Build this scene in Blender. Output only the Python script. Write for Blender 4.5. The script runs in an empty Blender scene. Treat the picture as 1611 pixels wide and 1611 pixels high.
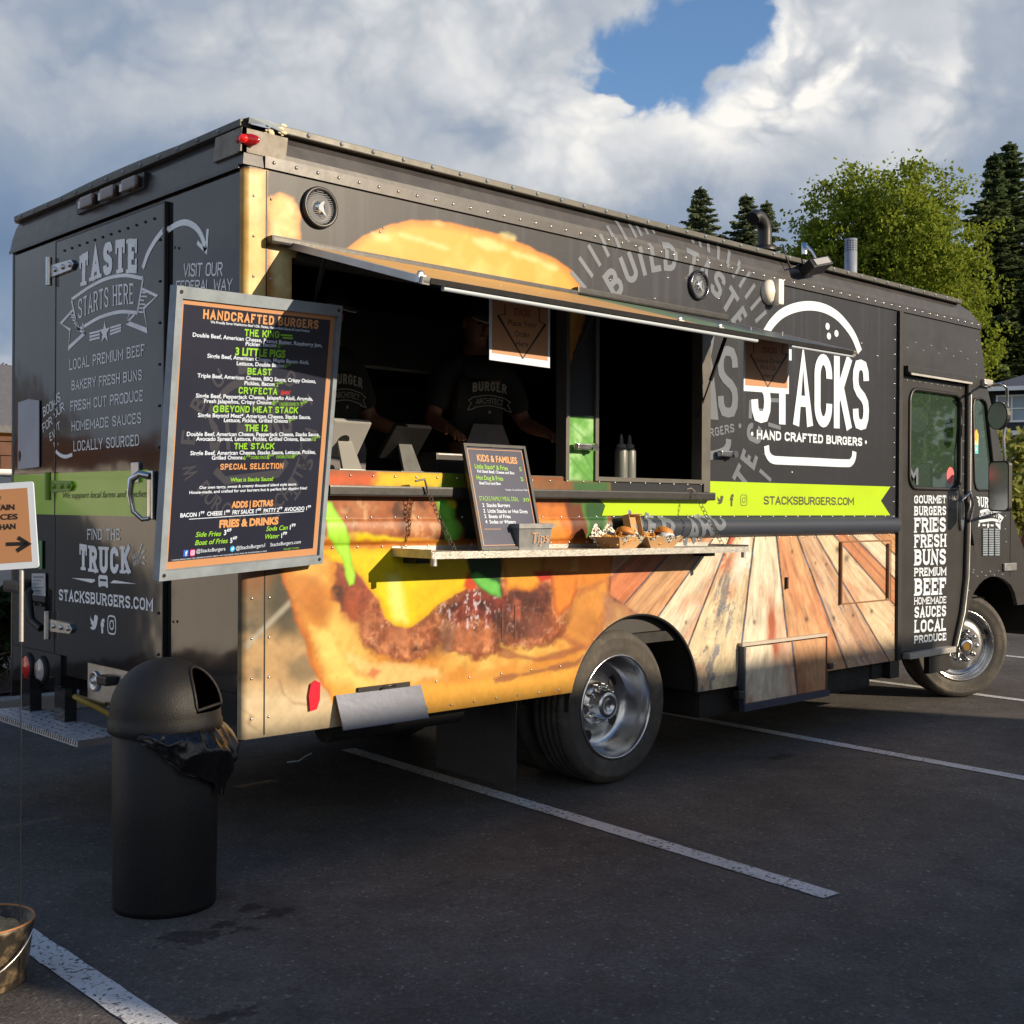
import bpy, bmesh, math, random
import numpy as np
from mathutils import Vector, Matrix
from mathutils.geometry import tessellate_polygon
random.seed(7)
RS = np.random.RandomState(11)
D = bpy.data
scene = bpy.context.scene
col = scene.collection

# ------------------------------------------------------------------ camera, sky, sun, exposure
F, CPX = 1916.0, 805.5
CAM = np.array([-2.531, -4.228, 1.45])
TH, ROLL, PITCH = math.radians(46.605), math.radians(.33), math.atan(-8.0 / F)
_fw = np.array([math.cos(TH), math.sin(TH), 0]); _rt = np.array([math.sin(TH), -math.cos(TH), 0]); _up = np.array([0, 0, 1.])
VF = _fw * math.cos(PITCH) + _up * math.sin(PITCH)
_u = _up * math.cos(PITCH) - _fw * math.sin(PITCH)
VR = _rt * math.cos(ROLL) + _u * math.sin(ROLL)
VU = _u * math.cos(ROLL) - _rt * math.sin(ROLL)
cd = D.cameras.new("camera"); cam = D.objects.new("camera", cd); col.objects.link(cam)
cd.sensor_width = 36; cd.lens = F / 1611 * 36; cd.clip_start = .05; cd.clip_end = 3000
cam.matrix_world = Matrix([[VR[0], VU[0], -VF[0], CAM[0]], [VR[1], VU[1], -VF[1], CAM[1]], [VR[2], VU[2], -VF[2], CAM[2]], [0, 0, 0, 1]])
scene.camera = cam

SUN = Vector((.46, -1, .39)).normalized()
SUN_STRENGTH, SKY_STRENGTH, CLOUD_STRENGTH, EXPOSURE = 5.0, .115, .74, 0.5
sl = D.lights.new("sun", 'SUN'); so = D.objects.new("sun", sl); col.objects.link(so)
sl.energy = SUN_STRENGTH; sl.angle = math.radians(.5); sl.color = (1, .82, .60)
so.rotation_euler = SUN.to_track_quat('Z', 'Y').to_euler(); so.location = (10, -20, 15)
scene.view_settings.view_transform = 'Standard'
try: scene.view_settings.look = 'None'
except Exception: pass
scene.view_settings.exposure = EXPOSURE; scene.view_settings.gamma = 1
scene.render.engine = 'CYCLES'
scene.cycles.max_bounces = 8; scene.cycles.transparent_max_bounces = 12
scene.cycles.use_denoising = True
scene.cycles.sample_clamp_indirect = 8

def srgb(r, g, b):
    f = lambda c: (c / 12.92 if c <= .04045 else ((c + .055) / 1.055) ** 2.4)
    return tuple(f(c / 255.) for c in (r, g, b))

def build_world():
    w = D.worlds.new("World"); scene.world = w; w.cycles.sampling_method = 'MANUAL'; w.cycles.sample_map_resolution = 512; w.use_nodes = True
    t = w.node_tree; n = t.nodes; n.clear(); L = t.links.new
    out = n.new('ShaderNodeOutputWorld')
    sky = n.new('ShaderNodeTexSky'); sky.sky_type = 'NISHITA'; sky.sun_disc = False
    sky.sun_elevation = math.asin(SUN.z); sky.sun_rotation = math.atan2(SUN.x, SUN.y)
    sky.air_density = 1.0; sky.dust_density = .1; sky.ozone_density = 4.0
    b1 = n.new('ShaderNodeBackground'); b1.inputs[1].default_value = SKY_STRENGTH; L(sky.outputs[0], b1.inputs[0])
    tc = n.new('ShaderNodeTexCoord')
    def M(op, a, b=None, clamp=False):
        m = n.new('ShaderNodeMath'); m.operation = op; m.use_clamp = clamp
        for i, v in enumerate((a, b)):
            if v is None: continue
            if isinstance(v, (int, float)): m.inputs[i].default_value = v
            else: L(v, m.inputs[i])
        return m.outputs[0]
    sep = n.new('ShaderNodeSeparateXYZ'); L(tc.outputs['Generated'], sep.inputs[0])
    x, y, z = sep.outputs
    az = M('MULTIPLY', M('ARCTAN2', y, x), 180 / math.pi)      # degrees from the truck's long axis, towards its far side
    el = M('MULTIPLY', M('ARCSINE', z), 180 / math.pi)
    def noise(scale, det, rough, off=(0, 0, 0), dist=0., st=(1, 1, 1)):
        mp = n.new('ShaderNodeMapping'); mp.inputs['Location'].default_value = off; mp.inputs['Scale'].default_value = st
        L(tc.outputs['Generated'], mp.inputs[0])
        t_ = n.new('ShaderNodeTexNoise'); t_.inputs['Scale'].default_value = scale; t_.inputs['Detail'].default_value = det
        t_.inputs['Roughness'].default_value = rough; t_.inputs['Distortion'].default_value = dist
        L(mp.outputs[0], t_.inputs['Vector']); return M('SUBTRACT', t_.outputs[0], .5)
    def puff(scale, off, det=5, rough=.55):
        mp = n.new('ShaderNodeMapping'); mp.inputs['Location'].default_value = off; mp.inputs['Scale'].default_value = (1, 1, 1.25); L(tc.outputs['Generated'], mp.inputs[0])
        wn = n.new('ShaderNodeTexNoise'); wn.inputs['Scale'].default_value = scale * .8; wn.inputs['Detail'].default_value = 6; L(mp.outputs[0], wn.inputs['Vector'])
        vm = n.new('ShaderNodeVectorMath'); vm.operation = 'MULTIPLY_ADD'; L(wn.outputs['Color'], vm.inputs[0]); vm.inputs[1].default_value = (.16, .16, .16); L(mp.outputs[0], vm.inputs[2])
        v = n.new('ShaderNodeTexVoronoi'); v.feature = 'F1'; v.inputs['Scale'].default_value = scale; v.inputs['Detail'].default_value = det; v.inputs['Roughness'].default_value = rough; v.inputs['Lacunarity'].default_value = 2.2; L(vm.outputs[0], v.inputs['Vector'])
        return M('SUBTRACT', .50, v.outputs['Distance'])
    n1 = noise(3.2, 8, .58, (3.1, .4, .2)); n2 = noise(3.2, 8, .58, (9.7, 5.2, 1.2)); n3 = noise(7, 10, .62, (1, 2, 3), .3)
    n4 = noise(2.2, 6, .5, (4, 7, 2), 0, (1, 1, 3)); n5 = noise(18, 8, .65, (5, 1, 3), .2); pf = puff(7, (2.3, 1.1, .4), 3)
    wx = M('ADD', az, M('ADD', M('MULTIPLY', n1, 12), M('ADD', M('MULTIPLY', n3, 5), M('MULTIPLY', pf, 6))))
    wy = M('ADD', el, M('ADD', M('MULTIPLY', n2, 8), M('ADD', M('MULTIPLY', n3, 4), M('MULTIPLY', pf, -4))))
    def blob(a0, e0, sa, se, pw=2):
        dx = M('DIVIDE', M('SUBTRACT', wx, a0), sa); dy = M('DIVIDE', M('SUBTRACT', wy, e0), se)
        r = M('ADD', M('POWER', M('ABSOLUTE', dx), pw), M('POWER', M('ABSOLUTE', dy), pw))
        return M('EXPONENT', M('MULTIPLY', r, -1))
    # brightness of the cloud deck: puffs that catch the low sun and slate undersides
    lumps = M('MULTIPLY', pf, .34)
    base = M('ADD', .535, M('ADD', M('MULTIPLY', n4, .42), M('ADD', M('MULTIPLY', n3, .26), M('MULTIPLY', n5, .12)))); puffs = None
    for (px, py, sa, se, amp) in CLOUDS:
        d = ray(px, py); d = d / np.linalg.norm(d)
        bb = M('MULTIPLY', blob(math.degrees(math.atan2(d[1], d[0])), math.degrees(math.asin(d[2])), sa, se), amp)
        base = M('ADD', base, bb)
        if amp > .2: puffs = bb if puffs is None else M('ADD', puffs, bb)
    base = M('ADD', base, M('MULTIPLY', lumps, M('ADD', .55, M('MULTIPLY', puffs, 2.2))))
    # the deck is thicker overhead and thin, blue and bright low in the west
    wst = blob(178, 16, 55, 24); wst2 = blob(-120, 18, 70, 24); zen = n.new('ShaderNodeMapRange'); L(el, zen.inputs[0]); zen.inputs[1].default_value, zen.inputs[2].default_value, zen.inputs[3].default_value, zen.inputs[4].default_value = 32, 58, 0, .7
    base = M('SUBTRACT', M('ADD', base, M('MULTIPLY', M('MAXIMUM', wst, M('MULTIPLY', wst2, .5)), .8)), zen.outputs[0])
    cr0 = n.new('ShaderNodeValToRGB'); L(base, cr0.inputs[0]); cr_e = cr0
    e = cr0.color_ramp.elements
    stops = [(0., srgb(98, 122, 154)), (.22, srgb(124, 145, 172)), (.42, srgb(154, 166, 184)), (.60, srgb(186, 192, 200)), (.80, srgb(218, 219, 221)), (1., srgb(250, 247, 240))]
    e[0].position, e[0].color = stops[0][0], (*stops[0][1], 1); e[1].position, e[1].color = stops[-1][0], (*stops[-1][1], 1)
    for p, c in stops[1:-1]:
        q = e.new(p); q.color = (*c, 1)
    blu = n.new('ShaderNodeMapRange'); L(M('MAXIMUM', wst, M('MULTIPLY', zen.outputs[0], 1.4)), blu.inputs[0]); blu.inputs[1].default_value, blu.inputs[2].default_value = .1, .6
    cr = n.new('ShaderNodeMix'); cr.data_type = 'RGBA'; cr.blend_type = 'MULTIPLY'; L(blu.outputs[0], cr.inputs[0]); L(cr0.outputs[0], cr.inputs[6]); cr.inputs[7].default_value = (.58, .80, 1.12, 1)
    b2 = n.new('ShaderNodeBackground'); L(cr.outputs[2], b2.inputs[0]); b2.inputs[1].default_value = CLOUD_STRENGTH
    hole = None
    for (px, py, sa, se, amp) in HOLES:
        d = ray(px, py); d = d / np.linalg.norm(d)
        h = M('MULTIPLY', blob(math.degrees(math.atan2(d[1], d[0])), math.degrees(math.asin(d[2])), sa, se, 2.5), amp)
        hole = h if hole is None else M('MAXIMUM', hole, h)
    mr = n.new('ShaderNodeMapRange'); mr.interpolation_type = 'SMOOTHSTEP'; L(hole, mr.inputs[0])
    mr.inputs[1].default_value = .12; mr.inputs[2].default_value = .66; mr.inputs[3].default_value = 1; mr.inputs[4].default_value = 0
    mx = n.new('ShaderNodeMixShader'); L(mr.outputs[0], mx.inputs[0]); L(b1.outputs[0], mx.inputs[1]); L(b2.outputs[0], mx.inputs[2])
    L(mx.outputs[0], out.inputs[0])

def ray(px, py): return VF + VR * ((px - CPX) / F) - VU * ((py - CPX) / F)
CLOUDS = [  # (photo column, row of the cloud's direction, half widths in degrees, brightness)
    (300, 10, 28, 4.6, .30), (900, 300, 5, 2.6, .26), (960, 130, 3.6, 5.0, .30), (1250, 70, 3.5, 3.0, .52), (1350, 120, 5.5, 2.2, .40),
    (1590, 100, 2.2, 5, .40), (1480, 25, 4.5, 1.5, -.16), (120, 330, 14, 5, -.24), (620, 250, 9, 2.6, -.10), (640, 330, 7, 3.0, .0), (1250, 290, 13, 2.6, -.16), (1010, 330, 4, 2, -.12),
    (1240, 380, 1.6, 1.0, .5), (8, 540, 2.2, 1.6, .62), (600, 110, 9, 4, .16), (300, 200, 8, 3, -.06)]
HOLES = [(1185, -40, 2.7, 2.6, 1.), (1112, 22, 1.5, 1.6, .9), (20, 470, 2.6, 1.2, .5)]
build_world()

# ------------------------------------------------------------------ where a ray of the photograph meets a real plane of the place
def on_plane(px, py, o, nrm):
    d = ray(px, py); t = np.dot(np.array(o) - CAM, nrm) / np.dot(d, nrm); return CAM + d * t
def S(px, py, y=0.): return on_plane(px, py, (0, y, 0), np.array([0, 1., 0]))
def R(px, py, x=0.): return on_plane(px, py, (x, 0, 0), np.array([1., 0, 0]))
def G(px, py, z=0.): return on_plane(px, py, (0, 0, z), np.array([0, 0, 1.]))
def at_depth(px, py, dist): return CAM + ray(px, py) * dist
def photo_px(x, y, z):
    v = [x - CAM[0], y - CAM[1], z - CAM[2]]
    w = v[0] * VF[0] + v[1] * VF[1] + v[2] * VF[2]
    return CPX + F * (v[0] * VR[0] + v[1] * VR[1] + v[2] * VR[2]) / w, CPX - F * (v[0] * VU[0] + v[1] * VU[1] + v[2] * VU[2]) / w

# ------------------------------------------------------------------ mesh builder
class MB:
    def __init__(s): s.v = []; s.f = []; s.m = []; s.sm = []
    def add(s, vs, fs, mi=0, smooth=False):
        b = len(s.v); s.v += [tuple(map(float, p)) for p in vs]
        for f in fs: s.f.append([i + b for i in f]); s.m.append(mi); s.sm.append(smooth)
        return s
    def box(s, a, b, mi=0, mat=None, bev=0.):
        a, b = np.minimum(a, b), np.maximum(a, b)
        if bev > 0:
            bm = bmesh.new(); bmesh.ops.create_cube(bm, size=1)
            for v in bm.verts: v.co = Vector([(a[i] + b[i]) / 2 + v.co[i] * (b[i] - a[i]) for i in range(3)])
            bmesh.ops.bevel(bm, geom=bm.edges[:], offset=bev, segments=2, affect='EDGES', profile=.7)
            vs = [v.co.copy() for v in bm.verts]; fs = [[v.index for v in f.verts] for f in bm.faces]; bm.free()
        else:
            vs = [Vector((x, y, z)) for x in (a[0], b[0]) for y in (a[1], b[1]) for z in (a[2], b[2])]
            fs = [(0, 1, 3, 2), (4, 6, 7, 5), (0, 4, 5, 1), (2, 3, 7, 6), (0, 2, 6, 4), (1, 5, 7, 3)]
        if mat is not None: vs = [mat @ v for v in vs]
        return s.add(vs, fs, mi, False)
    def tube(s, pts, r, n=8, mi=0, cap=True, smooth=True):
        pts = [Vector(p) for p in pts]; k = len(pts); rr = r if isinstance(r, (list, tuple)) else [r] * k
        vs = []; up = None
        for i, p in enumerate(pts):
            t = (pts[min(i + 1, k - 1)] - pts[max(i - 1, 0)]).normalized()
            if up is None:
                up = Vector((0, 0, 1)) if abs(t.z) < .9 else Vector((1, 0, 0))
            a = t.cross(up).normalized(); b = a.cross(t).normalized(); up = b
            for j in range(n):
                q = 2 * math.pi * j / n; vs.append(p + (a * math.cos(q) + b * math.sin(q)) * rr[i])
        fs = [(i * n + j, i * n + (j + 1) % n, (i + 1) * n + (j + 1) % n, (i + 1) * n + j) for i in range(k - 1) for j in range(n)]
        s.add(vs, fs, mi, smooth)
        if cap: s.add(vs[:n], [list(range(n))[::-1]], mi); s.add(vs[-n:], [list(range(n))], mi)
        return s
    def lathe(s, prof, n=32, mi=0, mat=None, smooth=True, a0=0., a1=2 * math.pi):
        full = abs(a1 - a0 - 2 * math.pi) < 1e-6; k = len(prof); m = n if full else n + 1
        vs = []
        for (r, z) in prof:
            for j in range(m):
                q = a0 + (a1 - a0) * j / n; vs.append(Vector((r * math.cos(q), r * math.sin(q), z)))
        if mat is not None: vs = [mat @ v for v in vs]
        fs = [(i * m + j, i * m + (j + 1) % m, (i + 1) * m + (j + 1) % m, (i + 1) * m + j) for i in range(k - 1) for j in range(n)]
        return s.add(vs, fs, mi, smooth)
    def ball(s, c, r, n=10, mi=0, sq=(1, 1, 1), mat=None):
        prof = [(max(1e-4, math.sin(math.pi * i / n)) , -math.cos(math.pi * i / n)) for i in range(n + 1)]
        Mx = Matrix.Translation(Vector(c)) @ (mat or Matrix.Identity(4)) @ Matrix.Diagonal((r * sq[0], r * sq[1], r * sq[2], 1))
        return s.lathe(prof, n * 2, mi, Mx)
    def plate(s, fr, outer, holes=(), d0=0., d1=.02, mi=0, edge_mi=None):
        """flat plate with holes in a frame: outline in plane coordinates, from depth d0 (front, along the normal) back to d1"""
        loops = [outer] + list(holes); fl = [p for l in loops for p in l]
        tr = tessellate_polygon([[Vector((p[0], p[1], 0)) for p in l] for l in loops])
        s.add([fr(p[0], p[1], d0) for p in fl], [list(t) for t in tr], mi)
        if d1 != d0:
            s.add([fr(p[0], p[1], d1) for p in fl], [list(t)[::-1] for t in tr], mi)
            for l in loops:
                k = len(l)
                s.add([fr(p[0], p[1], d0) for p in l] + [fr(p[0], p[1], d1) for p in l], [(i, (i + 1) % k, k + (i + 1) % k, k + i) for i in range(k)], mi if edge_mi is None else edge_mi)
        return s
    def add2d(s, fr, v2, fs, d, mi=0):
        """faces given in plane coordinates, cut where the surface bends (fr.cuts) before they are laid on it"""
        cuts = getattr(fr, 'cuts', None)
        if cuts:
            bm = bmesh.new(); vv = [bm.verts.new((p[0], p[1], 0)) for p in v2]
            for f in fs:
                try: bm.faces.new([vv[i] for i in f])
                except ValueError: pass
            lo, hi = min(p[1] for p in v2), max(p[1] for p in v2)
            for c in cuts:
                if lo < c < hi: bmesh.ops.bisect_plane(bm, geom=bm.verts[:] + bm.edges[:] + bm.faces[:], plane_co=(0, c, 0), plane_no=(0, 1, 0))
            bm.verts.index_update(); v2 = [v.co[:2] for v in bm.verts]; fs = [[v.index for v in f.verts] for f in bm.faces]; bm.free()
        return s.add([fr(p[0], p[1], d) for p in v2], fs, mi)
    def stroke(s, fr, pts, w, d, mi=0, closed=False):
        """flat painted line of width w along a polyline in a frame"""
        P = [np.array(p[:2], float) for p in pts]; k = len(P); vs = []
        for i in range(k):
            a = P[(i - 1) % k] if (closed or i) else P[i]; b = P[(i + 1) % k] if (closed or i < k - 1) else P[i]
            t = b - a; t = t / (np.linalg.norm(t) + 1e-9); nn = np.array([-t[1], t[0]])
            ww = (w[i] if isinstance(w, (list, tuple)) else w) / 2
            a_, b_ = (P[i] - P[i - 1] if (closed or i) else t), (P[(i + 1) % k] - P[i] if (closed or i < k - 1) else t)
            ca = np.dot(a_, b_) / (np.linalg.norm(a_) * np.linalg.norm(b_) + 1e-9); ww *= min(2.2, 1 / math.sqrt(max(.2, (1 + ca) / 2)))
            vs += [P[i] + nn * ww, P[i] - nn * ww]
        fs = [(2 * i, 2 * i + 1, 2 * ((i + 1) % k) + 1, 2 * ((i + 1) % k)) for i in range(k if closed else k - 1)]
        return s.add2d(fr, vs, fs, d, mi)
    def build(s, name, mats, parent=None, **props):
        me = D.meshes.new(name); off = Vector((0, 0, 0)); p = parent
        while p is not None: off += p.location; p = p.parent
        V = np.array(s.v, np.float32).reshape(-1, 3) - np.array(off, np.float32)
        me.from_pydata([], [], []) ; 
        me.vertices.add(len(V)); me.vertices.foreach_set('co', V.ravel())
        ls = np.array([len(f) for f in s.f], np.int32); st = np.concatenate([[0], np.cumsum(ls)[:-1]]).astype(np.int32) if len(ls) else np.zeros(0, np.int32)
        me.loops.add(int(ls.sum())); me.loops.foreach_set('vertex_index', np.array([i for f in s.f for i in f], np.int32))
        me.polygons.add(len(ls)); me.polygons.foreach_set('loop_start', st); me.polygons.foreach_set('loop_total', ls)
        me.polygons.foreach_set('material_index', np.array(s.m, np.int32)); me.polygons.foreach_set('use_smooth', np.array(s.sm, bool))
        me.update(calc_edges=True); me.validate()
        for m in (mats if isinstance(mats, (list, tuple)) else [mats]): me.materials.append(m)
        o = D.objects.new(name, me); col.objects.link(o)
        if parent is not None: o.parent = parent
        for k, v in props.items(): o[k] = v
        return o

def thing(name, label, cat, loc=(0, 0, 0), group=None):
    o = D.objects.new(name, None); o.empty_display_size = .1; o.location = loc; col.objects.link(o)
    o["label"] = label; o["category"] = cat
    if group: o["group"] = group
    return o
def tag(o, label, cat, group=None):
    o["label"] = label; o["category"] = cat
    if group: o["group"] = group
    return o

# ------------------------------------------------------------------ frames: plane coordinates (a right, b up, d out of the surface)
class Frame:
    def __init__(s, o, e1, e2):
        s.o = np.array(o, float); s.e1 = np.array(e1, float); s.e2 = np.array(e2, float); s.n = np.cross(s.e1, s.e2)
    def __call__(s, a, b, d=0.): return s.o + s.e1 * a + s.e2 * b + s.n * d
    def px(s, x, y):
        p = on_plane(x, y, s.o, s.n) - s.o; return np.array([p @ s.e1, p @ s.e2])
SIDE = Frame((0, 0, 0), (1, 0, 0), (0, 0, 1))
REAR = Frame((0, 0, 0), (0, -1, 0), (0, 0, 1))
class SideSkin(Frame):
    """the side as it is built: flat wall, half round belt, rivet flange, leaning cove"""
    cuts = [1.2851, 1.294, 1.304, 1.316, 1.328, 1.340, 1.352, 1.364, 1.376, 1.386, 1.3949, 2.7965, 2.7975, 2.8455, 2.8465, 2.87, 2.92]
    def __call__(s, a, b, d=0.):
        y = 0.
        if 1.285 < b < 1.395: y = -.042 * math.sqrt(max(0, 1 - ((b - 1.34) / .055) ** 2)) - .002
        elif 2.797 < b < 2.846: y = -.0125
        elif b >= 2.846: y = float(np.interp(b, [2.846, 2.87, 2.92, 2.955], [0., .004, .018, .034])) - .001
        return np.array([a, y - d, b])
class RearSkin(Frame):
    """the rear: door leaf standing proud of the wall"""
    def __call__(s, a, b, d=0.): return np.array([-.0136 - d if .634 < -a < 1.755 else .0048 - d, -a, b])
SKIN = SideSkin((0, 0, 0), (1, 0, 0), (0, 0, 1)); RSKIN = RearSkin((0, 0, 0), (0, -1, 0), (0, 0, 1))

# ------------------------------------------------------------------ lettering
_fc = D.curves.new("lettering_source", 'FONT'); _fo = D.objects.new("lettering_source", _fc); col.objects.link(_fo)
_fc.resolution_u = 3; _fc.fill_mode = 'FRONT'
_tc = {}
def text_mesh(st, bold=0., shear=0.):
    k = (st, bold, shear)
    if k not in _tc:
        _fc.body = st; _fc.size = 1; _fc.offset = bold; _fc.shear = shear
        bpy.context.view_layer.update()
        dg = bpy.context.evaluated_depsgraph_get(); e = _fo.evaluated_get(dg); me = e.to_mesh()
        v = np.zeros(len(me.vertices) * 3, np.float32); me.vertices.foreach_get('co', v)
        f = [list(p.vertices) for p in me.polygons]; e.to_mesh_clear()
        _tc[k] = (v.reshape(-1, 3)[:, :2].copy(), f)
    return _tc[k]
CAPH = None
STEMS = set("ABDEFHIKLMNPRTXYUVWfhiklmnrx1")
def slab_extra(v, f, thick=.13, over=.07):
    """slab serifs: bars across every stem that ends on the baseline or cap line"""
    out = []
    lo, hi = 0., CAPH
    E = set()
    for q in f:
        for i in range(len(q)):
            a, b = q[i], q[(i + 1) % len(q)]; E ^= {(min(a, b), max(a, b))}
    for lev, sg in ((lo, 1), (hi, -1)):
        yv = lev + sg * .05 * CAPH; xs = []
        for a, b in E:
            p, r = v[a], v[b]
            if (p[1] - yv) * (r[1] - yv) < 0: xs.append(p[0] + (r[0] - p[0]) * (yv - p[1]) / (r[1] - p[1]))
        xs.sort()
        for i in range(0, len(xs) - 1, 2):
            if xs[i + 1] - xs[i] < .30: out.append((xs[i] - over, xs[i + 1] + over, min(lev, lev + sg * thick), max(lev, lev + sg * thick)))
    return out
def put(mb, fr, st, p0, p1, h, d=.002, mi=0, bold=.0, shear=0., slab=False, px=True, arc=0.):
    """write st along the baseline p0->p1 (photo pixels of that surface, or plane coordinates), cap height h"""
    global CAPH
    if CAPH is None: CAPH = float(text_mesh("H")[0][:, 1].max())
    if px:
        m = ((p0[0] + p1[0]) / 2, (p0[1] + p1[1]) / 2)
        h = float(np.linalg.norm(fr.px(m[0], m[1] - h) - fr.px(*m))); p0 = fr.px(*p0); p1 = fr.px(*p1)
    p0 = np.array(p0, float); p1 = np.array(p1, float); W = np.linalg.norm(p1 - p0); t = (p1 - p0) / W; nn = np.array([-t[1], t[0]])
    v, f = text_mesh(st, bold, shear)
    x0, x1 = v[:, 0].min(), v[:, 0].max(); sx = W / (x1 - x0); sy = h / CAPH
    def tr(x, y, dd):
        u = (x - x0) / (x1 - x0); q = p0 + t * (x - x0) * sx + nn * (y * sy + arc * 4 * u * (1 - u)); return fr(q[0], q[1], dd)
    def tr2(x, y): 
        u = (x - x0) / (x1 - x0); return p0 + t * (x - x0) * sx + nn * (y * sy + arc * 4 * u * (1 - u))
    mb.add2d(fr, [tr2(p[0], p[1]) for p in v], f, d, mi)
    if slab:
        xo = 0.; 
        pos = [0.]
        for i, ch in enumerate(st):
            if ch == ' ': continue
            # each letter on its own: find its place in the string by the advance of what precedes it
            pre = text_mesh(st[:i] + '|', bold, shear)[0][:, 0].max() if i else None
            cv, cf = text_mesh(ch, bold, shear); cx0 = cv[:, 0].min()
            base = (pre - text_mesh('|', bold, shear)[0][:, 0].max()) if i else 0.
            if ch in STEMS:
                for (a, b, c, e) in slab_extra(cv, cf):
                    mb.add([tr(base + a, c, d + .0004), tr(base + b, c, d + .0004), tr(base + b, e, d + .0004), tr(base + a, e, d + .0004)], [(0, 1, 2, 3)], mi)
    return mb
# block capitals drawn as strokes: one thickness, square ends, slab serifs on request
def _arc(cx, cy, rx, ry, a0, a1, n=7): return [(cx + rx * math.cos(math.radians(a)), cy + ry * math.sin(math.radians(a))) for a in np.linspace(a0, a1, n)]
_R = .26
BLOCK = {
 'A': ([[(0, 0), (.5, 1), (1, 0)], [(.19, .30), (.81, .30)]], 1.06, [(0, 0), (1, 0)]),
 'B': ([[(0, 0), (0, 1)], [(0, 1)] + _arc(.55, .765, .40, .235, 90, -90) + [(0, .53)], [(0, .53)] + _arc(.58, .265, .42, .265, 90, -90) + [(0, 0)]], 1, []),
 'C': ([[(1, .70)] + _arc(.5, .74, .5, .26, 0, 180, 13) + _arc(.5, .26, .5, .26, 180, 360, 13) + [(1, .30)]], 1, []),
 'D': ([[(0, 0), (0, 1)], [(0, 1)] + _arc(.45, .70, .55, .30, 90, 0) + _arc(.45, .30, .55, .30, 0, -90) + [(0, 0)]], 1, []),
 'E': ([[(0, 0), (0, 1)], [(0, 1), (.95, 1)], [(0, .52), (.78, .52)], [(0, 0), (1, 0)]], .86, []),
 'F': ([[(0, 0), (0, 1)], [(0, 1), (1, 1)], [(0, .50), (.80, .50)]], .84, [(0, 0)]),
 'G': ([[(1, .72)] + _arc(.5, .74, .5, .26, 0, 180, 13) + _arc(.5, .26, .5, .26, 180, 360, 13) + [(1, .48), (.55, .48)]], 1.02, []),
 'H': ([[(0, 0), (0, 1)], [(1, 0), (1, 1)], [(0, .52), (1, .52)]], 1, [(0, 0), (0, 1), (1, 0), (1, 1)]),
 'I': ([[(.5, 0), (.5, 1)]], 0, [(.5, 0), (.5, 1)]),
 'K': ([[(0, 0), (0, 1)], [(0, .36), (.98, 1)], [(.34, .60), (1, 0)]], 1.02, [(0, 0), (0, 1), (1, 0)]),
 'L': ([[(0, 1), (0, 0)], [(0, 0), (1, 0)]], .80, [(0, 1)]),
 'M': ([[(0, 0), (0, 1), (.5, .32), (1, 1), (1, 0)]], 1.30, [(0, 0), (1, 0)]),
 'N': ([[(0, 0), (0, 1), (1, 0), (1, 1)]], 1.06, [(0, 0), (1, 1)]),
 'O': ([_arc(.5, .74, .5, .26, 0, 180, 13) + _arc(.5, .26, .5, .26, 180, 360, 13) + [(1, .74)]], 1.02, []),
 'P': ([[(0, 0), (0, 1)], [(0, 1)] + _arc(.52, .73, .48, .27, 90, -90) + [(0, .46)]], .98, [(0, 0)]),
 'R': ([[(0, 0), (0, 1)], [(0, 1)] + _arc(.52, .745, .46, .255, 90, -90) + [(0, .49)], [(.52, .49), (1, 0)]], 1, [(0, 0), (1, 0)]),
 'S': ([[(1, .74), (.96, .88), (.80, .98), (.5, 1), (.20, .98), (.04, .88), (0, .75), (.06, .63), (.28, .545), (.72, .455), (.94, .37), (1, .25), (.96, .12), (.80, .02), (.5, 0), (.20, .02), (.04, .12), (0, .26)]], .98, []),
 'T': ([[(0, 1), (1, 1)], [(.5, 1), (.5, 0)]], .96, [(.5, 0)]),
 'U': ([[(0, 1), (0, .28)] + _arc(.5, .27, .5, .27, 180, 360, 13) + [(1, 1)]], 1.02, [(0, 1), (1, 1)]),
 'V': ([[(0, 1), (.5, 0), (1, 1)]], 1.04, [(0, 1), (1, 1)]),
 'W': ([[(0, 1), (.26, 0), (.5, .75), (.74, 0), (1, 1)]], 1.45, [(0, 1), (1, 1)]),
 'Y': ([[(0, 1), (.5, .46), (1, 1)], [(.5, .46), (.5, 0)]], 1.0, [(0, 1), (1, 1), (.5, 0)]),
 '.': ([[(.5, 0), (.5, .001)]], 0, [])}
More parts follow.
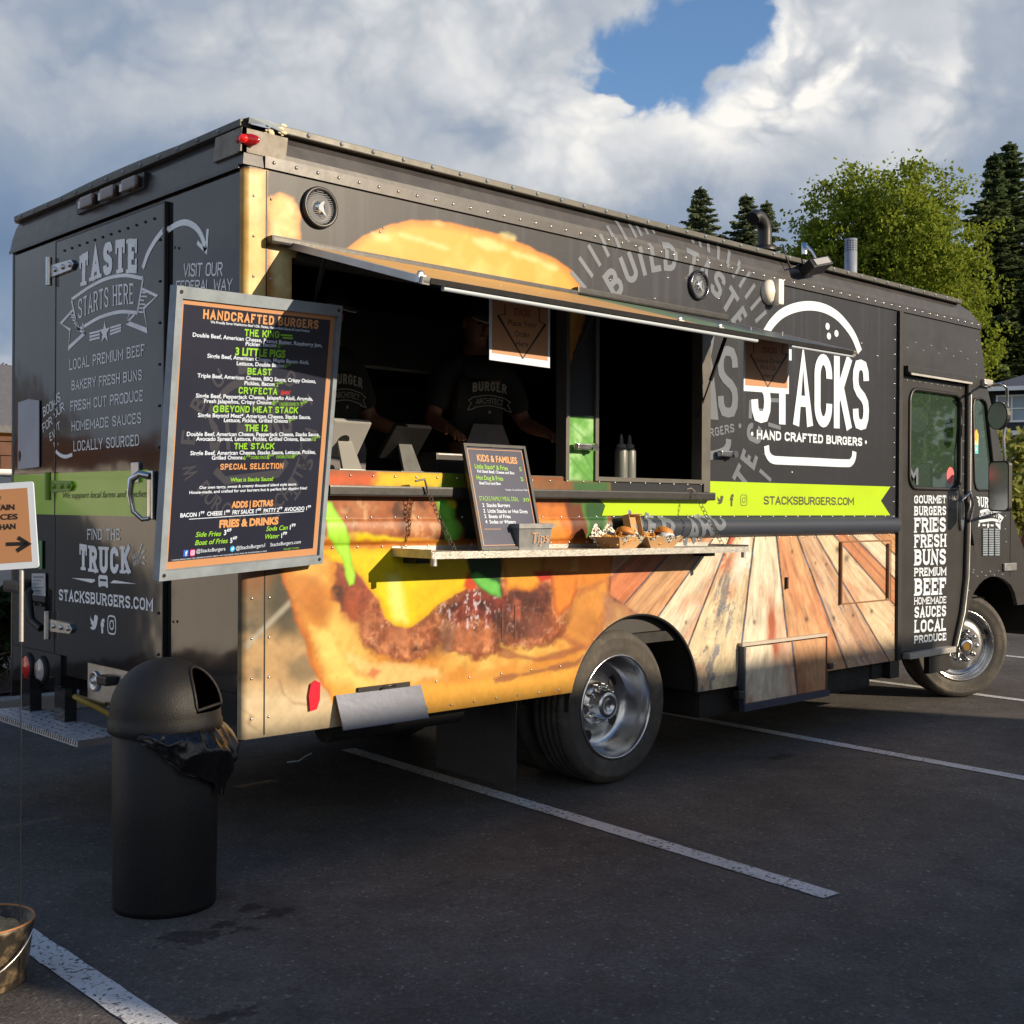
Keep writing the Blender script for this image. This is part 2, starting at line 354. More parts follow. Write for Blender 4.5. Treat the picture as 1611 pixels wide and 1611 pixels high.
def put_block(mb, fr, st, p0, p1, h, t=.16, d=.002, mi=0, slab=False, px=True, gap=.75, arc=0., roll=0., skew=0.):
    """capitals of cap height h and stroke t*h fitted between p0 and p1"""
    if px:
        m = ((p0[0] + p1[0]) / 2, (p0[1] + p1[1]) / 2); h = float(np.linalg.norm(fr.px(m[0], m[1] - h) - fr.px(*m))); p0 = fr.px(*p0); p1 = fr.px(*p1)
    p0 = np.array(p0, float); p1 = np.array(p1, float); W = np.linalg.norm(p1 - p0); ex = (p1 - p0) / W; ey = np.array([-ex[1], ex[0]]); T_ = t * h; g = T_ * (gap + (.75 if slab else 0)); n = len(st)
    unit = sum((.55 if c == ' ' else BLOCK[c][1]) for c in st); fixed = T_ * sum(0 if c == ' ' else 1 for c in st) + g * (n - 1) + (T_ * .8 if slab else 0)
    a = max(.02 * h, (W - fixed) / max(unit, .1)); x = T_ * .4 if slab else 0.
    for k, c in enumerate(st):
        if c == ' ': x += a * .55 + g; continue
        strokes, wu, term = BLOCK[c]; w = a * wu
        def P(q): 
            X = x + T_ / 2 + q[0] * w; Y = T_ / 2 + q[1] * (h - T_); u = X / W; return p0 + ex * (X + skew * Y) + ey * (Y + arc * 4 * u * (1 - u))
        for i, s in enumerate(strokes):
            pts = [P(q) for q in s]; q0, q1 = s[0], s[-1]
            if len(s) <= 5 or c in 'UV':                                # straight ends reach the box edge when they stop on it
                for e, (qa, qb) in ((0, (s[0], s[1])), (-1, (s[-1], s[-2]))):
                    if qa[1] in (0, 1): 
                        v = pts[e] - pts[1 if e == 0 else -2]; L_ = np.linalg.norm(v); dy = abs(v @ ey)
                        if dy > .3 * L_: pts[e] = pts[e] + v / max(dy, 1e-6) * T_ / 2
                    if qa[0] in (0, 1) and qa[1] == qb[1] and c in 'TLEF' : v = pts[e] - pts[1 if e == 0 else -2]; pts[e] = pts[e] + v / (np.linalg.norm(v) + 1e-9) * T_ / 2
            if c == '.': pts = [P((.5, 0)) - ey * T_ / 2, P((.5, 0)) + ey * T_ / 2]
            mb.stroke(fr, pts, T_, d + .00012 * ((k + i) % 4), mi)
        if slab:
            sl = list(term) + ([(0, 0), (0, 1)] if c in 'BDEP' else [(0, 1)] if c in 'FPR' else [(0, 0)] if c == 'L' else [])
            for j, q in enumerate(sl):
                wd = T_ * .95; sg = 1 if q[1] == 0 else -1; lft = wd; rgt = wd if (q in term) else 0.; c0 = P(q) - ey * sg * (T_ / 2 - T_ * .24)
                mb.stroke(fr, [c0 - ex * lft, c0 + ex * rgt], T_ * .48, d + .0006 + .0001 * (j % 3), mi)
            if c in 'TEF':
                for q in ([(0, 1), (1, 1)] if c == 'T' else [(1, 1), (1, 0)] if c == 'E' else [(1, 1)]):
                    sg = -1 if q[1] == 1 else 1; c0 = P(q) + ex * (T_ * .24 if q[0] == 0 and c == 'T' else T_ * .26 if c != 'T' else -T_ * .24 + T_ * .5) - (ex * T_ * .5 if q[0] == 0 else 0); mb.stroke(fr, [c0 - ey * sg * T_ * .5, c0 + ey * sg * T_ * 1.25], T_ * .46, d + .0007, mi)
        x += w + T_ + g
    return mb
def zoomer(ox, oy, s): return lambda x, y: (ox + x * s, oy + y * s)

# ------------------------------------------------------------------ materials
def mat(name, c, rough=.5, metal=0., var=0., vscale=6., bump=0., bscale=40., coat=0., spec=.5, emit=None, alpha=1., trans=0., c2=None, c2pos=(.5, .6), c2scale=3., c2det=6):
    m = D.materials.new(name); m.use_nodes = True; t = m.node_tree; n = t.nodes; L = t.links.new
    b = n['Principled BSDF']; c = tuple(c[:3])
    b.inputs['Base Color'].default_value = (*c, 1); b.inputs['Roughness'].default_value = rough; b.inputs['Metallic'].default_value = metal
    b.inputs['Coat Weight'].default_value = coat; b.inputs['Coat Roughness'].default_value = .06; b.inputs['Specular IOR Level'].default_value = spec
    if trans: b.inputs['Transmission Weight'].default_value = trans
    if alpha < 1: b.inputs['Alpha'].default_value = alpha
    if emit: b.inputs['Emission Color'].default_value = (*emit[0], 1); b.inputs['Emission Strength'].default_value = emit[1]
    tc = n.new('ShaderNodeTexCoord'); co = tc.outputs['Object']
    cur = None
    def nz(scale, det=4, rg=.55):
        x = n.new('ShaderNodeTexNoise'); x.inputs['Scale'].default_value = scale; x.inputs['Detail'].default_value = det; x.inputs['Roughness'].default_value = rg
        L(co, x.inputs['Vector']); return x.outputs[0]
    if c2 is not None:
        mr = n.new('ShaderNodeMapRange'); L(nz(c2scale, c2det, .65), mr.inputs[0]); mr.inputs[1].default_value, mr.inputs[2].default_value = c2pos
        mx = n.new('ShaderNodeMix'); mx.data_type = 'RGBA'; L(mr.outputs[0], mx.inputs[0]); mx.inputs[6].default_value = (*c, 1); mx.inputs[7].default_value = (*c2[:3], 1); cur = mx.outputs[2]
    if var > 0:
        mr = n.new('ShaderNodeMapRange'); L(nz(vscale), mr.inputs[0]); mr.inputs[1].default_value, mr.inputs[2].default_value = .25, .75
        mr.inputs[3].default_value, mr.inputs[4].default_value = 1 - var, 1 + var
        mx = n.new('ShaderNodeMix'); mx.data_type = 'RGBA'; mx.blend_type = 'MULTIPLY'; mx.inputs[0].default_value = 1
        if cur: L(cur, mx.inputs[6])
        else: mx.inputs[6].default_value = (*c, 1)
        L(mr.outputs[0], mx.inputs[7]); cur = mx.outputs[2]
        m2 = n.new('ShaderNodeMapRange'); L(nz(vscale * 2.3), m2.inputs[0]); m2.inputs[3].default_value = max(0, rough * (1 - var)); m2.inputs[4].default_value = min(1, rough * (1 + var)); L(m2.outputs[0], b.inputs['Roughness'])
    if cur: L(cur, b.inputs['Base Color'])
    if bump > 0:
        bp = n.new('ShaderNodeBump'); bp.inputs['Strength'].default_value = bump; bp.inputs['Distance'].default_value = .01
        L(nz(bscale, 3), bp.inputs['Height']); L(bp.outputs[0], b.inputs['Normal'])
        if coat: L(bp.outputs[0], b.inputs['Coat Normal'])
    return m
def paint_mat(name, rough=.42, coat=.06):
    """printed vinyl wrap: colour laid down point by point on the panel's own mesh"""
    m = mat(name, (.5, .5, .5), rough, 0, 0, 6,   .10, 2.2, coat, .3)
    t = m.node_tree; a = t.nodes.new('ShaderNodeAttribute'); a.attribute_name = 'print'
    t.links.new(a.outputs['Color'], t.nodes['Principled BSDF'].inputs['Base Color']); return m

BLACKC = srgb(40, 39, 40)
def lit(r, g, b): return tuple(min(.85, c / t) for c, t in zip(srgb(r, g, b), (1.8, 1.5, 1.15)))
M = dict(
    black=mat('black_wrap', BLACKC, .30, 0, .22, 3, .12, 1.7, .35),
    rearblack=mat('rear_black_wrap', srgb(28, 29, 31), .09, 0, .25, 2.5, .6, 1.5, .22, .5),
    blackroof=mat('weathered_black_paint', srgb(47, 46, 48), .40, 0, .25, 7, .1, 9, .15),
    blackmetal=mat('black_metal', srgb(40, 40, 41), .38, 0, .2, 12, .05, 30),
    rubber=mat('black_rubber', srgb(28, 28, 29), .7, 0, .2, 20),
    tyre=mat('tyre_rubber', srgb(62, 59, 55), .82, 0, .25, 14, .15, 60, c2=srgb(96, 90, 80), c2pos=(.5, .75), c2scale=5),
    chrome=mat('polished_aluminium', (.60, .60, .60), .20, 1, .25, 9),
    steel=mat('brushed_steel', (.52, .52, .52), .36, 1, .2, 14),
    alu=mat('dull_aluminium', srgb(178, 176, 172), .42, .55, .15, 9, .05, 60),
    galv=mat('galvanised_frame', lit(166, 166, 158), .5, .15, .22, 12, .05, 40),
    white=mat('white_vinyl', lit(255, 250, 236), .45, 0, .04, 5),
    rearlet=mat('silver_grey_vinyl', srgb(236, 238, 240), .45, 0, .12, 5),
    grey=mat('grey_print', lit(126, 125, 122), .4, 0, .08, 5),
    lime=mat('lime_vinyl', lit(212, 236, 0), .36, 0, .05, 3, .08, 2, .2),
    limerear=mat('green_vinyl', srgb(150, 200, 30), .30, 0, .08, 3, .2, 1.3, .4),
    orange=mat('orange_print', lit(226, 152, 94), .5, 0, .04, 6),
    menunavy=mat('navy_print', lit(42, 42, 54), .34, 0, .12, 3, 0, 0, .15),
    menunavy2=mat('dark_blue_grey_print', lit(66, 66, 84), .3, 0, .1, 3, 0, 0, .3),
    menughost=mat('faint_print', srgb(52, 54, 64), .4),
    mgreen=mat('green_print', lit(166, 222, 50), .5),
    morange=mat('orange_ink', lit(246, 166, 96), .5),
    mwhite=mat('white_ink', lit(250, 248, 244), .5),
    mred=mat('red_ink', srgb(220, 30, 40), .5), mblue=mat('blue_ink', srgb(40, 90, 200), .5), msky=mat('sky_blue_ink', srgb(40, 160, 220), .5), mpink=mat('pink_ink', srgb(215, 60, 130), .5),
    ink=mat('black_ink', srgb(28, 24, 24), .55), paper=mat('white_paper', lit(255, 248, 236), .7, 0, .04, 4),
    reddim=mat('dim_red_lens', (.30, .006, .006), .2, 0, 0, coat=.4), redlens=mat('red_lens', (.55, .012, .01), .15, 0, 0, coat=.6), redlit=mat('lit_red_lens', (.6, .01, .01), .2, emit=((1, .02, .01), .22)), clearlens=mat('clear_lens', (.35, .35, .34), .15, 0, .1, 20, coat=.5),
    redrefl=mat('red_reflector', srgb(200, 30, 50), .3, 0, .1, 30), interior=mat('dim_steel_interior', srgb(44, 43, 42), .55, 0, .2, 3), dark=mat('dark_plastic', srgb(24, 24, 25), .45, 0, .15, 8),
    underbody=mat('underbody', srgb(30, 29, 28), .8, 0, .3, 6),
)
def glass_mat(name, tint, alpha):
    m = D.materials.new(name); m.use_nodes = True; t = m.node_tree; n = t.nodes; n.clear(); L = t.links.new
    o = n.new('ShaderNodeOutputMaterial'); tr = n.new('ShaderNodeBsdfTransparent'); tr.inputs[0].default_value = (*tint, 1)
    g = n.new('ShaderNodeBsdfGlossy'); g.inputs['Roughness'].default_value = .02; g.inputs[0].default_value = (.9, .95, .92, 1)
    fr = n.new('ShaderNodeFresnel'); fr.inputs[0].default_value = 1.5; ad = n.new('ShaderNodeMath'); ad.operation = 'ADD'; ad.use_clamp = True; L(fr.outputs[0], ad.inputs[0]); ad.inputs[1].default_value = alpha
    nz = n.new('ShaderNodeTexNoise'); nz.inputs['Scale'].default_value = 3; bp = n.new('ShaderNodeBump'); bp.inputs['Strength'].default_value = .04; L(nz.outputs[0], bp.inputs['Height']); L(bp.outputs[0], g.inputs['Normal'])
    mx = n.new('ShaderNodeMixShader'); L(ad.outputs[0], mx.inputs[0]); L(tr.outputs[0], mx.inputs[1]); L(g.outputs[0], mx.inputs[2]); du = n.new('ShaderNodeBsdfDiffuse'); du.inputs[0].default_value = (.10, .17, .13, 1); mm = n.new('ShaderNodeMixShader'); mm.inputs[0].default_value = .22; L(mx.outputs[0], mm.inputs[1]); L(du.outputs[0], mm.inputs[2]); L(mm.outputs[0], o.inputs[0]); return m
M['glass'] = glass_mat('window_glass', (.50, .64, .56), .10)
M['mirror'] = mat('dusty_mirror_glass', (.55, .56, .57), .30, 1, .1, 6)

# ------------------------------------------------------------------ the printed wrap: a colour for every point of the panel
_NT = RS.rand(8, 256, 256).astype(np.float32)
def vnoise(x, y, k=0):
    xi = np.floor(x).astype(int); yi = np.floor(y).astype(int); fx = x - xi; fy = y - yi
    fx = fx * fx * (3 - 2 * fx); fy = fy * fy * (3 - 2 * fy); T = _NT[k % 8]
    a = T[xi & 255, yi & 255]; b = T[(xi + 1) & 255, yi & 255]; c = T[xi & 255, (yi + 1) & 255]; d = T[(xi + 1) & 255, (yi + 1) & 255]
    return (a + (b - a) * fx) * (1 - fy) + (c + (d - c) * fx) * fy
def fbm(x, y, k=0, o=4, g=.5):
    s = 0; a = 1.; n = 0
    for i in range(o): s = s + a * vnoise(x * 2 ** i + 13.7 * i, y * 2 ** i + 7.3 * i, k + i); n += a; a *= g
    return s / n
TINT = np.array([1.8, 1.5, 1.15])
def A(r, g, b): return np.clip(np.array(srgb(r, g, b)) / TINT, 0, .9)
def sdist(P, U, V):
    """signed distance to a polygon, positive inside"""
    d = np.full(U.shape, 1e9, np.float32); ins = np.zeros(U.shape, bool); k = len(P)
    for i in range(k):
        x0, y0 = P[i]; x1, y1 = P[(i + 1) % k]; ex, ey = x1 - x0, y1 - y0
        t = np.clip(((U - x0) * ex + (V - y0) * ey) / (ex * ex + ey * ey + 1e-9), 0, 1)
        d = np.minimum(d, (U - x0 - t * ex) ** 2 + (V - y0 - t * ey) ** 2)
        if y0 != y1:
            c = ((V < y0) != (V < y1)) & (U < x0 + (V - y0) / (y1 - y0) * ex); ins ^= c
    return np.where(ins, 1, -1) * np.sqrt(d)
Z4 = zoomer(900, 700, .3477); Z5 = zoomer(380, 180, .3228); Z6 = zoomer(480, 480, .2607); Z7 = zoomer(360, 800, .3724); Z8 = zoomer(850, 400, .3103)
PLANKS = [Z4(275, 500) + Z4(175, 600), Z4(440, 490) + Z4(245, 710), Z4(585, 500) + Z4(390, 775), Z4(690, 480) + Z4(525, 910), Z4(825, 415) + Z4(770, 880), Z4(925, 415) + Z4(1000, 1110),
          Z4(1020, 415) + Z4(1245, 1010), Z4(1105, 415) + Z4(1440, 985), Z4(1190, 415) + Z4(1455, 720), Z4(1275, 415) + Z4(1455, 600), Z4(1375, 415) + Z4(1455, 490)]
PCOL = [(232, 172, 118), (220, 130, 82), (228, 168, 114), (248, 216, 172), (242, 208, 156), (248, 218, 174), (236, 172, 116), (234, 184, 136), (246, 204, 152), (218, 148, 98), (248, 212, 166), (236, 170, 110)]
def paint(x, z, flat=False):
    U, V = photo_px(x, 0 * x, z)
    C = np.empty(U.shape + (3,)); C[:] = A(50, 49, 50); C *= (0.86 + .28 * fbm(x * 3, z * 3, 1))[:, None]; C *= (1 + .5 * np.clip((fbm(x * 34, z * 1.1, 3, 4) - .56) / .14, 0, 1) * np.clip((z - 1.6) / .8, 0, 1) + .9 * np.clip((fbm(x * 120, z * 120, 5, 2) - .80) / .06, 0, 1))[:, None]
    n1 = fbm(x * 9, z * 9, 2) - .5; n2 = fbm(x * 30 + 5, z * 30, 4) - .5; n3 = fbm(x * 70, z * 70 + 9, 6, 3) - .5
    def L(poly, c, soft=1.5, warp=0., dark=None, var=0., nn=None, op=1., blotch=None):
        us = [p[0] for p in poly]; vs = [p[1] for p in poly]; pad = soft * 2 + warp + 2
        i = np.where((U > min(us) - pad) & (U < max(us) + pad) & (V > min(vs) - pad) & (V < max(vs) + pad))[0]
        if not len(i): return
        sd = sdist(poly, U[i], V[i]) + warp * (n1[i] * 2 + n2[i] * 1.3)
        m = np.clip(sd / (2 * soft) + .5, 0, 1); m = m * m * (3 - 2 * m) * op
        cc = np.tile(A(*c), (len(i), 1))
        if blotch is not None:                      # second colour in noisy patches
            c2, th, sh, fr, k = blotch; b = np.clip((fbm(x[i] * fr, z[i] * fr, k, 5) - th) / sh, 0, 1); cc = cc + (A(*c2) - cc) * b[:, None]
        if dark is not None: e = np.clip(1 - sd / dark[1], 0, 1)[:, None]; cc = cc + (A(*dark[0]) - cc) * e
        if var: cc = cc * (1 + var * (n1[i] + n2[i]))[:, None]
        C[i] += (np.clip(cc, 0, .9) - C[i]) * m[:, None]
    # --- corner of the wrap: golden out-of-focus things above, brown table below
    L([(380, 262), (421, 268), (419, 300), (425, 470), (425, 560), (380, 560)], (240, 190, 100), 3, 3, ((214, 150, 66), 14), .12, blotch=((250, 216, 140), .45, .2, 4, 2))
    L([(421, 312), (440, 304), (462, 312), (472, 335), (471, 380), (466, 420), (470, 480), (421, 520)], (240, 180, 90), 3, 4, ((208, 128, 48), 12), .15, blotch=((252, 222, 150), .5, .2, 5, 3))
    L([(372, 850), (540, 850), (545, 1000), (545, 1170), (372, 1170)], (112, 98, 74), 4, 0, None, .3, blotch=((160, 122, 78), .45, .3, 3, 1))
    L([(372, 1010), (470, 985), (530, 1040), (545, 1175), (372, 1175)], (206, 160, 104), 26, 14, None, .15, blotch=((228, 188, 132), .5, .3, 3, 5))
    L([(372, 1085), (545, 1085), (545, 1175), (372, 1175)], (232, 196, 144), 22, 6, None, .08)
    L([(372, 850), (440, 850), (452, 905), (400, 940), (372, 930)], (150, 100, 60), 14, 8)
    L([(430, 895), (470, 900), (470, 1000), (440, 1000), (420, 950)], (70, 66, 50), 16, 8, op=.8)
    L([(384, 1014), (388, 1022), (458, 952), (456, 943)], (196, 178, 146), 4, 0, op=.75)
    L([(448, 1040), (480, 1030), (500, 1062), (470, 1075), (452, 1066)], (108, 96, 74), 9, 6, op=.6)
    L([(398, 1050), (412, 1050), (412, 1068), (398, 1068)], (110, 98, 80), 6, 3, op=.5)
    for (a, b, w_) in (((440, 1070), (446, 1092), 4), ((446, 1092), (462, 1106), 4), ((462, 1106), (500, 1110), 4), ((384, 1118), (396, 1126), 5), ((396, 1126), (390, 1140), 5), ((392, 1140), (404, 1146), 5)):
        L([(a[0] - w_ / 2, a[1] - w_ / 2), (b[0] - w_ / 2, b[1] - w_ / 2), (b[0] + w_ / 2, b[1] + w_ / 2), (a[0] + w_ / 2, a[1] + w_ / 2)], (150, 108, 76), 3, 0, op=.55)
    # --- top bun
    L([(500, 470), (512, 425), (533, 400), (554, 385), (574, 370), (606, 356), (648, 346), (690, 346), (735, 356), (790, 369), (832, 387), (874, 407), (893, 421), (912, 442), (920, 470), (920, 500), (905, 550), (890, 590), (500, 560)],
      (246, 178, 62), 1.6, 2, ((226, 128, 34), 16), .06, blotch=((253, 216, 112), .50, .2, 3.3, 2))
    for q in ((600, 372, 16, 4), (690, 352, 10, 3), (770, 385, 26, 9), (800, 372, 14, 6), (830, 405, 26, 6), (668, 380, 40, 5), (866, 420, 12, 6)):
        L([(q[0] + q[2] * math.cos(t), q[1] + q[3] * math.sin(t) + (q[0] + q[2] * math.cos(t) - q[0]) * .3) for t in np.linspace(0, 6.28, 12)[:-1]], (255, 226, 140), 5, 4, op=.65)
    # --- upper patty and fillings between window and shelf
    L([(500, 738), (960, 745), (962, 905), (500, 905)], (150, 84, 44), 2, 0, None, .25)
    L([(506, 742), (560, 742), (640, 742), (640, 768), (506, 768)], (222, 96, 40), 12, 5)
    L([(600, 742), (726, 742), (726, 768), (585, 768)], (246, 196, 30), 9, 5)
    L([(700, 742), (730, 742), (730, 768), (690, 768)], (130, 150, 40), 5, 3)
    L([(500, 788), (720, 788), (722, 850), (500, 850)], (176, 96, 50), 2, 2, None, .3, blotch=((104, 56, 34), .54, .14, 9, 3))
    for q in ((548, 815, 26, 16), (600, 832, 34, 12), (664, 826, 30, 22), (570, 798, 20, 8), (645, 800, 18, 8)):
        L([(q[0] + q[2] * math.cos(t), q[1] + q[3] * math.sin(t)) for t in np.linspace(0, 6.28, 12)[:-1]], (208, 128, 74), 9, 10, op=.6, blotch=((238, 176, 120), .54, .10, 30, 2))
    L([(626, 800), (640, 800), (638, 842), (622, 846)], (84, 48, 34), 6, 6, op=.7)
    L([(500, 845), (560, 838), (640, 848), (706, 852), (712, 880), (500, 880)], (250, 206, 30), 4, 3)
    L([(500, 838), (556, 838), (556, 862), (500, 866)], (202, 132, 84), 6, 4, op=.6)
    L([(688, 786), (715, 786), (717, 815), (724, 835), (718, 852), (712, 872), (700, 872), (694, 830)], (142, 210, 74), 2.5, 3, ((96, 176, 50), 9))
    L([(704, 788), (712, 800), (720, 800), (722, 788)], (236, 200, 40), 2, 1)
    L([(716, 784), (790, 784), (790, 905), (722, 905), (716, 868), (727, 846), (728, 832), (718, 812)], (22, 52, 30), 2.5, 3, None, .3)
    L([(842, 786), (900, 786), (905, 815), (900, 880), (838, 880)], (226, 128, 52), 2, 4, ((176, 84, 40), 12), .2)
    L([(848, 815), (878, 818), (886, 842), (870, 868), (842, 866)], (238, 150, 62), 4, 4)
    L([(886, 786), (918, 786), (922, 850), (910, 872), (884, 872), (900, 838)], (120, 62, 34), 4, 4, None, .3)
    L([(915, 786), (954, 786), (958, 806), (952, 822), (946, 850), (930, 868), (914, 872), (924, 836), (918, 812)], (52, 96, 44), 2, 3, ((96, 150, 60), 6), .2)
    L([(950, 822), (975, 822), (975, 875), (915, 875), (930, 868), (946, 850)], (38, 38, 34), 3, 2)
    # post between the two openings
    L([(893, 655), (936, 655), (936, 762), (893, 762)], (120, 178, 76), 1, 0, None, .2, blotch=((176, 214, 130), .5, .18, 12, 3))
    for a in ((896, 668, 930, 700), (905, 690, 932, 745), (896, 720, 926, 756)): L([(a[0], a[1]), (a[0] + 3, a[1]), (a[2] + 3, a[3]), (a[2], a[3])], (84, 140, 54), 2, 1, op=.7)
    L([(838, 755), (960, 757), (960, 790), (838, 790)], (150, 96, 56), 2, 0, None, .2); L([(900, 755), (960, 757), (960, 790), (900, 790)], (70, 110, 54), 6, 4)
    # --- below the shelf: bun, cheese, patty, tomato
    bun = [(440, 850), (442, 904), (452, 930), (460, 950), (470, 985), (483, 1023), (495, 1052), (509, 1076), (520, 1096), (540, 1130), (800, 1130), (910, 1100), (965, 1040), (1000, 964), (962, 940), (962, 850)]
    L(bun, (228, 146, 54), 3.5, 5, ((200, 100, 30), 18), .16, blotch=((248, 190, 92), .50, .2, 3.6, 5))
    L([(520, 1085), (720, 1070), (905, 1050), (905, 1082), (800, 1120), (540, 1160)], (246, 172, 66), 12, 8)
    L([(490, 985), (515, 990), (535, 1030), (560, 1062), (590, 1075), (575, 1085), (530, 1060), (505, 1030)], (254, 214, 112), 9, 8, op=.8)
    L([(458, 905), (500, 905), (520, 960), (505, 985), (475, 960)], (206, 120, 52), 9, 8, op=.7)
    L([(545, 1030), (600, 1040), (690, 1050), (700, 1068), (600, 1074), (560, 1062)], (254, 204, 122), 8, 9, op=.75)
    L([(575, 1062), (586, 1048), (600, 1056), (588, 1068)], (206, 96, 56), 4, 3, op=.7)
    L([(690, 1062), (860, 1042), (905, 1030), (905, 1040), (860, 1056), (700, 1076)], (226, 146, 60), 5, 7, op=.6)
    L([(775, 1068), (905, 1040), (950, 1010), (952, 1014), (905, 1048), (780, 1074)], (140, 78, 60), 3, 5, op=.7)
    L([(785, 1020), (845, 1035), (905, 1018), (944, 990), (946, 996), (905, 1028), (850, 1042), (784, 1032)], (164, 92, 60), 3, 4, op=.75)
    L([(890, 930), (962, 905), (962, 970), (930, 1020), (905, 1020), (880, 1000)], (232, 150, 66), 6, 8, ((176, 96, 60), 14), .1)
    patty = [(516, 868), (535, 905), (524, 941), (540, 962), (561, 979), (570, 1008), (583, 1031), (621, 1040), (665, 1038), (676, 1024), (688, 1012), (697, 1022), (706, 1027), (751, 1037), (777, 1027), (788, 1010), (822, 1023), (855, 1012), (881, 997), (900, 975), (905, 930), (893, 903), (860, 905), (800, 905), (740, 900), (690, 900), (600, 880)]
    L(patty, (168, 88, 44), 9, 12, None, .2, op=.7)
    L(patty, (150, 80, 44), 5, 10, ((128, 60, 34), 9), .45, blotch=((200, 124, 76), .52, .14, 13, 1))
    L(patty, (60, 30, 24), 2, 7, op=.75, blotch=None) if False else None
    L([(530, 905), (560, 900), (590, 935), (575, 960), (540, 955)], (140, 66, 40), 9, 8, None, .3)
    L([(526, 925), (536, 925), (548, 960), (536, 962)], (84, 44, 32), 5, 5)
    L([(690, 960), (725, 930), (780, 930), (835, 935), (840, 975), (800, 995), (760, 975), (700, 975)], (122, 48, 34), 10, 9, None, .4, blotch=((70, 28, 26), .5, .2, 11, 4))
    L([(800, 915), (845, 912), (868, 930), (858, 990), (820, 1010), (792, 990)], (92, 46, 34), 9, 8, None, .4, blotch=((140, 70, 46), .52, .15, 14, 2))
    L([(688, 985), (700, 972), (715, 990), (712, 1022), (700, 1030)], (168, 124, 88), 4, 5, op=.6)
    i = np.where((U > 515) & (U < 905) & (V > 865) & (V < 1045))[0]; sdp = sdist(patty, U[i], V[i]) + 6 * n1[i]; inn = np.clip(sdp / 10 + .3, 0, 1)
    rg = 1 - np.abs(2 * fbm(x[i] * 15 + fbm(x[i] * 9, z[i] * 9, 2) * 2, z[i] * 17, 4, 4) - 1); rg2 = 1 - np.abs(2 * fbm(x[i] * 42, z[i] * 38, 1, 3) - 1); rel = np.clip((rg * .6 + rg2 * .4 - .62) / .3, -1, 1)
    C[i] = C[i] * (1 + rel * .62 * inn)[:, None]; hl = np.clip((rg2 * rg - .80) / .14, 0, 1) * inn * np.clip((V[i] - 945) / 30, 0, 1) * np.clip((fbm(x[i] * 5, z[i] * 5, 6, 2) - .42) / .12, 0, 1); C[i] += (A(244, 196, 158) - C[i]) * (hl * .55)[:, None]
    for (a, b) in (((560, 985), (668, 1036)), ((700, 985), (782, 1030)), ((812, 975), (850, 1018))):      # wet grain of the meat
        i = np.where((U > a[0]) & (U < b[0]) & (V > a[1] - 20) & (V < b[1]))[0]
        g = np.clip((fbm(x[i] * 60, z[i] * 60, 3, 4) - .57) / .10, 0, 1) * np.clip((sdist(patty, U[i], V[i]) - 5) / 8, 0, 1); C[i] += (A(232, 178, 138) - C[i]) * (g * .2)[:, None]
    i = np.where((U > 690) & (U < 830) & (V > 925) & (V < 990))[0]
    g = np.clip((fbm(x[i] * 75, z[i] * 45, 5, 4) - .635) / .05, 0, 1) * np.clip(1.2 - abs(U[i] - 735) / 70, 0, 1); C[i] += (A(240, 214, 204) - C[i]) * (g * .7)[:, None]
    for q in ((700, 1004, 18, 22, (112, 56, 36)), (625, 1000, 22, 18, (186, 108, 66)), (575, 985, 16, 16, (192, 110, 66)), (745, 1005, 26, 16, (204, 122, 74)), (680, 1020, 12, 14, (120, 62, 44)), (842, 985, 22, 22, (150, 84, 60)), (786, 985, 12, 30, (84, 42, 34)), (660, 970, 24, 14, (128, 62, 38)), (892, 950, 16, 34, (206, 134, 66)), (925, 985, 24, 22, (196, 122, 58)), (480, 930, 24, 20, (208, 128, 56)), (500, 955, 24, 30, (206, 122, 46)), (552, 960, 18, 18, (176, 78, 40))):
        L([(q[0] + q[2] * math.cos(t), q[1] + q[3] * math.sin(t)) for t in np.linspace(0, 6.28, 12)[:-1]], q[4], 11, 10, None, .3, op=.6)
    L([(503, 866), (560, 862), (740, 862), (748, 905), (742, 915), (732, 927), (712, 940), (688, 953), (677, 965), (662, 977), (648, 986), (636, 988), (617, 982), (606, 970), (602, 960), (594, 942), (583, 927), (570, 910), (557, 897), (545, 888), (520, 884)], (254, 214, 6), 1.8, 3, ((240, 170, 10), 12), .03)
    L([(640, 930), (700, 900), (740, 900), (690, 950), (650, 975)], (242, 180, 8), 16, 4, op=.6); L([(520, 866), (600, 870), (610, 900), (560, 896)], (236, 190, 12), 12, 4, op=.5)
    L([(610, 905), (628, 905), (636, 950), (640, 978), (622, 975), (614, 945)], (255, 238, 130), 9, 2, op=.8)
    L([(735, 900), (752, 905), (748, 925), (738, 930), (730, 922)], (222, 78, 30), 4, 2)
    L([(732, 868), (792, 868), (790, 906), (788, 939), (770, 934), (752, 922), (740, 906)], (36, 74, 36), 3, 2)
    L([(738, 904), (752, 900), (788, 918), (787, 940), (772, 935), (755, 924)], (122, 200, 84), 2, 2, ((84, 170, 60), 5))
    L([(788, 868), (858, 868), (852, 912), (846, 925), (832, 932), (812, 928), (795, 930)], (242, 166, 50), 4, 3, ((210, 110, 36), 9))
    L([(838, 900), (868, 898), (872, 908), (852, 914)], (214, 66, 36), 3, 2)
    L([(866, 900), (911, 900), (908, 930), (900, 949), (888, 962), (877, 971), (871, 950)], (240, 142, 52), 2, 3, ((206, 96, 36), 7))
    L([(908, 862), (962, 862), (962, 905), (920, 925), (908, 925)], (236, 140, 50), 6, 4, None, .1)
    L([(511, 788), (522, 790), (530, 806), (540, 826), (548, 850), (556, 890), (559, 905), (556, 918), (550, 920), (544, 906), (538, 880), (524, 856), (512, 842)], (190, 234, 66), 1.6, 2, ((150, 206, 46), 5))
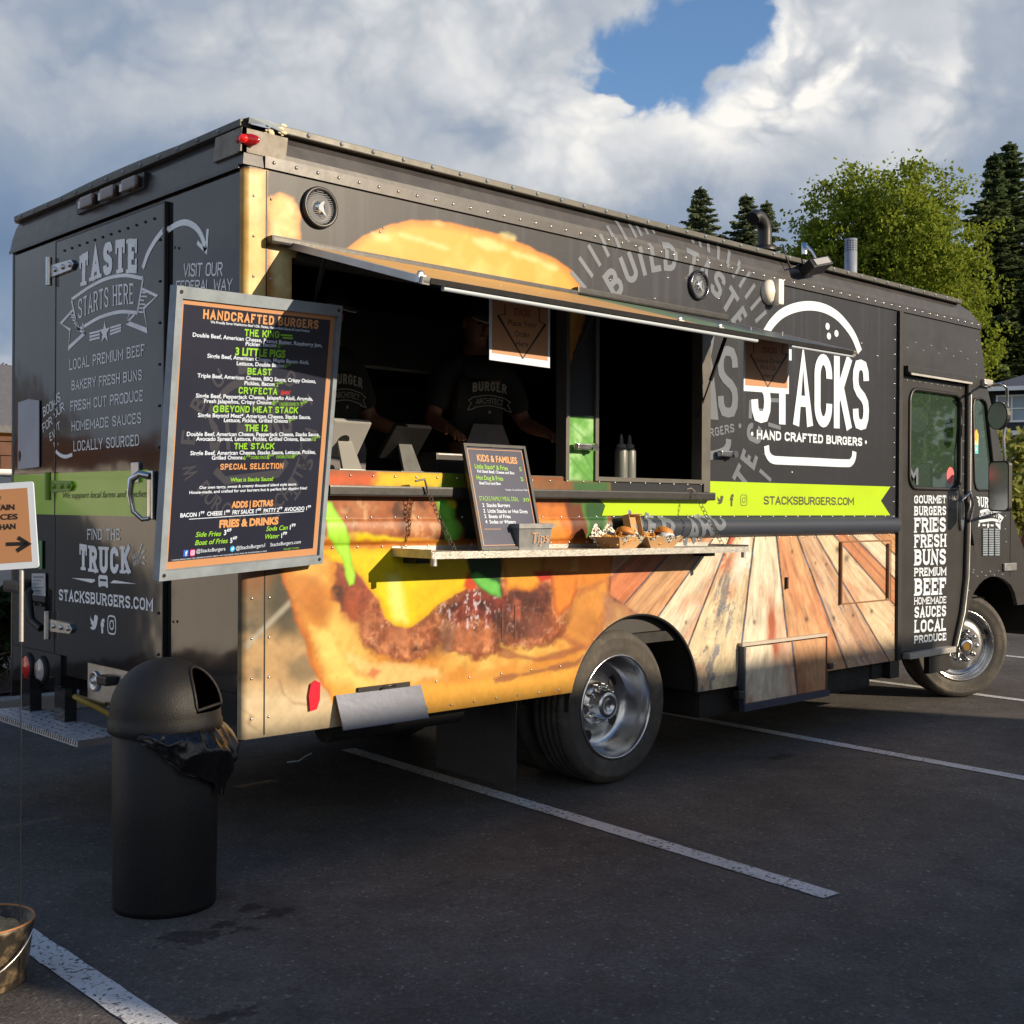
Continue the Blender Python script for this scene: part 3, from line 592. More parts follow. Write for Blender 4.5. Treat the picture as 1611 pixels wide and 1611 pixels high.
    # --- reclaimed boards
    wood = [(968, 842), (1420, 838), (1420, 1125), (1085, 1125), (1085, 1060), (1048, 986), (1003, 966), (960, 936), (961, 902)]
    i = np.where((U > 950) & (V > 835) & (z < 1.287) & (x > 2.1))[0]
    if len(i):
        u, v = U[i], V[i]; sd = sdist(wood, u, v); lines = []
        for q in PLANKS: lines.append(q[0] + (v - q[1]) / (q[3] - q[1]) * (q[2] - q[0]))
        B = np.stack([lines[0] - 40] + lines + [lines[-1] + 34], 0); idx = np.zeros(len(i), int)
        for k in range(1, len(PLANKS) + 1): idx += (u > B[k])
        lo = np.take_along_axis(B, idx[None], 0)[0]; hi = np.take_along_axis(B, np.minimum(idx + 1, len(B) - 1)[None], 0)[0]
        ac = (u - lo) / np.maximum(hi - lo, 1)
        wv = fbm(ac * 2 + idx * 7, v * .012 + idx * 3, 1, 3) - .5
        gr = fbm(ac * 9 + wv * 5 + idx * 17, v * .028 + idx * 5, 2, 5) - .5
        fine = fbm(ac * 34 + wv * 7 + idx * 9, v * .05, 5, 3) - .5
        c = np.array([A(*q) for q in PCOL])[idx]
        red = np.clip((fbm(ac * 2.2 + idx * 11 + 4, v * .016 + idx, 6, 4) - .52) / .16, 0, 1)
        c = c + (A(216, 128, 82) - c) * (red * .5)[:, None]
        c = c * (1 + gr * .75 + fine * .5)[:, None]; dk = np.clip((fbm(ac * 4 + idx * 23, v * .010 + idx * 2, 7, 5) - .58) / .1, 0, 1) * np.isin(idx, [1, 2, 4, 6, 7, 9, 11]); c = c + (A(150, 76, 44) - c) * (dk * .42)[:, None]; sh_ = np.clip((v - 985) / 90, 0, 1) * np.isin(idx, [6, 7]) * .35; c = c + (A(168, 78, 44) - c) * (sh_ * (.5 + gr))[:, None]
        gray = np.clip((fbm(ac * 15 + idx * 5, v * .045, 3, 5) + .35 * (fbm(ac * 30, v * .5, 5, 3) - .5) - .58) / .10, 0, 1) * np.isin(idx, [4, 7])* np.clip((v - 880) / 60, 0, 1) * np.clip(1.3 - abs(ac - .45) * 2.2, 0, 1)
        c = c + (A(128, 126, 130) - c) * (gray * .75)[:, None]
        gr4 = np.clip((fbm(ac * 15 + 3, v * .06, 2, 4) + .5 * (fbm(ac * 26, v * .45, 4, 3) - .5) + .5 * np.exp(-((ac - .40 + .1 * np.sin(v * .03)) / .17) ** 2) - .80) / .16, 0, 1) * (idx == 4) * np.clip((v - 870) / 40, 0, 1) * np.clip((1010 - v) / 50, 0, 1)
        c = c + (A(112, 108, 108) - c) * (gr4 * .7)[:, None]
        wp = np.clip((fbm(ac * 3 + 8, v * .05, 4, 4) - .5) / .1, 0, 1) * (idx == 4) * np.clip((930 - v) / 50, 0, 1) * np.clip(ac * 3 - .9, 0, 1); c = c + (A(250, 232, 200) - c) * wp[:, None]
        rp = np.clip((fbm(ac * 3 + 2, v * .06, 1, 4) - .42) / .1, 0, 1) * (idx == 4) * np.clip((905 - v) / 20, 0, 1) * np.clip(1.1 - ac * 1.7, 0, 1); c = c + (A(214, 96, 62) - c) * rp[:, None]
        kx = np.exp(-((u - 1214) / 7.) ** 2 - ((v - 990) / 48.) ** 2) * (idx == 5); c = c + (A(190, 84, 44) - c) * np.clip(kx * 1.1 * (1 + 2 * gr), 0, .9)[:, None]
        for (kx_, ky_, r_) in ((1187, 979, 2.6), (1269, 974, 3), (1112, 1019, 3), (1312, 972, 2.4), (1318, 864, 4), (1332, 878, 4), (1371, 962, 2.6), (1246, 868, 2), (1079, 979, 2.2), (1342, 968, 2), (1283, 886, 1.6), (1300, 888, 1.6)):
            k_ = np.exp(-(((u - kx_) / r_) ** 2 + ((v - ky_) / (r_ * 1.5)) ** 2)); c = c * (1 - .72 * k_)[:, None]
        edge = np.minimum(u - lo, hi - u); gap = np.clip(1 - (edge - 1.0) / 1.0, 0, 1) * np.isin(idx, range(1, 12)); gcol = np.where((fbm(v * .05, idx * 3., 2, 2) > .5)[:, None], A(92, 98, 110), A(58, 34, 28))
        c = c + (gcol - c) * (gap * .92)[:, None]
        m = np.clip(sd / 2.5 + .5, 0, 1); C[i] += (np.clip(c * 1.03, .004, .85) - C[i]) * m[:, None]
        j = np.where((u < 1010) & (u > 955) & (v > 925) & (v < 975))[0]      # soft edge where bun meets boards
    L([(950, 935), (962, 938), (1003, 964), (985, 985), (950, 990)], (186, 132, 96), 6, 5, op=.7)
    g_ = (V > 470) | (U < 480); C[g_] = C[g_] ** 1.06 * 1.06 * (1 + .22 * n2[g_] + .16 * n3[g_])[:, None]
    if flat: return C
    # the belt keeps the dark wrap ahead of the burger
    k = (z > 1.283) & (z < 1.40) & (x > 2.32); C[k] = A(66, 67, 71) * (0.92 + .16 * fbm(x[k] * 4, z[k] * 8, 1))[:, None]
    return C

def add_print(o, C):
    a = o.data.color_attributes.new('print', 'FLOAT_COLOR', 'POINT'); q = np.ones((len(C), 4), np.float32); q[:, :3] = np.clip(C, 0, .95); a.data.foreach_set('color', q.ravel())
def grid_mesh(name, X, Y, Z, keep, mtl, parent):
    """X, Y, Z: (nx, nz) arrays of points; keep: (nx-1, nz-1) mask of the faces that stay"""
    nx, nz = X.shape; idx = np.arange(nx * nz).reshape(nx, nz)
    q = np.stack([idx[:-1, :-1], idx[1:, :-1], idx[1:, 1:], idx[:-1, 1:]], -1)[keep]
    used = np.unique(q); mp = np.full(nx * nz, -1); mp[used] = np.arange(len(used)); q = mp[q]
    off = Vector((0, 0, 0)); p = parent
    while p is not None: off += p.location; p = p.parent
    P = np.stack([X.ravel()[used] - off.x, Y.ravel()[used] - off.y, Z.ravel()[used] - off.z], -1).astype(np.float32)
    me = D.meshes.new(name); me.vertices.add(len(P)); me.vertices.foreach_set('co', P.ravel())
    me.loops.add(q.size); me.loops.foreach_set('vertex_index', q.ravel().astype(np.int32)); me.polygons.add(len(q))
    me.polygons.foreach_set('loop_start', np.arange(0, q.size, 4, dtype=np.int32)); me.polygons.foreach_set('loop_total', np.full(len(q), 4, np.int32))
    me.polygons.foreach_set('use_smooth', np.ones(len(q), bool)); me.update(calc_edges=True); me.materials.append(mtl)
    o = D.objects.new(name, me); col.objects.link(o); o.parent = parent; return o, used
def axis(bp, step):
    r = []
    for a, b in zip(bp[:-1], bp[1:]): r += list(np.linspace(a, b, max(2, int(math.ceil((b - a) / step))), endpoint=False))
    return np.array(r + [bp[-1]])
M['print'] = paint_mat('printed_wrap')

# ------------------------------------------------------------------ the food truck
L_BODY, W_BODY = 5.06, 2.36
truck = thing("food_truck", "black step van food truck wrapped with a giant burger print, its serving hatch propped open", "food truck", (3.2, 1.18, 0))
def rivets(mb, pts, nrm, r=.007, mi=0):
    nrm = Vector(nrm).normalized(); q = nrm.to_track_quat('Z', 'Y').to_matrix().to_4x4()
    for p in pts: mb.lathe([(r, 0), (r * .8, r * .5), (r * .35, r * .75), (1e-4, r * .8)], 6, mi, Matrix.Translation(Vector(p)) @ q)

# --- printed side panel with its openings, wheel arch and half round belt
def side_y(x, z):
    bul = .042 - .026 * np.clip((2.32 - x) / .2, 0, 1)
    y = np.where((z > 1.285) & (z < 1.395), -bul * np.sqrt(np.clip(1 - ((z - 1.34) / .055) ** 2, 0, 1)), 0.)
    y = y + np.where(x < .03, .03 - np.sqrt(np.clip(.03 ** 2 - (.03 - x) ** 2, 0, 1)), 0)
    return y
xs = axis([0, .105, .224, 1.845, 2.041, 2.934, L_BODY], .0058); zs = axis([.42, .52, 1.285, 1.395, 1.6, 2.46, 2.80], .0058)
X, Z = np.meshgrid(xs, zs, indexing='ij')
ACX, ACZ, ARX, ARZ = 2.392, .42, .515, .466
xc = (xs[:-1] + xs[1:]) / 2; zc = (zs[:-1] + zs[1:]) / 2; XC, ZC = np.meshgrid(xc, zc, indexing='ij')
keep = np.ones(XC.shape, bool)
keep &= ~((XC > .224) & (XC < 1.845) & (ZC > 1.6) & (ZC < 2.46)); keep &= ~((XC > 2.041) & (XC < 2.934) & (ZC > 1.6) & (ZC < 2.46))
keep &= ~((XC < ACX) & (ZC < .52)); rr = np.sqrt(((XC - ACX) / ARX) ** 2 + ((ZC - ACZ) / ARZ) ** 2); keep &= ~(rr < 1)
rv = np.sqrt(((X - ACX) / ARX) ** 2 + ((Z - ACZ) / ARZ) ** 2); near = (np.abs(rv - 1) < .02) & (rv > .9) & (Z > .43)
X = np.where(near, ACX + (X - ACX) / rv, X); Z = np.where(near, ACZ + (Z - ACZ) / rv, Z)
Y = side_y(X, Z)
side_wall, used = grid_mesh("side_wall", X, Y, Z, keep, M['print'], truck)
add_print(side_wall, paint(X.ravel()[used], Z.ravel()[used]))

# trims lying on the side: groove of the corner post, rivets, arch lip, sill bars, window frames
mb = MB()
for a, b in ((.104, .5),):
    mb.box((a - .002, -.003, .53), (a + .002, .004, 2.79), 0)
mb.build("corner_seam", [M['dark']], side_wall)
mb = MB(); pts = []
for x0 in (.045, .125): pts += [(x0, 0, z) for z in np.arange(.6, 2.78, .16)]
pts += [(x, 0, 1.615 - .035) for x in np.arange(.4, 2.95, .12)] + [(x, 0, 1.275) for x in np.arange(.3, 5.0, .13)] + [(x, 0, 1.402) for x in np.arange(.5, 5.0, .13)]
pts += [(5.03, 0, z) for z in np.arange(.5, 2.78, .1)] + [(x, 0, .545) for x in np.arange(.95, 1.85, .14)] + [(x, 0, .66) for x in np.arange(1.0, 1.85, .2)] + [(x, 0, .46) for x in np.arange(2.95, 5.0, .17)]
for px in ((603, 348 + 10), (1050, 437), (1110, 570), (1246, 743), (1130, 470), (1300, 590), (1380, 560), (1355, 540), (598, 365), (960, 440), (1030, 470)):
    p = S(*px); pts.append((p[0], 0, p[2]))
rivets(mb, pts, (0, -1, 0), .0065); mb.build("rivet", [M['steel']], side_wall, kind="stuff")
mb = MB()
q = [(ACX + ARX * math.cos(t), ACZ + ARZ * math.sin(t)) for t in np.linspace(0, math.pi - .21, 40)]
mb.tube([(a, .012, b) for a, b in q], .013, 6); mb.build("arch_lip", [M['blackmetal']], side_wall)
mb = MB()   # wheel well
for t0, t1 in zip(np.linspace(0, math.pi, 25)[:-1], np.linspace(0, math.pi, 25)[1:]):
    P = [(ACX + ARX * 1.01 * math.cos(t), ACZ + ARZ * 1.01 * math.sin(t)) for t in (t0, t1)]
    mb.add([(P[0][0], .01, P[0][1]), (P[1][0], .01, P[1][1]), (P[1][0], .8, P[1][1]), (P[0][0], .8, P[0][1])], [(0, 1, 2, 3)])
mb.add([(ACX - .53, .8, .3), (ACX + .53, .8, .3), (ACX + .53, .8, .9), (ACX - .53, .8, .9)], [(0, 1, 2, 3)])
mb.build("wheel_well", [M['underbody']], truck)
mb = MB()
mb.box((.38, -.055, 1.492), (2.985, -.001, 1.537), 0, bev=.008); mb.build("sill_channel", [M['blackmetal']], truck)
WF = mat('grey_window_frame', srgb(92, 90, 86), .4, .3, .15, 10)
for (x0, x1) in ((.224, 1.845), (2.041, 2.934)):
    mb = MB()
    rest = (((x0 + .022, -.0115, 1.585), (x1 - .022, .06, 1.607)), ((x0 - .002, -.012, 1.585), (x0 + .022, .06, 2.475))) if x0 > 1 else (((x0 + .003, .004, 1.5995), (x1 - .022, .06, 1.6035)),)
    for a, b in rest + (((x1 - .022, -.012, 1.585), (x1 + .002, .06, 2.475)), ((x0 + .022, -.0115, 2.45), (x1 - .022, .06, 2.475))): mb.box(a, b, 0)
    if x0 > 1: mb.box((2.936, -.010, 1.54), (2.992, -.001, 2.46), 0)
    mb.build("window_frame", [WF], truck)
mb = MB(); mb.plate(SIDE, [(1.87, 1.64), (1.935, 1.64), (1.935, 2.4), (1.87, 2.4)], (), .006, .002); mb.build("post_strip", [M['steel']], truck) if False else None
for px in ((905, 703), (1130, 714)):   # latch on the post and on the right
    p = S(*px); mb = MB(); mb.box((p[0] - .03, -.05, p[2] - .016), (p[0] + .12, -.013, p[2] + .016), 0, bev=.006); mb.tube([(p[0] + .09, -.06, p[2]), (p[0] + .09, -.012, p[2])], .02, 10)
    mb.build("latch", [M['chrome']], truck)

# --- interior shell
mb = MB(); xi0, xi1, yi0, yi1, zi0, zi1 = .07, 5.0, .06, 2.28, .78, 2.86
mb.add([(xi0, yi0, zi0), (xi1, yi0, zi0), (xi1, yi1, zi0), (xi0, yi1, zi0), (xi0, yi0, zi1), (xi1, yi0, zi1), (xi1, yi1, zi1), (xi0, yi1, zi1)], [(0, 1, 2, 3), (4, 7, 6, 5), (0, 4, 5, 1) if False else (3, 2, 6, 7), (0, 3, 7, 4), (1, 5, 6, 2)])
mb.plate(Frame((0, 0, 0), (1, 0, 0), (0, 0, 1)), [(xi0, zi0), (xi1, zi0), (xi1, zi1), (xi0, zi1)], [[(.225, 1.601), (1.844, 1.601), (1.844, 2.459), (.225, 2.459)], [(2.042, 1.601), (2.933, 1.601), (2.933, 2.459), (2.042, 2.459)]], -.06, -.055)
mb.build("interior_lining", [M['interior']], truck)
mb = MB(); mb.box((.08, .065, 1.55), (3.4, .42, 1.592), 0, bev=.004); mb.box((.08, .41, .79), (3.4, .43, 1.55), 0); mb.build("serving_counter", [M['steel']], truck)
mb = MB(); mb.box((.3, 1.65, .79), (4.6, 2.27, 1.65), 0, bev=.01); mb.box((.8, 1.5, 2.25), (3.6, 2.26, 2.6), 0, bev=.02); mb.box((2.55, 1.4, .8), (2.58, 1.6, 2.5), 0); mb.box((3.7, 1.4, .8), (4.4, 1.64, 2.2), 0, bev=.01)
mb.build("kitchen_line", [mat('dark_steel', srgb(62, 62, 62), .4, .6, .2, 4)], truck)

# --- cove around the roof, seam flange, roof rail, roof
rings = [(2.797, -.006, -.008, 6.275), (2.87, .004, .004, 6.23), (2.92, .018, .016, 6.15), (2.955, .034, .03, 6.03), (2.975, .05, .045, 5.99)]
def ring(z, iy, ix, xf): return [(ix, iy, z), (xf, iy, z), (xf, W_BODY - iy, z), (ix, W_BODY - iy, z)]
mb = MB(); vs = []
for r_ in rings: vs += ring(*r_)
mb.add(vs, [(i * 4 + j, i * 4 + (j + 1) % 4, i * 4 + 4 + (j + 1) % 4, i * 4 + 4 + j) for i in range(len(rings) - 1) for j in range(4)], 0)
mb.add([(-.008, -.006, 2.797), (6.275, -.006, 2.797), (6.275, 2.366, 2.797), (-.008, 2.366, 2.797)], [(0, 3, 2, 1)], 0)
mb.box((.09, -.012, 2.798), (6.27, -.0062, 2.846), 0); mb.box((-.0135, .02, 2.785), (-.0082, 2.36, 2.80), 0)
rivets(mb, [(x, -.012, 2.825) for x in np.arange(.13, 6.25, .105)], (0, -1, 0), .0085, 1)
mb.build("upper_panel", [M['blackroof'], M['steel']], truck)
mb = MB()
mb.box((.17, -.004, 2.956), (5.985, .06, 2.986), 0, bev=.004); mb.box((.02, W_BODY - .06, 2.956), (5.985, W_BODY + .004, 2.986), 0)
mb.box((.0, .03, 2.955), (.05, W_BODY - .03, 2.984), 0, bev=.004)
rivets(mb, [(x, -.004, 2.972) for x in np.arange(.3, 5.95, .165)], (0, -1, 0), .011, 1)
rivets(mb, [(0, y, 2.97) for y in np.arange(.2, 2.3, .17)], (-1, 0, 0), .010, 1)
mb.build("roof_rail", [mat('rail_grey', srgb(74, 74, 70), .45, .3, .2, 12), M['galv']], truck)
mb = MB(); n = 16
vs = []
for x in (.02, 5.97):
    for k in range(n + 1):
        y = .04 + (W_BODY - .08) * k / n; vs.append((x, y, 2.975 + .03 * math.sin(math.pi * k / n)))
mb.add(vs, [(k, k + n + 1, k + n + 2, k + 1) for k in range(n)] + [list(range(n + 1)), list(range(n + 1, 2 * n + 2))[::-1]], 0, False)
roof = mb.build("roof", [M['blackroof']], truck)
# sealant and torn corner at the rear of the rail
mb = MB()
for i in range(16): mb.ball((.10 + RS.rand() * .09, -.004 + RS.rand() * .01, 2.94 + RS.rand() * .05), .004 + .006 * RS.rand(), 5, 0, (1.8, .4, .8))
mb.build("sealant", [mat('old_sealant', srgb(196, 186, 158), .8, 0, .2, 40)], roof)
mb = MB(); mb.add([(.02, -.006, 2.985), (.09, -.012, 2.99), (.18, -.006, 2.985), (.18, .05, 2.99), (.02, .05, 2.99), (.02, .0, 2.962), (.18, -.002, 2.958), (.09, -.02, 2.966)], [(0, 1, 3, 4), (1, 2, 3), (0, 5, 7, 1), (1, 7, 6, 2)])
mb.build("bent_corner_plate", [M['galv']], roof)
# vent pipes, lamp and wall fittings
p = S(1203, 384, 1.0)
mb = MB(); zt = S(1205, 362, 1.0)[2]
mb.lathe([(.085, 0), (.085, .03), (.06, .035)], 16, 0, Matrix.Translation((p[0], 1.0, p[2] - .05)))
el = [(p[0], 1.0, p[2] - .1), (p[0], 1.0, zt - .02)] + [(p[0] - .10 + .10 * math.cos(t), 1.0, zt - .02 + .10 * math.sin(t)) for t in np.linspace(.2, 1.75, 7)] + [(p[0] - .15, 1.0, zt + .055)]
mb.tube(el, .052, 14); mb.build("vent_elbow", [M['dark']], truck)
p = S(1338.5, 424, .9); zt = S(1338.5, 376, .9)[2]
mb = MB(); mb.lathe([(.048, -.3), (.048, zt - p[2]), (.042, zt - p[2]), (.042, zt - p[2] - .05)], 20, 0, Matrix.Translation((p[0], .9, p[2])))
flue = mb.build("flue_pipe", [mat('pale_steel', lit(190, 182, 172), .38, .3, .15, 20)], truck)
mb = MB()
for k in range(5):
    for j in range(14):
        t = 2 * math.pi * j / 14; q = Vector((math.cos(t), math.sin(t), 0)).to_track_quat('Z', 'Y').to_matrix().to_4x4()
        mb.lathe([(.006, 0), (1e-4, .0006)], 6, 0, Matrix.Translation((p[0] + .0483 * math.cos(t), .9 + .0483 * math.sin(t), zt - .02 - k * .018)) @ q)
mb.build("flue_hole", [M['ink']], flue, kind="stuff")
p = S(1280, 419, -.06)
mb = MB(); Q = Matrix.Translation((p[0], -.07, p[2])) @ Matrix.Rotation(math.radians(-14), 4, 'Y') @ Matrix.Rotation(math.radians(-30), 4, 'X')
mb.box((-.10, -.05, -.035), (.12, .05, .03), 0, Q, .01); mb.box((-.07, -.051, -.024), (.09, -.056, .018), 1, Q)
mb.tube([(p[0] - .01, -.02, p[2] + .13), (p[0] - .02, -.06, p[2] + .09), (p[0], -.08, p[2] + .03)], .009, 8, 2); mb.lathe([(.018, 0), (.018, .07), (1e-4, .075)], 12, 2, Matrix.Translation((p[0] - .01, .0, p[2] + .08)))
mb.tube([(p[0] - .1, -.02, p[2] - .0), (p[0] - .19, -.02, p[2] - .03), (p[0] - .22, .0, p[2] + .05), (p[0] - .21, .02, p[2] + .11)], .006, 6, 0)
mb.build("floodlight", [M['dark'], M['clearlens'], M['chrome']], truck)
p = S(1211, 460, -.01)
mb = MB(); mb.lathe([(.075, 0), (.075, .015), (.07, .03), (.055, .045), (1e-4, .055)], 24, 0, Matrix.Translation((p[0], 0, p[2])) @ Matrix.Rotation(math.radians(90), 4, 'X'))
mb.box((p[0] + .0, -.075, p[2] - .075), (p[0] + .055, -.005, p[2] + .075), 0, bev=.012); mb.build("scene_lamp", [mat('cream_plastic', srgb(226, 218, 204), .45)], truck)
for (x, z, r, chrome) in ((.353, 2.685, .086, 0), (2.877, 2.69, .083, 1)):
    mb = MB(); Q = Matrix.Translation((x, 0, z)) @ Matrix.Rotation(math.radians(90), 4, 'X')
    mb.lathe([(r, 0), (r, .012), (r * .97, .022), (r * .86, .024), (r * .80, .015), (r * .80, .004)], 36, 0, Q)
    s_ = mb.build("loudspeaker", [M['blackmetal'] if not chrome else mat('dark_chrome', (.12, .12, .13), .16, .9)], truck)
    mb = MB()
    mb.lathe([(r * .8, .004), (r * .5, -.002), (r * .3, .002)], 32, 1, Q); mb.lathe([(r * .3, .004), (r * .28, .012), (r * .15, .018), (1e-4, .019)], 24, 2, Q)
    for k in range(-8, 9):
        h = r * .095 * k; w = math.sqrt(max(0, (r * .8) ** 2 - h * h)) - .002
        mb.add([Q @ Vector(v) for v in ((-w, h - .0016, .012), (w, h - .0016, .012), (w, h + .0016, .0125), (-w, h + .0016, .0125))], [(0, 1, 2, 3)], 0)
    mb.add([Q @ Vector((a * r, b * r, .021)) for a, b in ((-.13, .05), (-.02, .2), (.2, .33), (.12, .1), (.18, -.2), (.32, -.42), (.0, -.2), (-.16, -.12))], [list(range(8))], 3)
    mb.build("speaker_grille", [M['grey'], M['dark'], M['chrome'], M['galv']], s_)

# --- serving hatch: lid, gutter bar, lamp tubes, struts
HX0, HX1, HY, HZ, FY, FZ = .2, 3.07, -.02, 2.512, -.88, 2.258
def hatch(x, t, d=0.):
    v = np.array([0, FY - HY, FZ - HZ]); l = np.linalg.norm(v); nn = np.array([0, v[2], -v[1]]) / l; nn = nn if nn[2] > 0 else -nn
    return np.array([x, HY, HZ]) + v * t + nn * d
HF = Frame((HX0, HY, HZ), (1, 0, 0), (hatch(0, 1) - hatch(0, 0)) / np.linalg.norm(hatch(0, 1) - hatch(0, 0)))
mb = MB(); c8 = lambda d0, d1, a=HX0, b=HX1, t0=0, t1=1: [hatch(a, t0, d0), hatch(b, t0, d0), hatch(b, t1, d0), hatch(a, t1, d0), hatch(a, t0, d1), hatch(b, t0, d1), hatch(b, t1, d1), hatch(a, t1, d1)]
BX = [(3, 2, 1, 0), (4, 5, 6, 7), (0, 1, 5, 4), (1, 2, 6, 5), (2, 3, 7, 6), (3, 0, 4, 7)]
mb.add(c8(-.016, 0), BX, 0)
lid = mb.build("hatch_lid", [M['alu']], truck)
mb = MB(); nn_ = 120; xs_ = np.linspace(HX0 + .02, HX1 - .02, nn_)
hx, ht = np.meshgrid(xs_, np.linspace(.02, .98, 40), indexing='ij')
pts_ = np.array([hatch(a, b, .003) for a, b in zip(hx.ravel(), ht.ravel())]).reshape(nn_, 40, 3)
lp, us = grid_mesh("hatch_print", pts_[..., 0], pts_[..., 1], pts_[..., 2], np.ones((nn_ - 1, 39), bool), M['print'], lid)
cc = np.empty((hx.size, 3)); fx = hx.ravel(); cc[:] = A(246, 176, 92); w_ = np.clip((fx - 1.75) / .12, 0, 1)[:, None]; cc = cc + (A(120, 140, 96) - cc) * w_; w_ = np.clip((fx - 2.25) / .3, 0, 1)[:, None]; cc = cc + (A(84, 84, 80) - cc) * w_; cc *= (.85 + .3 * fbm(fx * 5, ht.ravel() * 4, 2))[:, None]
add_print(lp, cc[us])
for a, b in ((HX0 - .004, HX0 + .03), (HX1 - .03, HX1 + .004)): mb = MB(); mb.add(c8(-.022, .005, a, b), BX, 0); mb.build("lid_edge", [M['alu']], lid)
mb = MB(); mb.add(c8(-.016, .004, HX0 + .03, HX1 - .03, .985, 1.004), BX, 0); mb.build("lid_shadow_lip", [M['blackmetal']], lid)  # black lip carries the shadow line above the lamp tube in its colour
for px in ((662, 436), (1070, 499), (1133, 505)):
    p = S(px[0], px[1], FY * .97); mb = MB(); mb.ball((p[0], FY * .97, FZ + .018), .013, 6, 0, (1.4, .7, 1)); mb.box((p[0] - .016, FY * .97 - .01, FZ - .012), (p[0] + .016, FY * .97 + .01, FZ + .014), 0); mb.build("lid_catch", [M['steel']], lid)
mb = MB()
mb.tube([hatch(.30, .99, -.026), hatch(2.22, .99, -.026)], .010, 12, 0); mb.build("lamp_tube", [mat('dull_white_tube', lit(226, 222, 210), .5)], lid)
mb = MB(); mb.tube([hatch(2.5, .99, -.024), hatch(3.06, .99, -.024)], .008, 12, 0); mb.build("lamp_tube", [mat('dull_white_tube', lit(226, 222, 210), .5)], lid)
mb = MB(); mb.box((.1, -.05, 2.495), (1.87, -.002, 2.528), 0, bev=.01); mb.box((1.872, -.042, 2.515), (3.12, -.002, 2.55), 0, bev=.008); mb.build("hatch_hinge", [M['blackmetal']], truck)
for a, b in (((2.911, .02, 1.957), (2.952, -.16, 2.44)), ((1.883, .02, 2.18), (1.91, -.14, 2.45)), ((.334, .02, 2.25), (.29, -.14, 2.45))):
    mb = MB(); a = Vector(a); b = Vector(b); m_ = a.lerp(b, .42); mb.tube([a, m_], .005, 8); mb.tube([m_, b], .011, 8); mb.build("gas_strut", [M['dark']], truck)

# --- serving shelf on chains
SH0, SH1, SHY = .747, 2.994, -.272
zsh = lambda x: 1.256 - .008 * (x - SH0)
mb = MB()
def shp(x, y, dz): return (x, y, zsh(x) + dz)
for (xa, xb, ya, yb, za, zb) in ((SH0, SH1, -.27, -.001, -.006, 0), (SH0, SH1, SHY - .003, -.2702, -.028, .003), (SH0 - .003, SH0 - .0002, SHY, -.002, -.026, .012), (SH1 + .0002, SH1 + .003, SHY, -.002, -.026, .012), (SH0, SH1, -.0008, .004, -.02, .02)):
    vs = [shp(x, y, z) for x in (xa, xb) for y in (ya, yb) for z in (za, zb)]
    mb.add(vs, [(0, 1, 3, 2), (4, 6, 7, 5), (0, 4, 5, 1), (2, 3, 7, 6), (0, 2, 6, 4), (1, 5, 7, 3)])
for x in (SH0 + .1, SH1 - .1): mb.box((x - .04, -.09, zsh(x) - .055), (x + .04, -.002, zsh(x) - .0065), 1)
for x in (SH0 + .02, SH1 - .03): mb.lathe([(.014, 0), (.014, .03)], 10, 0, Matrix.Translation((x, SHY + .012, zsh(x) - .058)))
rivets(mb, [(x, SHY - .003, zsh(x) - .014) for x in np.arange(SH0 + .1, SH1, .2)], (0, -1, 0), .004)
shelf = mb.build("serving_shelf", [mat('tread_aluminium', srgb(176, 174, 168), .40, .5, .22, 22, .25, 120), M['dark']], truck)
def chain(mb, a, b, n, sag=0.03, r=.0017):
    a, b = Vector(a), Vector(b)
    P = [a.lerp(b, i / n) - Vector((0, 0, sag * 4 * (i / n) * (1 - i / n))) for i in range(n + 1)]
    for i in range(n):
        c = (P[i] + P[i + 1]) / 2; d = (P[i + 1] - P[i]); q = d.to_track_quat('X', 'Z').to_matrix().to_4x4(); l = d.length * .66
        Mx = Matrix.Translation(c) @ q @ Matrix.Rotation(math.radians(90 if i % 2 else 20), 4, 'X')
        loop = [Mx @ Vector((l * math.cos(t) , .011 * math.sin(t), 0)) for t in np.linspace(0, 2 * math.pi, 11)]
        mb.tube(loop, r, 5, 0, False)
mb = MB(); a = S(653, 757, -.06); b = S(668, 754, -.07)
mb.tube([a, b, S(672, 768, -.07), S(674, 776, -.07)], .005, 6); chain(mb, S(674, 774, -.07), S(718.5, 871, SHY), 15, .01)
mb.build("shelf_chain", [mat('dark_chain', srgb(96, 92, 84), .5, .6)], shelf)
mb = MB(); a = S(1087, 768, -.06); mb.tube([S(1080, 770, -.055), a, S(1093, 774, -.07)], .005, 6); chain(mb, S(1092, 772, -.07), S(1140, 862, SHY), 15, .01)
mb.build("shelf_chain", [mat('dark_chain', srgb(96, 92, 84), .5, .6)], shelf)
mb = MB(); chain(mb, S(645, 785, -.02), S(640, 850, -.012), 9, -.0); mb.build("shelf_chain", [mat('rusty_chain', srgb(104, 66, 40), .7, .3)], shelf)

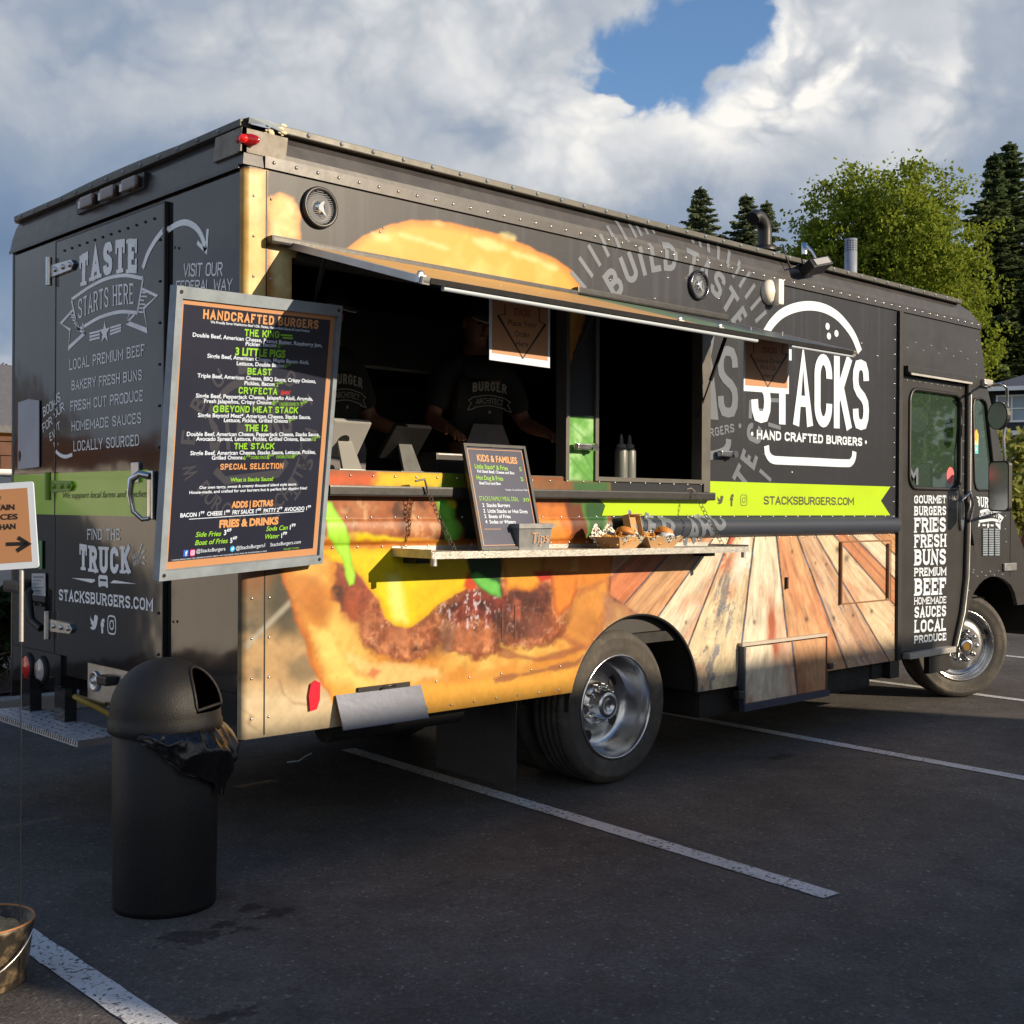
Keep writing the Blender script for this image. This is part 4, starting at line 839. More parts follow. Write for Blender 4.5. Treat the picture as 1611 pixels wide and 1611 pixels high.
# --- lettering and emblem on the printed side
ZA = zoomer(1050, 300, .3483); ZD = zoomer(1350, 750, .2484)
def icon_bird(mb, fr, c, s, d, mi=0, fl=1):
    P = [(-.5, .38), (-.34, .18), (-.1, .06), (.0, .1), (.0, .28), (.1, .42), (.26, .44), (.36, .38), (.52, .42), (.42, .30), (.55, .28), (.43, .18), (.38, -.08), (.2, -.32), (-.05, -.42), (-.32, -.40), (-.5, -.30), (-.28, -.26), (-.2, -.18), (-.38, -.1), (-.42, -.02), (-.32, -.02), (-.48, .1), (-.5, .2), (-.42, .16)]
    mb.plate(fr, [(c[0] + p[0] * s * fl, c[1] + p[1] * s) for p in P], (), d, d, mi)
def icon_insta(mb, fr, c, s, d, mi=0, w=.08):
    rr_ = [(c[0] + s * .5 * (abs(math.cos(t)) ** .5) * (1 if math.cos(t) > 0 else -1), c[1] + s * .5 * (abs(math.sin(t)) ** .5) * (1 if math.sin(t) > 0 else -1)) for t in np.linspace(0, 2 * math.pi, 33)[:-1]]
    mb.stroke(fr, rr_, s * w, d, mi, True); mb.stroke(fr, [(c[0] + s * .24 * math.cos(t), c[1] + s * .24 * math.sin(t)) for t in np.linspace(0, 2 * math.pi, 21)[:-1]], s * w, d, mi, True)
    mb.plate(fr, [(c[0] + s * (.28 + .05 * math.cos(t)), c[1] + s * (.28 + .05 * math.sin(t))) for t in np.linspace(0, 2 * math.pi, 9)[:-1]], (), d, d, mi)
def star(c, r): return [(c[0] + (r if k % 2 == 0 else r * .4) * math.sin(k * math.pi / 5), c[1] + (r if k % 2 == 0 else r * .4) * math.cos(k * math.pi / 5)) for k in range(10)]
def disc(c, rx, ry=None, n=20): return [(c[0] + rx * math.cos(t), c[1] + (ry or rx) * math.sin(t)) for t in np.linspace(0, 2 * math.pi, n + 1)[:-1]]
sp = lambda f, *p: [tuple(SIDE.px(*f(*q))) for q in p]
def smooth(P, n=6):
    """Catmull-Rom through points"""
    P = [np.array(p, float) for p in P]; Q = [2 * P[0] - P[1]] + P + [2 * P[-1] - P[-2]]; out = []
    for i in range(1, len(Q) - 2):
        for k in range(n):
            t = k / n; a, b, c, d = Q[i - 1:i + 3]; out.append(.5 * (2 * b + (c - a) * t + (2 * a - 5 * b + 4 * c - d) * t * t + (3 * b - a - 3 * c + d) * t ** 3))
    return out + [P[-1]]
mb = MB()
arch = smooth(sp(ZA, (440, 648), (470, 600), (515, 556), (575, 529), (640, 520), (705, 531), (762, 562), (808, 610), (842, 662), (868, 728)))
mb.stroke(SIDE, arch, .058, .0025); base = smooth(sp(ZA, (446, 1152), (452, 1190), (474, 1214), (520, 1219), (640, 1224), (800, 1231), (828, 1226), (840, 1205), (843, 1178)))
mb.stroke(SIDE, base, .05, .0025)
for c in ((722, 613), (762, 645), (728, 657)): mb.plate(SIDE, disc(sp(ZA, c)[0], .024, .022), (), .0025, .0025)
put_block(mb, SIDE, "STACKS", ZA(376, 1046), ZA(908, 1084), 336 * .3483, .148, .0032, gap=.30)
put_block(mb, SIDE, "HAND CRAFTED BURGERS", ZA(402, 1122), ZA(878, 1154), 40 * .3483, .24, .0025, gap=.55)
for c in ((381, 1098), (895, 1136)): mb.plate(SIDE, disc(sp(ZA, c)[0], .012), (), .0025, .0025)
mb.build("emblem", [M['white']], side_wall)
# pale watermark emblem: ring of letters, ticks, big letters cut by the window
mb = MB(); RC = np.array([2.695, 2.066])
def on_ring(ch, deg, r=.75, h=.155, w=None, inward=False, t=.21):
    u = np.array([math.cos(math.radians(deg)), math.sin(math.radians(deg))]); c = RC + u * r; up = -u if inward else u; tx = np.array([up[1], -up[0]]); w = w or {'I': .035, 'L': .085, 'E': .088}.get(ch, .108)
    put_block(mb, SKIN, ch, tuple(c - tx * w / 2 - up * h / 2), tuple(c + tx * w / 2 - up * h / 2), h, t, .0010, px=False)
for ch, deg in zip("BUILDTASTE", (133.1, 121.5, 113, 104.7, 94.8, 80, 71.1, 60.5, 50, 39.8)): on_ring(ch, deg)
for ch, deg in (("G", -118), ("E", -108), ("R", -98.5), ("A", -81), ("R", -72), ("C", -63), ("T", -36), ("E", -25.4), ("C", -13.5), ("T", -3)): on_ring(ch, deg, inward=True)
for deg in list(np.arange(146, 112, -5.6)) + [109, 105, 101, 97] + [84, 79, 75] + list(np.arange(70.5, 28, -5.3)) + [2, -7.5, -19, -26.5, -33]:
    u = np.array([math.cos(math.radians(deg)), math.sin(math.radians(deg))]); e1, e2 = .875, 1.005
    if (RC + u * e2)[1] > 2.95: e2 = (2.95 - RC[1]) / u[1]
    if e2 - e1 > .02: mb.stroke(SKIN, [RC + u * e1, RC + u * e2], .024, .0010)
mb.build("ring_lettering", [M['grey']], side_wall)
mb = MB()
put_block(mb, SIDE, "S", ZA(226, 1022), ZA(318, 1028), 324 * .3483, .135, .0022)
p0 = SIDE.px(*ZA(164, 1030)); h = .52
mb.plate(SIDE, [(2.994, p0[1] + .0), (3.075, p0[1]), (3.02, p0[1] + .30), (2.994, p0[1] + .38)], (), .0022, .0022); mb.plate(SIDE, [(2.994, p0[1] + .40), (3.005, p0[1] + .36), (3.06, p0[1] + .585), (2.994, p0[1] + .585)], (), .0022, .0022)
put_block(mb, SIDE, "URGERS", ZA(166, 1120), ZA(302, 1090), 40 * .3483, .2, .0022); mb.plate(SIDE, disc(sp(ZA, (326, 1062))[0], .014), (), .0022, .0022)
mb.stroke(SIDE, smooth(sp(ZA, (166, 1198), (215, 1192), (255, 1176), (272, 1150), (275, 1122))), .05, .0022)
mb.build("faded_emblem", [M['grey']], side_wall)
mb = MB()                                           # lime ribbon
top0, bot = 1.6, 1.398
mb.plate(SIDE, [(2.10, 1.408), (4.985, 1.408), (4.86, 1.505), (4.985, 1.602), (2.996, 1.602), (2.996, 1.49), (2.08, 1.49), (2.125, 1.46)], (), .0022, .0022)
mb.build("ribbon", [M['lime']], side_wall)
mb = MB()
put_block(mb, SIDE, "STACKSBURGERS.COM", ZA(433, 1418), ZA(840, 1421), 37 * .3483, .19, .0034)
c = sp(ZA, (237, 1397))[0]; icon_bird(mb, SIDE, c, .058, .0034); put(mb, SIDE, "f", ZA(281, 1422), ZA(297, 1422), 48 * .3483, .0034, bold=.05); icon_insta(mb, SIDE, sp(ZA, (343, 1398))[0], 
 .062, .0034, w=.06)
mb.build("ribbon_lettering", [mat('charcoal_ink', srgb(62, 64, 40), .5)], side_wall)

# --- access doors in the boards, fold out step, reflector, seams
def printed_plate(name, x0, x1, z0, z1, y, parent, slope=0.):
    xa, za = np.meshgrid(np.arange(x0, x1, .006), np.arange(z0, z1, .006), indexing='ij')
    o, u_ = grid_mesh(name, xa, 0 * xa + y - slope * (z1 - za), za, np.ones((xa.shape[0] - 1, xa.shape[1] - 1), bool), M['print'], parent); add_print(o, paint(xa.ravel()[u_], za.ravel()[u_], True)); return o
mb = MB(); HF_ = lambda d: Frame((0, 0, 0), (1, 0, 0), (0, 0, 1))
x0, x1, z0, z1 = 3.275, 4.17, .275, .668
for a, b, m_ in (((x0, -.034, z1 - .018), (x1, -.004, z1), 0), ((x0, -.05, z0), (x1, -.012, z0 + .04), 1), ((x0, -.044, z0 + .0405), (x0 + .018, -.006, z1 - .0185), 1), ((x1 - .008, -.034, z0 + .0405), (x1, -.006, z1 - .0185), 2)): mb.box(a, b, m_)
hd = mb.build("storage_hatch", [mat('pale_hatch_edge', lit(226, 196, 160), .5, 0, .1, 9), mat('dark_hatch_edge', lit(70, 70, 78), .5, 0, .2, 9), mat('brown_hatch_edge', lit(150, 96, 62), .5)], truck); printed_plate("hatch_face", x0 + .023, x1 - .013, z0 + .041, z1 - .023, -.03, hd)
for bx_ in (((x0 - .05, -.05, .35), (x0 - .002, -.004, .40)), ((x1 + .002, -.05, .44), (x1 + .05, -.004, .48))): mb = MB(); mb.box(*bx_, 0, bev=.01); mb.build("toggle_latch", [M['blackmetal']], hd)
mb = MB()
for (x0, x1, z0, z1, w) in ((4.353, 5.0, .838, 1.238, .008),): mb.stroke(SIDE, [(x0, z0), (x1, z0), (x1, z1), (x0, z1)], w, .0026, 0, True); mb.box((x0 + .0, -.02, z0), (x0 + .012, -.003, z1), 0); mb.box((x1 - .06, -.02, z0 + .01), (x1 - .045, -.003, z1 - .02), 0)
mb.build("access_panel_seam", [mat('brown_gap', srgb(120, 82, 50), .6), M['dark']], side_wall); mb = MB()  # seam outline and edge strips in one brown
x, z = SIDE.px(1180 + 56, 917); mb.box((x - .008, -.016, z - .035), (x + .008, -.0005, z + .035), 1); mb.build("pull_slot", [M['dark'], M['dark']], side_wall); mb = MB()
x0, z0 = SIDE.px(790, 1009); x1, z1 = SIDE.px(810, 951); mb.stroke(SIDE, [(x0, z0), (x1, z0), (x1, z1), (x0, z1)], .005, .0026, 0, True)
mb.build("access_panel_seam", [mat('dark_brown_gap', srgb(90, 52, 36), .6)], side_wall)
mb = MB(); e0 = (.445, -.008, .655); e1 = (.905, -.008, .655)
mb.add([(.445, -.010, .655), (.905, -.010, .655), (.905, -.068, .515), (.445, -.068, .515), (.445, -.004, .652), (.905, -.004, .652), (.905, -.063, .511), (.445, -.063, .511)], BX, 0)
mb.box((.56, -.014, .655), (.84, -.002, .675), 1); mb.tube([(.68, -.02, .66), (.70, -.035, .672), (.74, -.03, .675), (.76, -.014, .668)], .006, 6, 1)
mb.build("drain_flap", [mat('scuffed_grey_steel', lit(104, 104, 110), .42, .2, .3, 7, .05, 40, c2=lit(78, 76, 78), c2pos=(.5, .72), c2scale=7), M['blackmetal']], truck)
c = SIDE.px(492, 1094); mb = MB(); mb.plate(SIDE, [(c[0] - .02, c[1] - .062), (c[0] + .012, c[1] - .058), (c[0] + .028, c[1] - .02), (c[0] + .03, c[1] + .05), (c[0] + .008, c[1] + .062), (c[0] - .016, c[1] + .05), (c[0] - .026, c[1] + .0)], (), .012, .001); mb.build("reflector", [M['redrefl']], truck)

# ------------------------------------------------------------------ rear of the truck
B1 = zoomer(0, 170, .2793); B2 = zoomer(0, 580, .2483); B3 = zoomer(0, 900, .2793)
rp = lambda f, *p: [tuple(REAR.px(*f(*q))) for q in p]
nr, nz_ = 60, 60                                          # gently wavy sheet so that its reflections warp
yy, zz = np.meshgrid(np.linspace(.03, 2.345, nr), np.linspace(.70, 2.79, nz_), indexing='ij')
rw, _ = grid_mesh("rear_wall", 0 * yy + .0010 * (fbm(yy.ravel() * 2.2, zz.ravel() * 2.2, 3).reshape(yy.shape) - .5) + .006, yy[:, :], zz, np.ones((nr - 1, nz_ - 1), bool), M['rearblack'], truck)
rw.data.flip_normals()
mb = MB()
mb.plate(REAR, [(-2.345, .512), (-1.72, .512), (-1.72, .698), (-2.345, .698)], (), -.004, -.03); mb.plate(REAR, [(-.62, .512), (-.03, .512), (-.03, .698), (-.62, .698)], (), -.004, -.03)
mb.plate(REAR, [(-1.72, .60), (-.62, .60), (-.62, .698), (-1.72, .698)], (), -.02, -.05); mb.plate(REAR, [(-1.72, .49), (-.62, .49), (-.62, .598), (-1.72, .598)], (), -.10, -.14)
mb.tube([(.022, 2.345, .52), (.022, 2.345, 2.79)], .022, 10); mb.build("rear_skirt", [M['rearblack']], truck)
mb = MB(); mb.box((0.006, W_BODY - .01, .42), (L_BODY, W_BODY, 2.797), 0); mb.build("far_side_wall", [M['black']], truck)
door_y0, door_y1 = .632, 1.757
mb = MB(); yy, zz = np.meshgrid(np.linspace(door_y0, door_y1, 40), np.linspace(.715, 2.755, 60), indexing='ij')
rd, _ = grid_mesh("rear_door", 0 * yy - .012 + .0010 * (fbm(yy.ravel() * 2.6 + 3, zz.ravel() * 2.6, 5).reshape(yy.shape) - .5), yy, zz, np.ones((39, 59), bool), M['rearblack'], truck); rd.data.flip_normals()
mb = MB()
for a, b in (((-.014, door_y0 - .008, .71), (.004, door_y0 + .002, 2.76)), ((-.014, door_y1 - .002, .71), (.004, door_y1 + .006, 2.76)), ((-.014, door_y0 + .0021, 2.755), (.004, door_y1 - .0021, 2.763))): mb.box(a, b, 0)
mb.build("door_gasket", [M['dark']], rd)
mb = MB()
rivets(mb, [(-.014, y, 2.70) for y in np.arange(.72, 1.74, .085)] + [(-.014, door_y0 + .035, z) for z in np.arange(.8, 2.7, .18)] + [(-.002, .55, z) for z in np.arange(.75, 2.75, .2)], (-1, 0, 0), .007); mb.build("rivet", [M['blackmetal']], rd, kind="stuff")
for zc_ in (2.615, 1.54, .845):
    mb = MB(); mb.tube([(-.03, 1.80, zc_ - .07), (-.03, 1.80, zc_ + .07)], .016, 10, 0); mb.plate(REAR, [(-1.78, zc_ - .03), (-1.55, zc_ - .024), (-1.52, zc_), (-1.55, zc_ + .024), (-1.78, zc_ + .03)], (), .026, .012)
    for y in (1.73, 1.64, 1.56): mb.lathe([(.014, 0), (.012, .009), (1e-4, .011)], 8, 1, Matrix.Translation((-.026, y, zc_)) @ Matrix.Rotation(math.radians(-90), 4, 'Y'))
    mb.box((-.03, 1.785, zc_ - .03), (-.008, 1.84, zc_ + .03), 0, bev=.004); mb.build("hinge", [M['steel'] if zc_ != 1.54 else mat('green_painted_hinge', srgb(110, 150, 40), .4, 0, .1, 8), M['steel'] if zc_ != 1.54 else mat('green_painted_bolt', srgb(110, 150, 40), .4)], rd)
mb = MB(); q = rp(B2, (985, 660), (1000, 940)); yh = -q[0][0]
mb.box((-.03, yh - .03, 1.385), (-.012, yh + .025, 1.60), 0, bev=.008)
mb.tube([(-.03, yh, 1.575), (-.06, yh + .03, 1.585), (-.085, yh + .055, 1.56), (-.085, yh + .07, 1.50), (-.075, yh + .055, 1.42), (-.05, yh + .02, 1.385), (-.03, yh, 1.39)], [.016, .017, .017, .014, .011, .010, .010], 10); mb.build("handle", [M['chrome']], rd)
q = rp(B2, (885, 665))[0]; mb = MB(); mb.box((-.026, -q[0] - .038, q[1] - .04), (-.012, -q[0] + .038, q[1] + .05), 0, bev=.006); mb.build("lock_plate", [M['steel']], rd)
# green ribbon and grey lettering
mb = MB(); mb.plate(REAR, [(-2.345, 1.398), (-.765, 1.398), (-.765, 1.605), (-2.345, 1.605)], (), .0195, .0195) if False else None
mb.plate(REAR, [(-2.34, 1.398), (-1.765, 1.398), (-1.765, 1.605), (-2.34, 1.605)], (), -.0052, -.0052); mb.plate(REAR, [(-1.75, 1.398), (-.765, 1.398), (-.765, 1.605), (-1.75, 1.605)], (), .0132, .0132); mb.build("ribbon", [M['limerear']], rw)
mb = MB(); d_ = .0205
d_ = .0
P = lambda st, f, a, b, h, t=.13, **k: put_block(mb, RSKIN, st, f(*a), f(*b), h * (f(1, 0)[0] - f(0, 0)[0]), t, d_, **k)
P("TASTE", B1, (455, 1022), (795, 935), 185, .24, slab=True, gap=.1, arc=.03)
P("STARTS HERE", B1, (455, 1192), (770, 1106), 112, .10, slab=True, arc=.02)
for ln in (((418, 1080), (520, 1010), (620, 962), (720, 945), (822, 962)), ((790, 1155), (690, 1150), (580, 1180), (500, 1225), (452, 1252))): mb.stroke(RSKIN, smooth(rp(B1, *ln)), .016, d_)
for ln in (((822, 962), (790, 1155)), ((452, 1252), (418, 1080)), ((815, 1020), (900, 1060), (825, 1130), (845, 1255), (730, 1210), (745, 1160)), ((425, 1140), (358, 1215), (410, 1250), (400, 1355), (492, 1270), (480, 1215)), ((492, 1270), (445, 1240)), ((730, 1210), (775, 1165))): mb.stroke(RSKIN, rp(B1, *ln), .012, d_)
for k in range(6):
    mb.stroke(RSKIN, rp(B1, (812 - k * 4, 1040 + k * 22), (838 - k * 5 + (k % 2) * 12, 1042 + k * 22)), .006, d_); mb.stroke(RSKIN, rp(B1, (408 + k * 8, 1160 + k * 18), (432 + k * 7, 1172 + k * 14)), .006, d_)
mb.plate(RSKIN, star(rp(B1, (605, 1265))[0], .055), (), d_, d_)
for k in range(3): mb.stroke(RSKIN, rp(B1, (520, 1272 + k * 18), (578, 1258 + k * 18)), .009, d_); mb.stroke(RSKIN, rp(B1, (636, 1240 + k * 18), (698, 1222 + k * 16)), .009, d_)
P("LOCAL PREMIUM BEEF", B1, (406, 1478), (832, 1394), 62, slab=True)
P("BAKERY FRESH BUNS", B2, (470, 138), (918, 72), 63, slab=True); P("FRESH CUT PRODUCE", B2, (463, 270), (927, 204), 66, slab=True)
P("HOMEMADE SAUCES", B2, (470, 397), (915, 345), 64, slab=True); P("LOCALLY SOURCED", B2, (482, 525), (902, 487), 68, slab=True)
P("BOOK US", B2, (270, 306), (402, 206), 62); P("FOR YOUR", B2, (268, 405), (426, 262), 58); P("EVENT", B2, (312, 462), (400, 384), 54)
mb.stroke(RSKIN, smooth(rp(B2, (475, 545), (430, 558), (385, 538), (342, 482))), .018, d_); mb.stroke(RSKIN, rp(B2, (386, 478), (338, 476), (355, 578)), .014, d_)
mb.stroke(RSKIN, smooth(rp(B1, (820, 905), (850, 820), (900, 735), (960, 672), (1030, 643), (1090, 665), (1130, 720), (1152, 802))), .026, d_); mb.stroke(RSKIN, rp(B1, (1105, 755), (1155, 806), (1164, 680)), .018, d_)
P("VISIT OUR", B1, (1025, 950), (1246, 944), 76); P("FEDERAL WAY", B1, (985, 1034), (1300, 1026), 64)
P("FIND THE", B2, (570, 1082), (780, 1084), 68, slab=True); P("TRUCK", B2, (515, 1268), (848, 1292), 168, .24, slab=True, gap=.1, arc=-.012)
P("BEEP", B2, (862, 1212), (908, 1180), 28); P("BEEP", B2, (866, 1252), (914, 1218), 28)
for a, b in (((905, 1145), (920, 1110)), ((915, 1172), (935, 1152)), ((920, 1197), (938, 1196)), ((918, 1222), (936, 1240))): mb.stroke(RSKIN, rp(B2, a, b), .008, d_)
for pl in (((470, 1325), (618, 1333), (620, 1345), (600, 1357)), ((716, 1358), (735, 1341), (745, 1340), (884, 1363))): mb.plate(RSKIN, rp(B2, *pl), (), d_, d_)
mb.plate(RSKIN, rp(B2, (642, 1380), (640, 1320), (648, 1306), (694, 1310), (700, 1322), (702, 1386), (690, 1388), (688, 1378), (656, 1376), (655, 1384)), [rp(B2, (650, 1330), (650, 1345), (692, 1349), (692, 1334))], d_, d_)
P("STACKSBURGERS.COM", B2, (388, 1466), (990, 1536), 76, .20, slab=True, gap=.2)
icon_bird(mb, RSKIN, rp(B3, (545, 283))[0], .085, d_); put(mb, RSKIN, "f", B3(583, 338), B3(605, 340), 72 * .2793, d_, bold=.05); icon_insta(mb, RSKIN, rp(B3, (645, 297))[0], .082, d_, w=.09)
mb.build("lettering", [M['rearlet']], rd)
mb = MB(); put(mb, RSKIN, "We support local farms and ranchers", B2(418, 822), B2(968, 812), 40 * .2483, .0012, shear=.35); mb.build("ribbon_lettering", [mat('dark_green_ink', srgb(52, 72, 26), .4)], rd)
# grey patch, notices, box with cable, lamps, recess with roof lamps, connectors, tread plate step
q = rp(B2, (118, 235), (118, 215), (185, 192), (250, 202), (250, 622), (116, 640)); mb = MB(); mb.plate(REAR, q, [disc(rp(B2, (128, 553))[0], .018, .03)], .003, -.001); mb.build("blank_plate", [mat('bare_grey_panel', srgb(150, 158, 172), .4, .3, .12, 6)], rw)
mb = MB(); mb.plate(REAR, rp(B2, (206, 1297), (290, 1297), (292, 1442), (204, 1432)), (), .004, .0005); nt = mb.build("notice", [mat('worn_notice', srgb(176, 178, 182), .5, 0, .1, 20)], rw)
mb = MB(); P("Truck Permit", B2, (212, 1335), (286, 1332), 14, d=.005, bold=.02) if False else None
for k in range(5): mb.stroke(REAR, rp(B2, (216, 1320 + k * 22), (282 - (k % 3) * 14, 1320 + k * 22)), .008 if k == 0 else .004, .0048)
mb.build("notice_print", [M['grey']], nt)
mb = MB(); mb.plate(REAR, rp(B2, (248, 1090), (270, 1090), (270, 1270), (248, 1270)), (), .004, .0005); mb.build("notice", [mat('red_green_sticker', srgb(150, 40, 40), .4, c2=srgb(60, 130, 80), c2pos=(.5, .52), c2scale=6)], rw)
mb = MB(); q = rp(B2, (80, 1330), (200, 1400)); mb.box((-.07, -q[1][0] + .0, q[1][1] - .02), (.0, -q[0][0] - .04, q[0][1]), 0, bev=.02); mb.tube([(-.03, 2.0, q[1][1]), (-.05, 2.0, 1.0), (-.04, 1.98, .86), (-.02, 1.9, .82)], .02, 8); mb.box((-.02, 1.9, .93), (.0, 2.25, .945), 0); mb.build("cable_box", [M['dark']], truck)
for (y, m) in ((2.125, M['redlens']), (1.945, M['clearlens'])):
    mb = MB(); Q = Matrix.Translation((.004, y, .603)) @ Matrix.Rotation(math.radians(-90), 4, 'Y'); mb.lathe([(.072, 0), (.072, .012), (.058, .016)], 24, 1, Q); mb.lathe([(.058, .012), (.045, .022), (1e-4, .026)], 24, 0, Q); mb.build("tail_light", [m, M['rubber']], truck)
mb = MB(); mb.plate(REAR, [(-1.52, 2.855), (-.82, 2.855), (-.82, 2.925), (-1.52, 2.925)], (), .012, -.03); mb.build("lamp_recess", [M['dark']], truck)
for y in (1.36, 1.14, .92): mb = MB(); mb.box((-.04, y - .07, 2.862), (-.013, y + .07, 2.915), 0, bev=.012); mb.box((-.028, y + .072, 2.87), (-.013, y + .11, 2.905), 1); mb.build("roof_lamp", [mat('smoky_lens', (.05, .02, .018), .25, coat=.5), M['alu']], truck)
p = S(397, 213, 0)
mb = MB(); mb.plate(Frame((0, 0, 0), (1, 0, 0), (0, 0, 1)), [(-.02, 2.845), (.19, 2.845), (.20, 2.94), (-.01, 2.94)], (), .004, -.02); mb.plate(REAR, [(-.22, 2.845), (.004, 2.845), (.004, 2.94), (-.20, 2.94)], (), .012, -.01); mk = mb.build("marker_bracket", [mat('pale_bracket', srgb(124, 118, 108), .6, 0, .3, 14)], truck)
mb = MB(); Q = Matrix.Translation((.012, -.012, 2.893)) @ Matrix.Rotation(math.radians(-45), 4, 'Z')
mb.ball((-.022, 0, 0), .017, 8, 0, (1.1, .9, 1), Q); mb.ball((.022, 0, 0), .017, 8, 0, (1.1, .9, 1), Q); mb.ball((0, .006, 0), .03, 8, 1, (1.7, .5, .85), Q); mb.build("marker_light", [M['redlit'], M['reddim']], mk)
mb = MB(); mb.plate(REAR, [(-1.42, .515), (-.9, .515), (-.9, .59), (-1.42, .59)], (), .0, -.02) if False else None
mb.plate(REAR, [(-1.43, .50), (-.75, .50), (-.75, .688), (-1.43, .688)], (), -.014, -.019)
for (y, r) in ((1.34, .05), (1.02, .06)):
    Q = Matrix.Translation((.012, y, .61)) @ Matrix.Rotation(math.radians(-90), 4, 'Y'); mb.lathe([(r, 0), (r, .01), (r * .8, .014), (r * .7, .006), (r * .3, .006), (r * .25, .02), (1e-4, .02)], 20, 0, Q)
mb.box((-.05, 1.10, .615), (.01, 1.20, .66), 1, bev=.01); mb.build("connector_plate", [M['steel'], M['dark']], truck)
mb = MB(); zt = .40
mb.box((-.215, 1.03, zt - .03), (.02, 2.12, zt - .003), 1)
for i in range(22):
    for j in range(5):
        x = -.20 + j * .045; y = 1.05 + i * .048; a = .7 if (i + j) % 2 else -.7; c_, s_ = math.cos(a) * .018, math.sin(a) * .018
        mb.add([(x - c_, y - s_, zt - .003), (x + s_ * .2, y - c_ * .2, zt - .0005), (x + c_, y + s_, zt - .003), (x - s_ * .2, y + c_ * .2, zt - .0005)], [(0, 1, 2, 3)], 0)
for i in range(44): y = 1.035 + i * .0245; mb.add([(-.2165, y, zt - .002), (-.2165, y + .009, zt - .002), (-.2165, y + .015, zt - .024), (-.2165, y + .006, zt - .024)], [(0, 3, 2, 1)], 0)
mb.box((-.21, 1.025, zt - .032), (.02, 1.0295, zt - .001), 0)
for y in (1.58, 2.0): mb.box((-.06, y - .06, zt - .002), (.0, y + .06, .56), 2)
mb.build("tread_step", [M['chrome'], mat('tread_plate', srgb(190, 192, 196), .4, .4, .2, 30, .3, 90), M['rearblack']], truck)

# ------------------------------------------------------------------ cab
cabside = [(5.10, 2.797), (6.27, 2.797), (6.391, 2.395), (6.532, 2.138), (6.757, 1.657), (6.793, 1.485), (6.93, 1.29), (7.06, 1.133), (7.30, 1.02), (7.42, .93), (7.42, .70), (6.95, .70), (6.90, .80), (6.83, .865), (6.715, .912), (6.60, .937), (6.477, .942), (6.37, .92), (6.29, .886), (6.22, .84), (6.16, .773), (6.10, .66), (5.98, .50), (5.93, .44), (5.88, .44), (5.99, .70), (6.045, .95), (6.06, 1.3), (6.06, 2.385), (5.10, 2.385)]
qw = [(6.19, 2.27), (6.17, 2.22), (6.20, 1.66), (6.225, 1.61), (6.27, 1.595), (6.53, 1.60), (6.545, 1.625), (6.39, 2.24), (6.36, 2.27), (6.30, 2.285)]
cabpaint = mat('cab_black_wrap', srgb(46, 45, 44), .36, 0, .2, 4, .1, 3, .15)
mb = MB(); mb.plate(SIDE, cabside, [qw], 0, -.03); cab = mb.build("cab_side", [cabpaint], truck)
FARS = Frame((0, W_BODY, 0), (1, 0, 0), (0, 0, 1))
mb = MB(); mb.plate(FARS, cabside[:-6] + [(5.10, .44), (5.10, 2.385)] if False else cabside, [qw], .03, 0)
mb.plate(FARS, [(5.10, .44), (5.88, .44), (5.99, .70), (6.045, .95), (6.06, 1.3), (6.06, 2.385), (5.10, 2.385)], [[(5.25, 1.6), (5.95, 1.6), (5.95, 2.28), (5.25, 2.28)]], .03, 0)
mb.build("far_cab_side", [cabpaint], truck)
prof = [(6.27, 2.797), (6.391, 2.395)]; hoodp = [(6.757, 1.657), (6.793, 1.485), (6.93, 1.29), (7.06, 1.133), (7.30, 1.02), (7.42, .93), (7.42, .55)]
mb = MB()
for pr in (prof, hoodp):
    for a, b in zip(pr[:-1], pr[1:]): mb.add([(a[0], 0, a[1]), (b[0], 0, b[1]), (b[0], W_BODY, b[1]), (a[0], W_BODY, a[1])], [(0, 3, 2, 1)])
for y0, y1 in ((0, .07), (1.15, 1.21), (W_BODY - .07, W_BODY)): mb.add([(6.391, y0, 2.395), (6.757, y0, 1.657), (6.757, y1, 1.657), (6.391, y1, 2.395)], [(0, 3, 2, 1)])
mb.build("hood", [cabpaint], truck)
mb = MB(); mb.add([(6.385, .07, 2.395), (6.752, .07, 1.657), (6.752, W_BODY - .07, 1.657), (6.385, W_BODY - .07, 2.395)], [(0, 3, 2, 1)]); mb.build("windshield", [M['glass']], truck)
mb = MB(); mb.plate(SIDE, qw, (), -.012, -.012); gq = mb.build("quarter_window", [M['glass']], truck)
mb = MB(); mb.tube([(a, -.002, b) for a, b in qw + qw[:1]], .010, 6, 0, False); mb.build("window_gasket", [M['dark']], gq)
q = [tuple(SIDE.px(*f)) for f in ((1531, 681), (1541, 682), (1540, 714), (1530, 713))]; zt_, zb_ = q[0][1], q[2][1]; zm_ = (zt_ + zb_) / 2 + .01
x0_, x1_ = q[0][0], q[1][0]
mb = MB(); mb.plate(SIDE, [(x0_, zb_), (x1_, zb_), (x1_, zt_), (x0_, zt_)], (), -.009, -.0095, 0); cx_ = (x0_ + x1_) / 2; w_ = (x1_ - x0_)
mb.plate(SIDE, disc((cx_ - w_ * .18, zm_ + .05), w_ * .25, .045), (), -.0086, -.0086, 1); mb.plate(SIDE, disc((cx_ + w_ * .18, zm_ + .05), w_ * .25, .045), (), -.0084, -.0084, 2); mb.plate(SIDE, [(x0_, zb_), (x1_, zb_), (x1_, zm_ - .02), (x0_, zm_ - .02)], (), -.0087, -.0087, 3)
put(mb, SIDE, "VISA", (x0_ + .012, zm_ - .065), (x1_ - .012, zm_ - .065), .03, -.0083, mi=4, bold=.03, px=False); mb.build("card_sticker", [mat('cream_sticker', srgb(226, 210, 160), .5), M['mred'], mat('amber_ink', srgb(240, 170, 40), .5), mat('teal_ink', srgb(90, 190, 190), .5), M['mwhite']], gq)
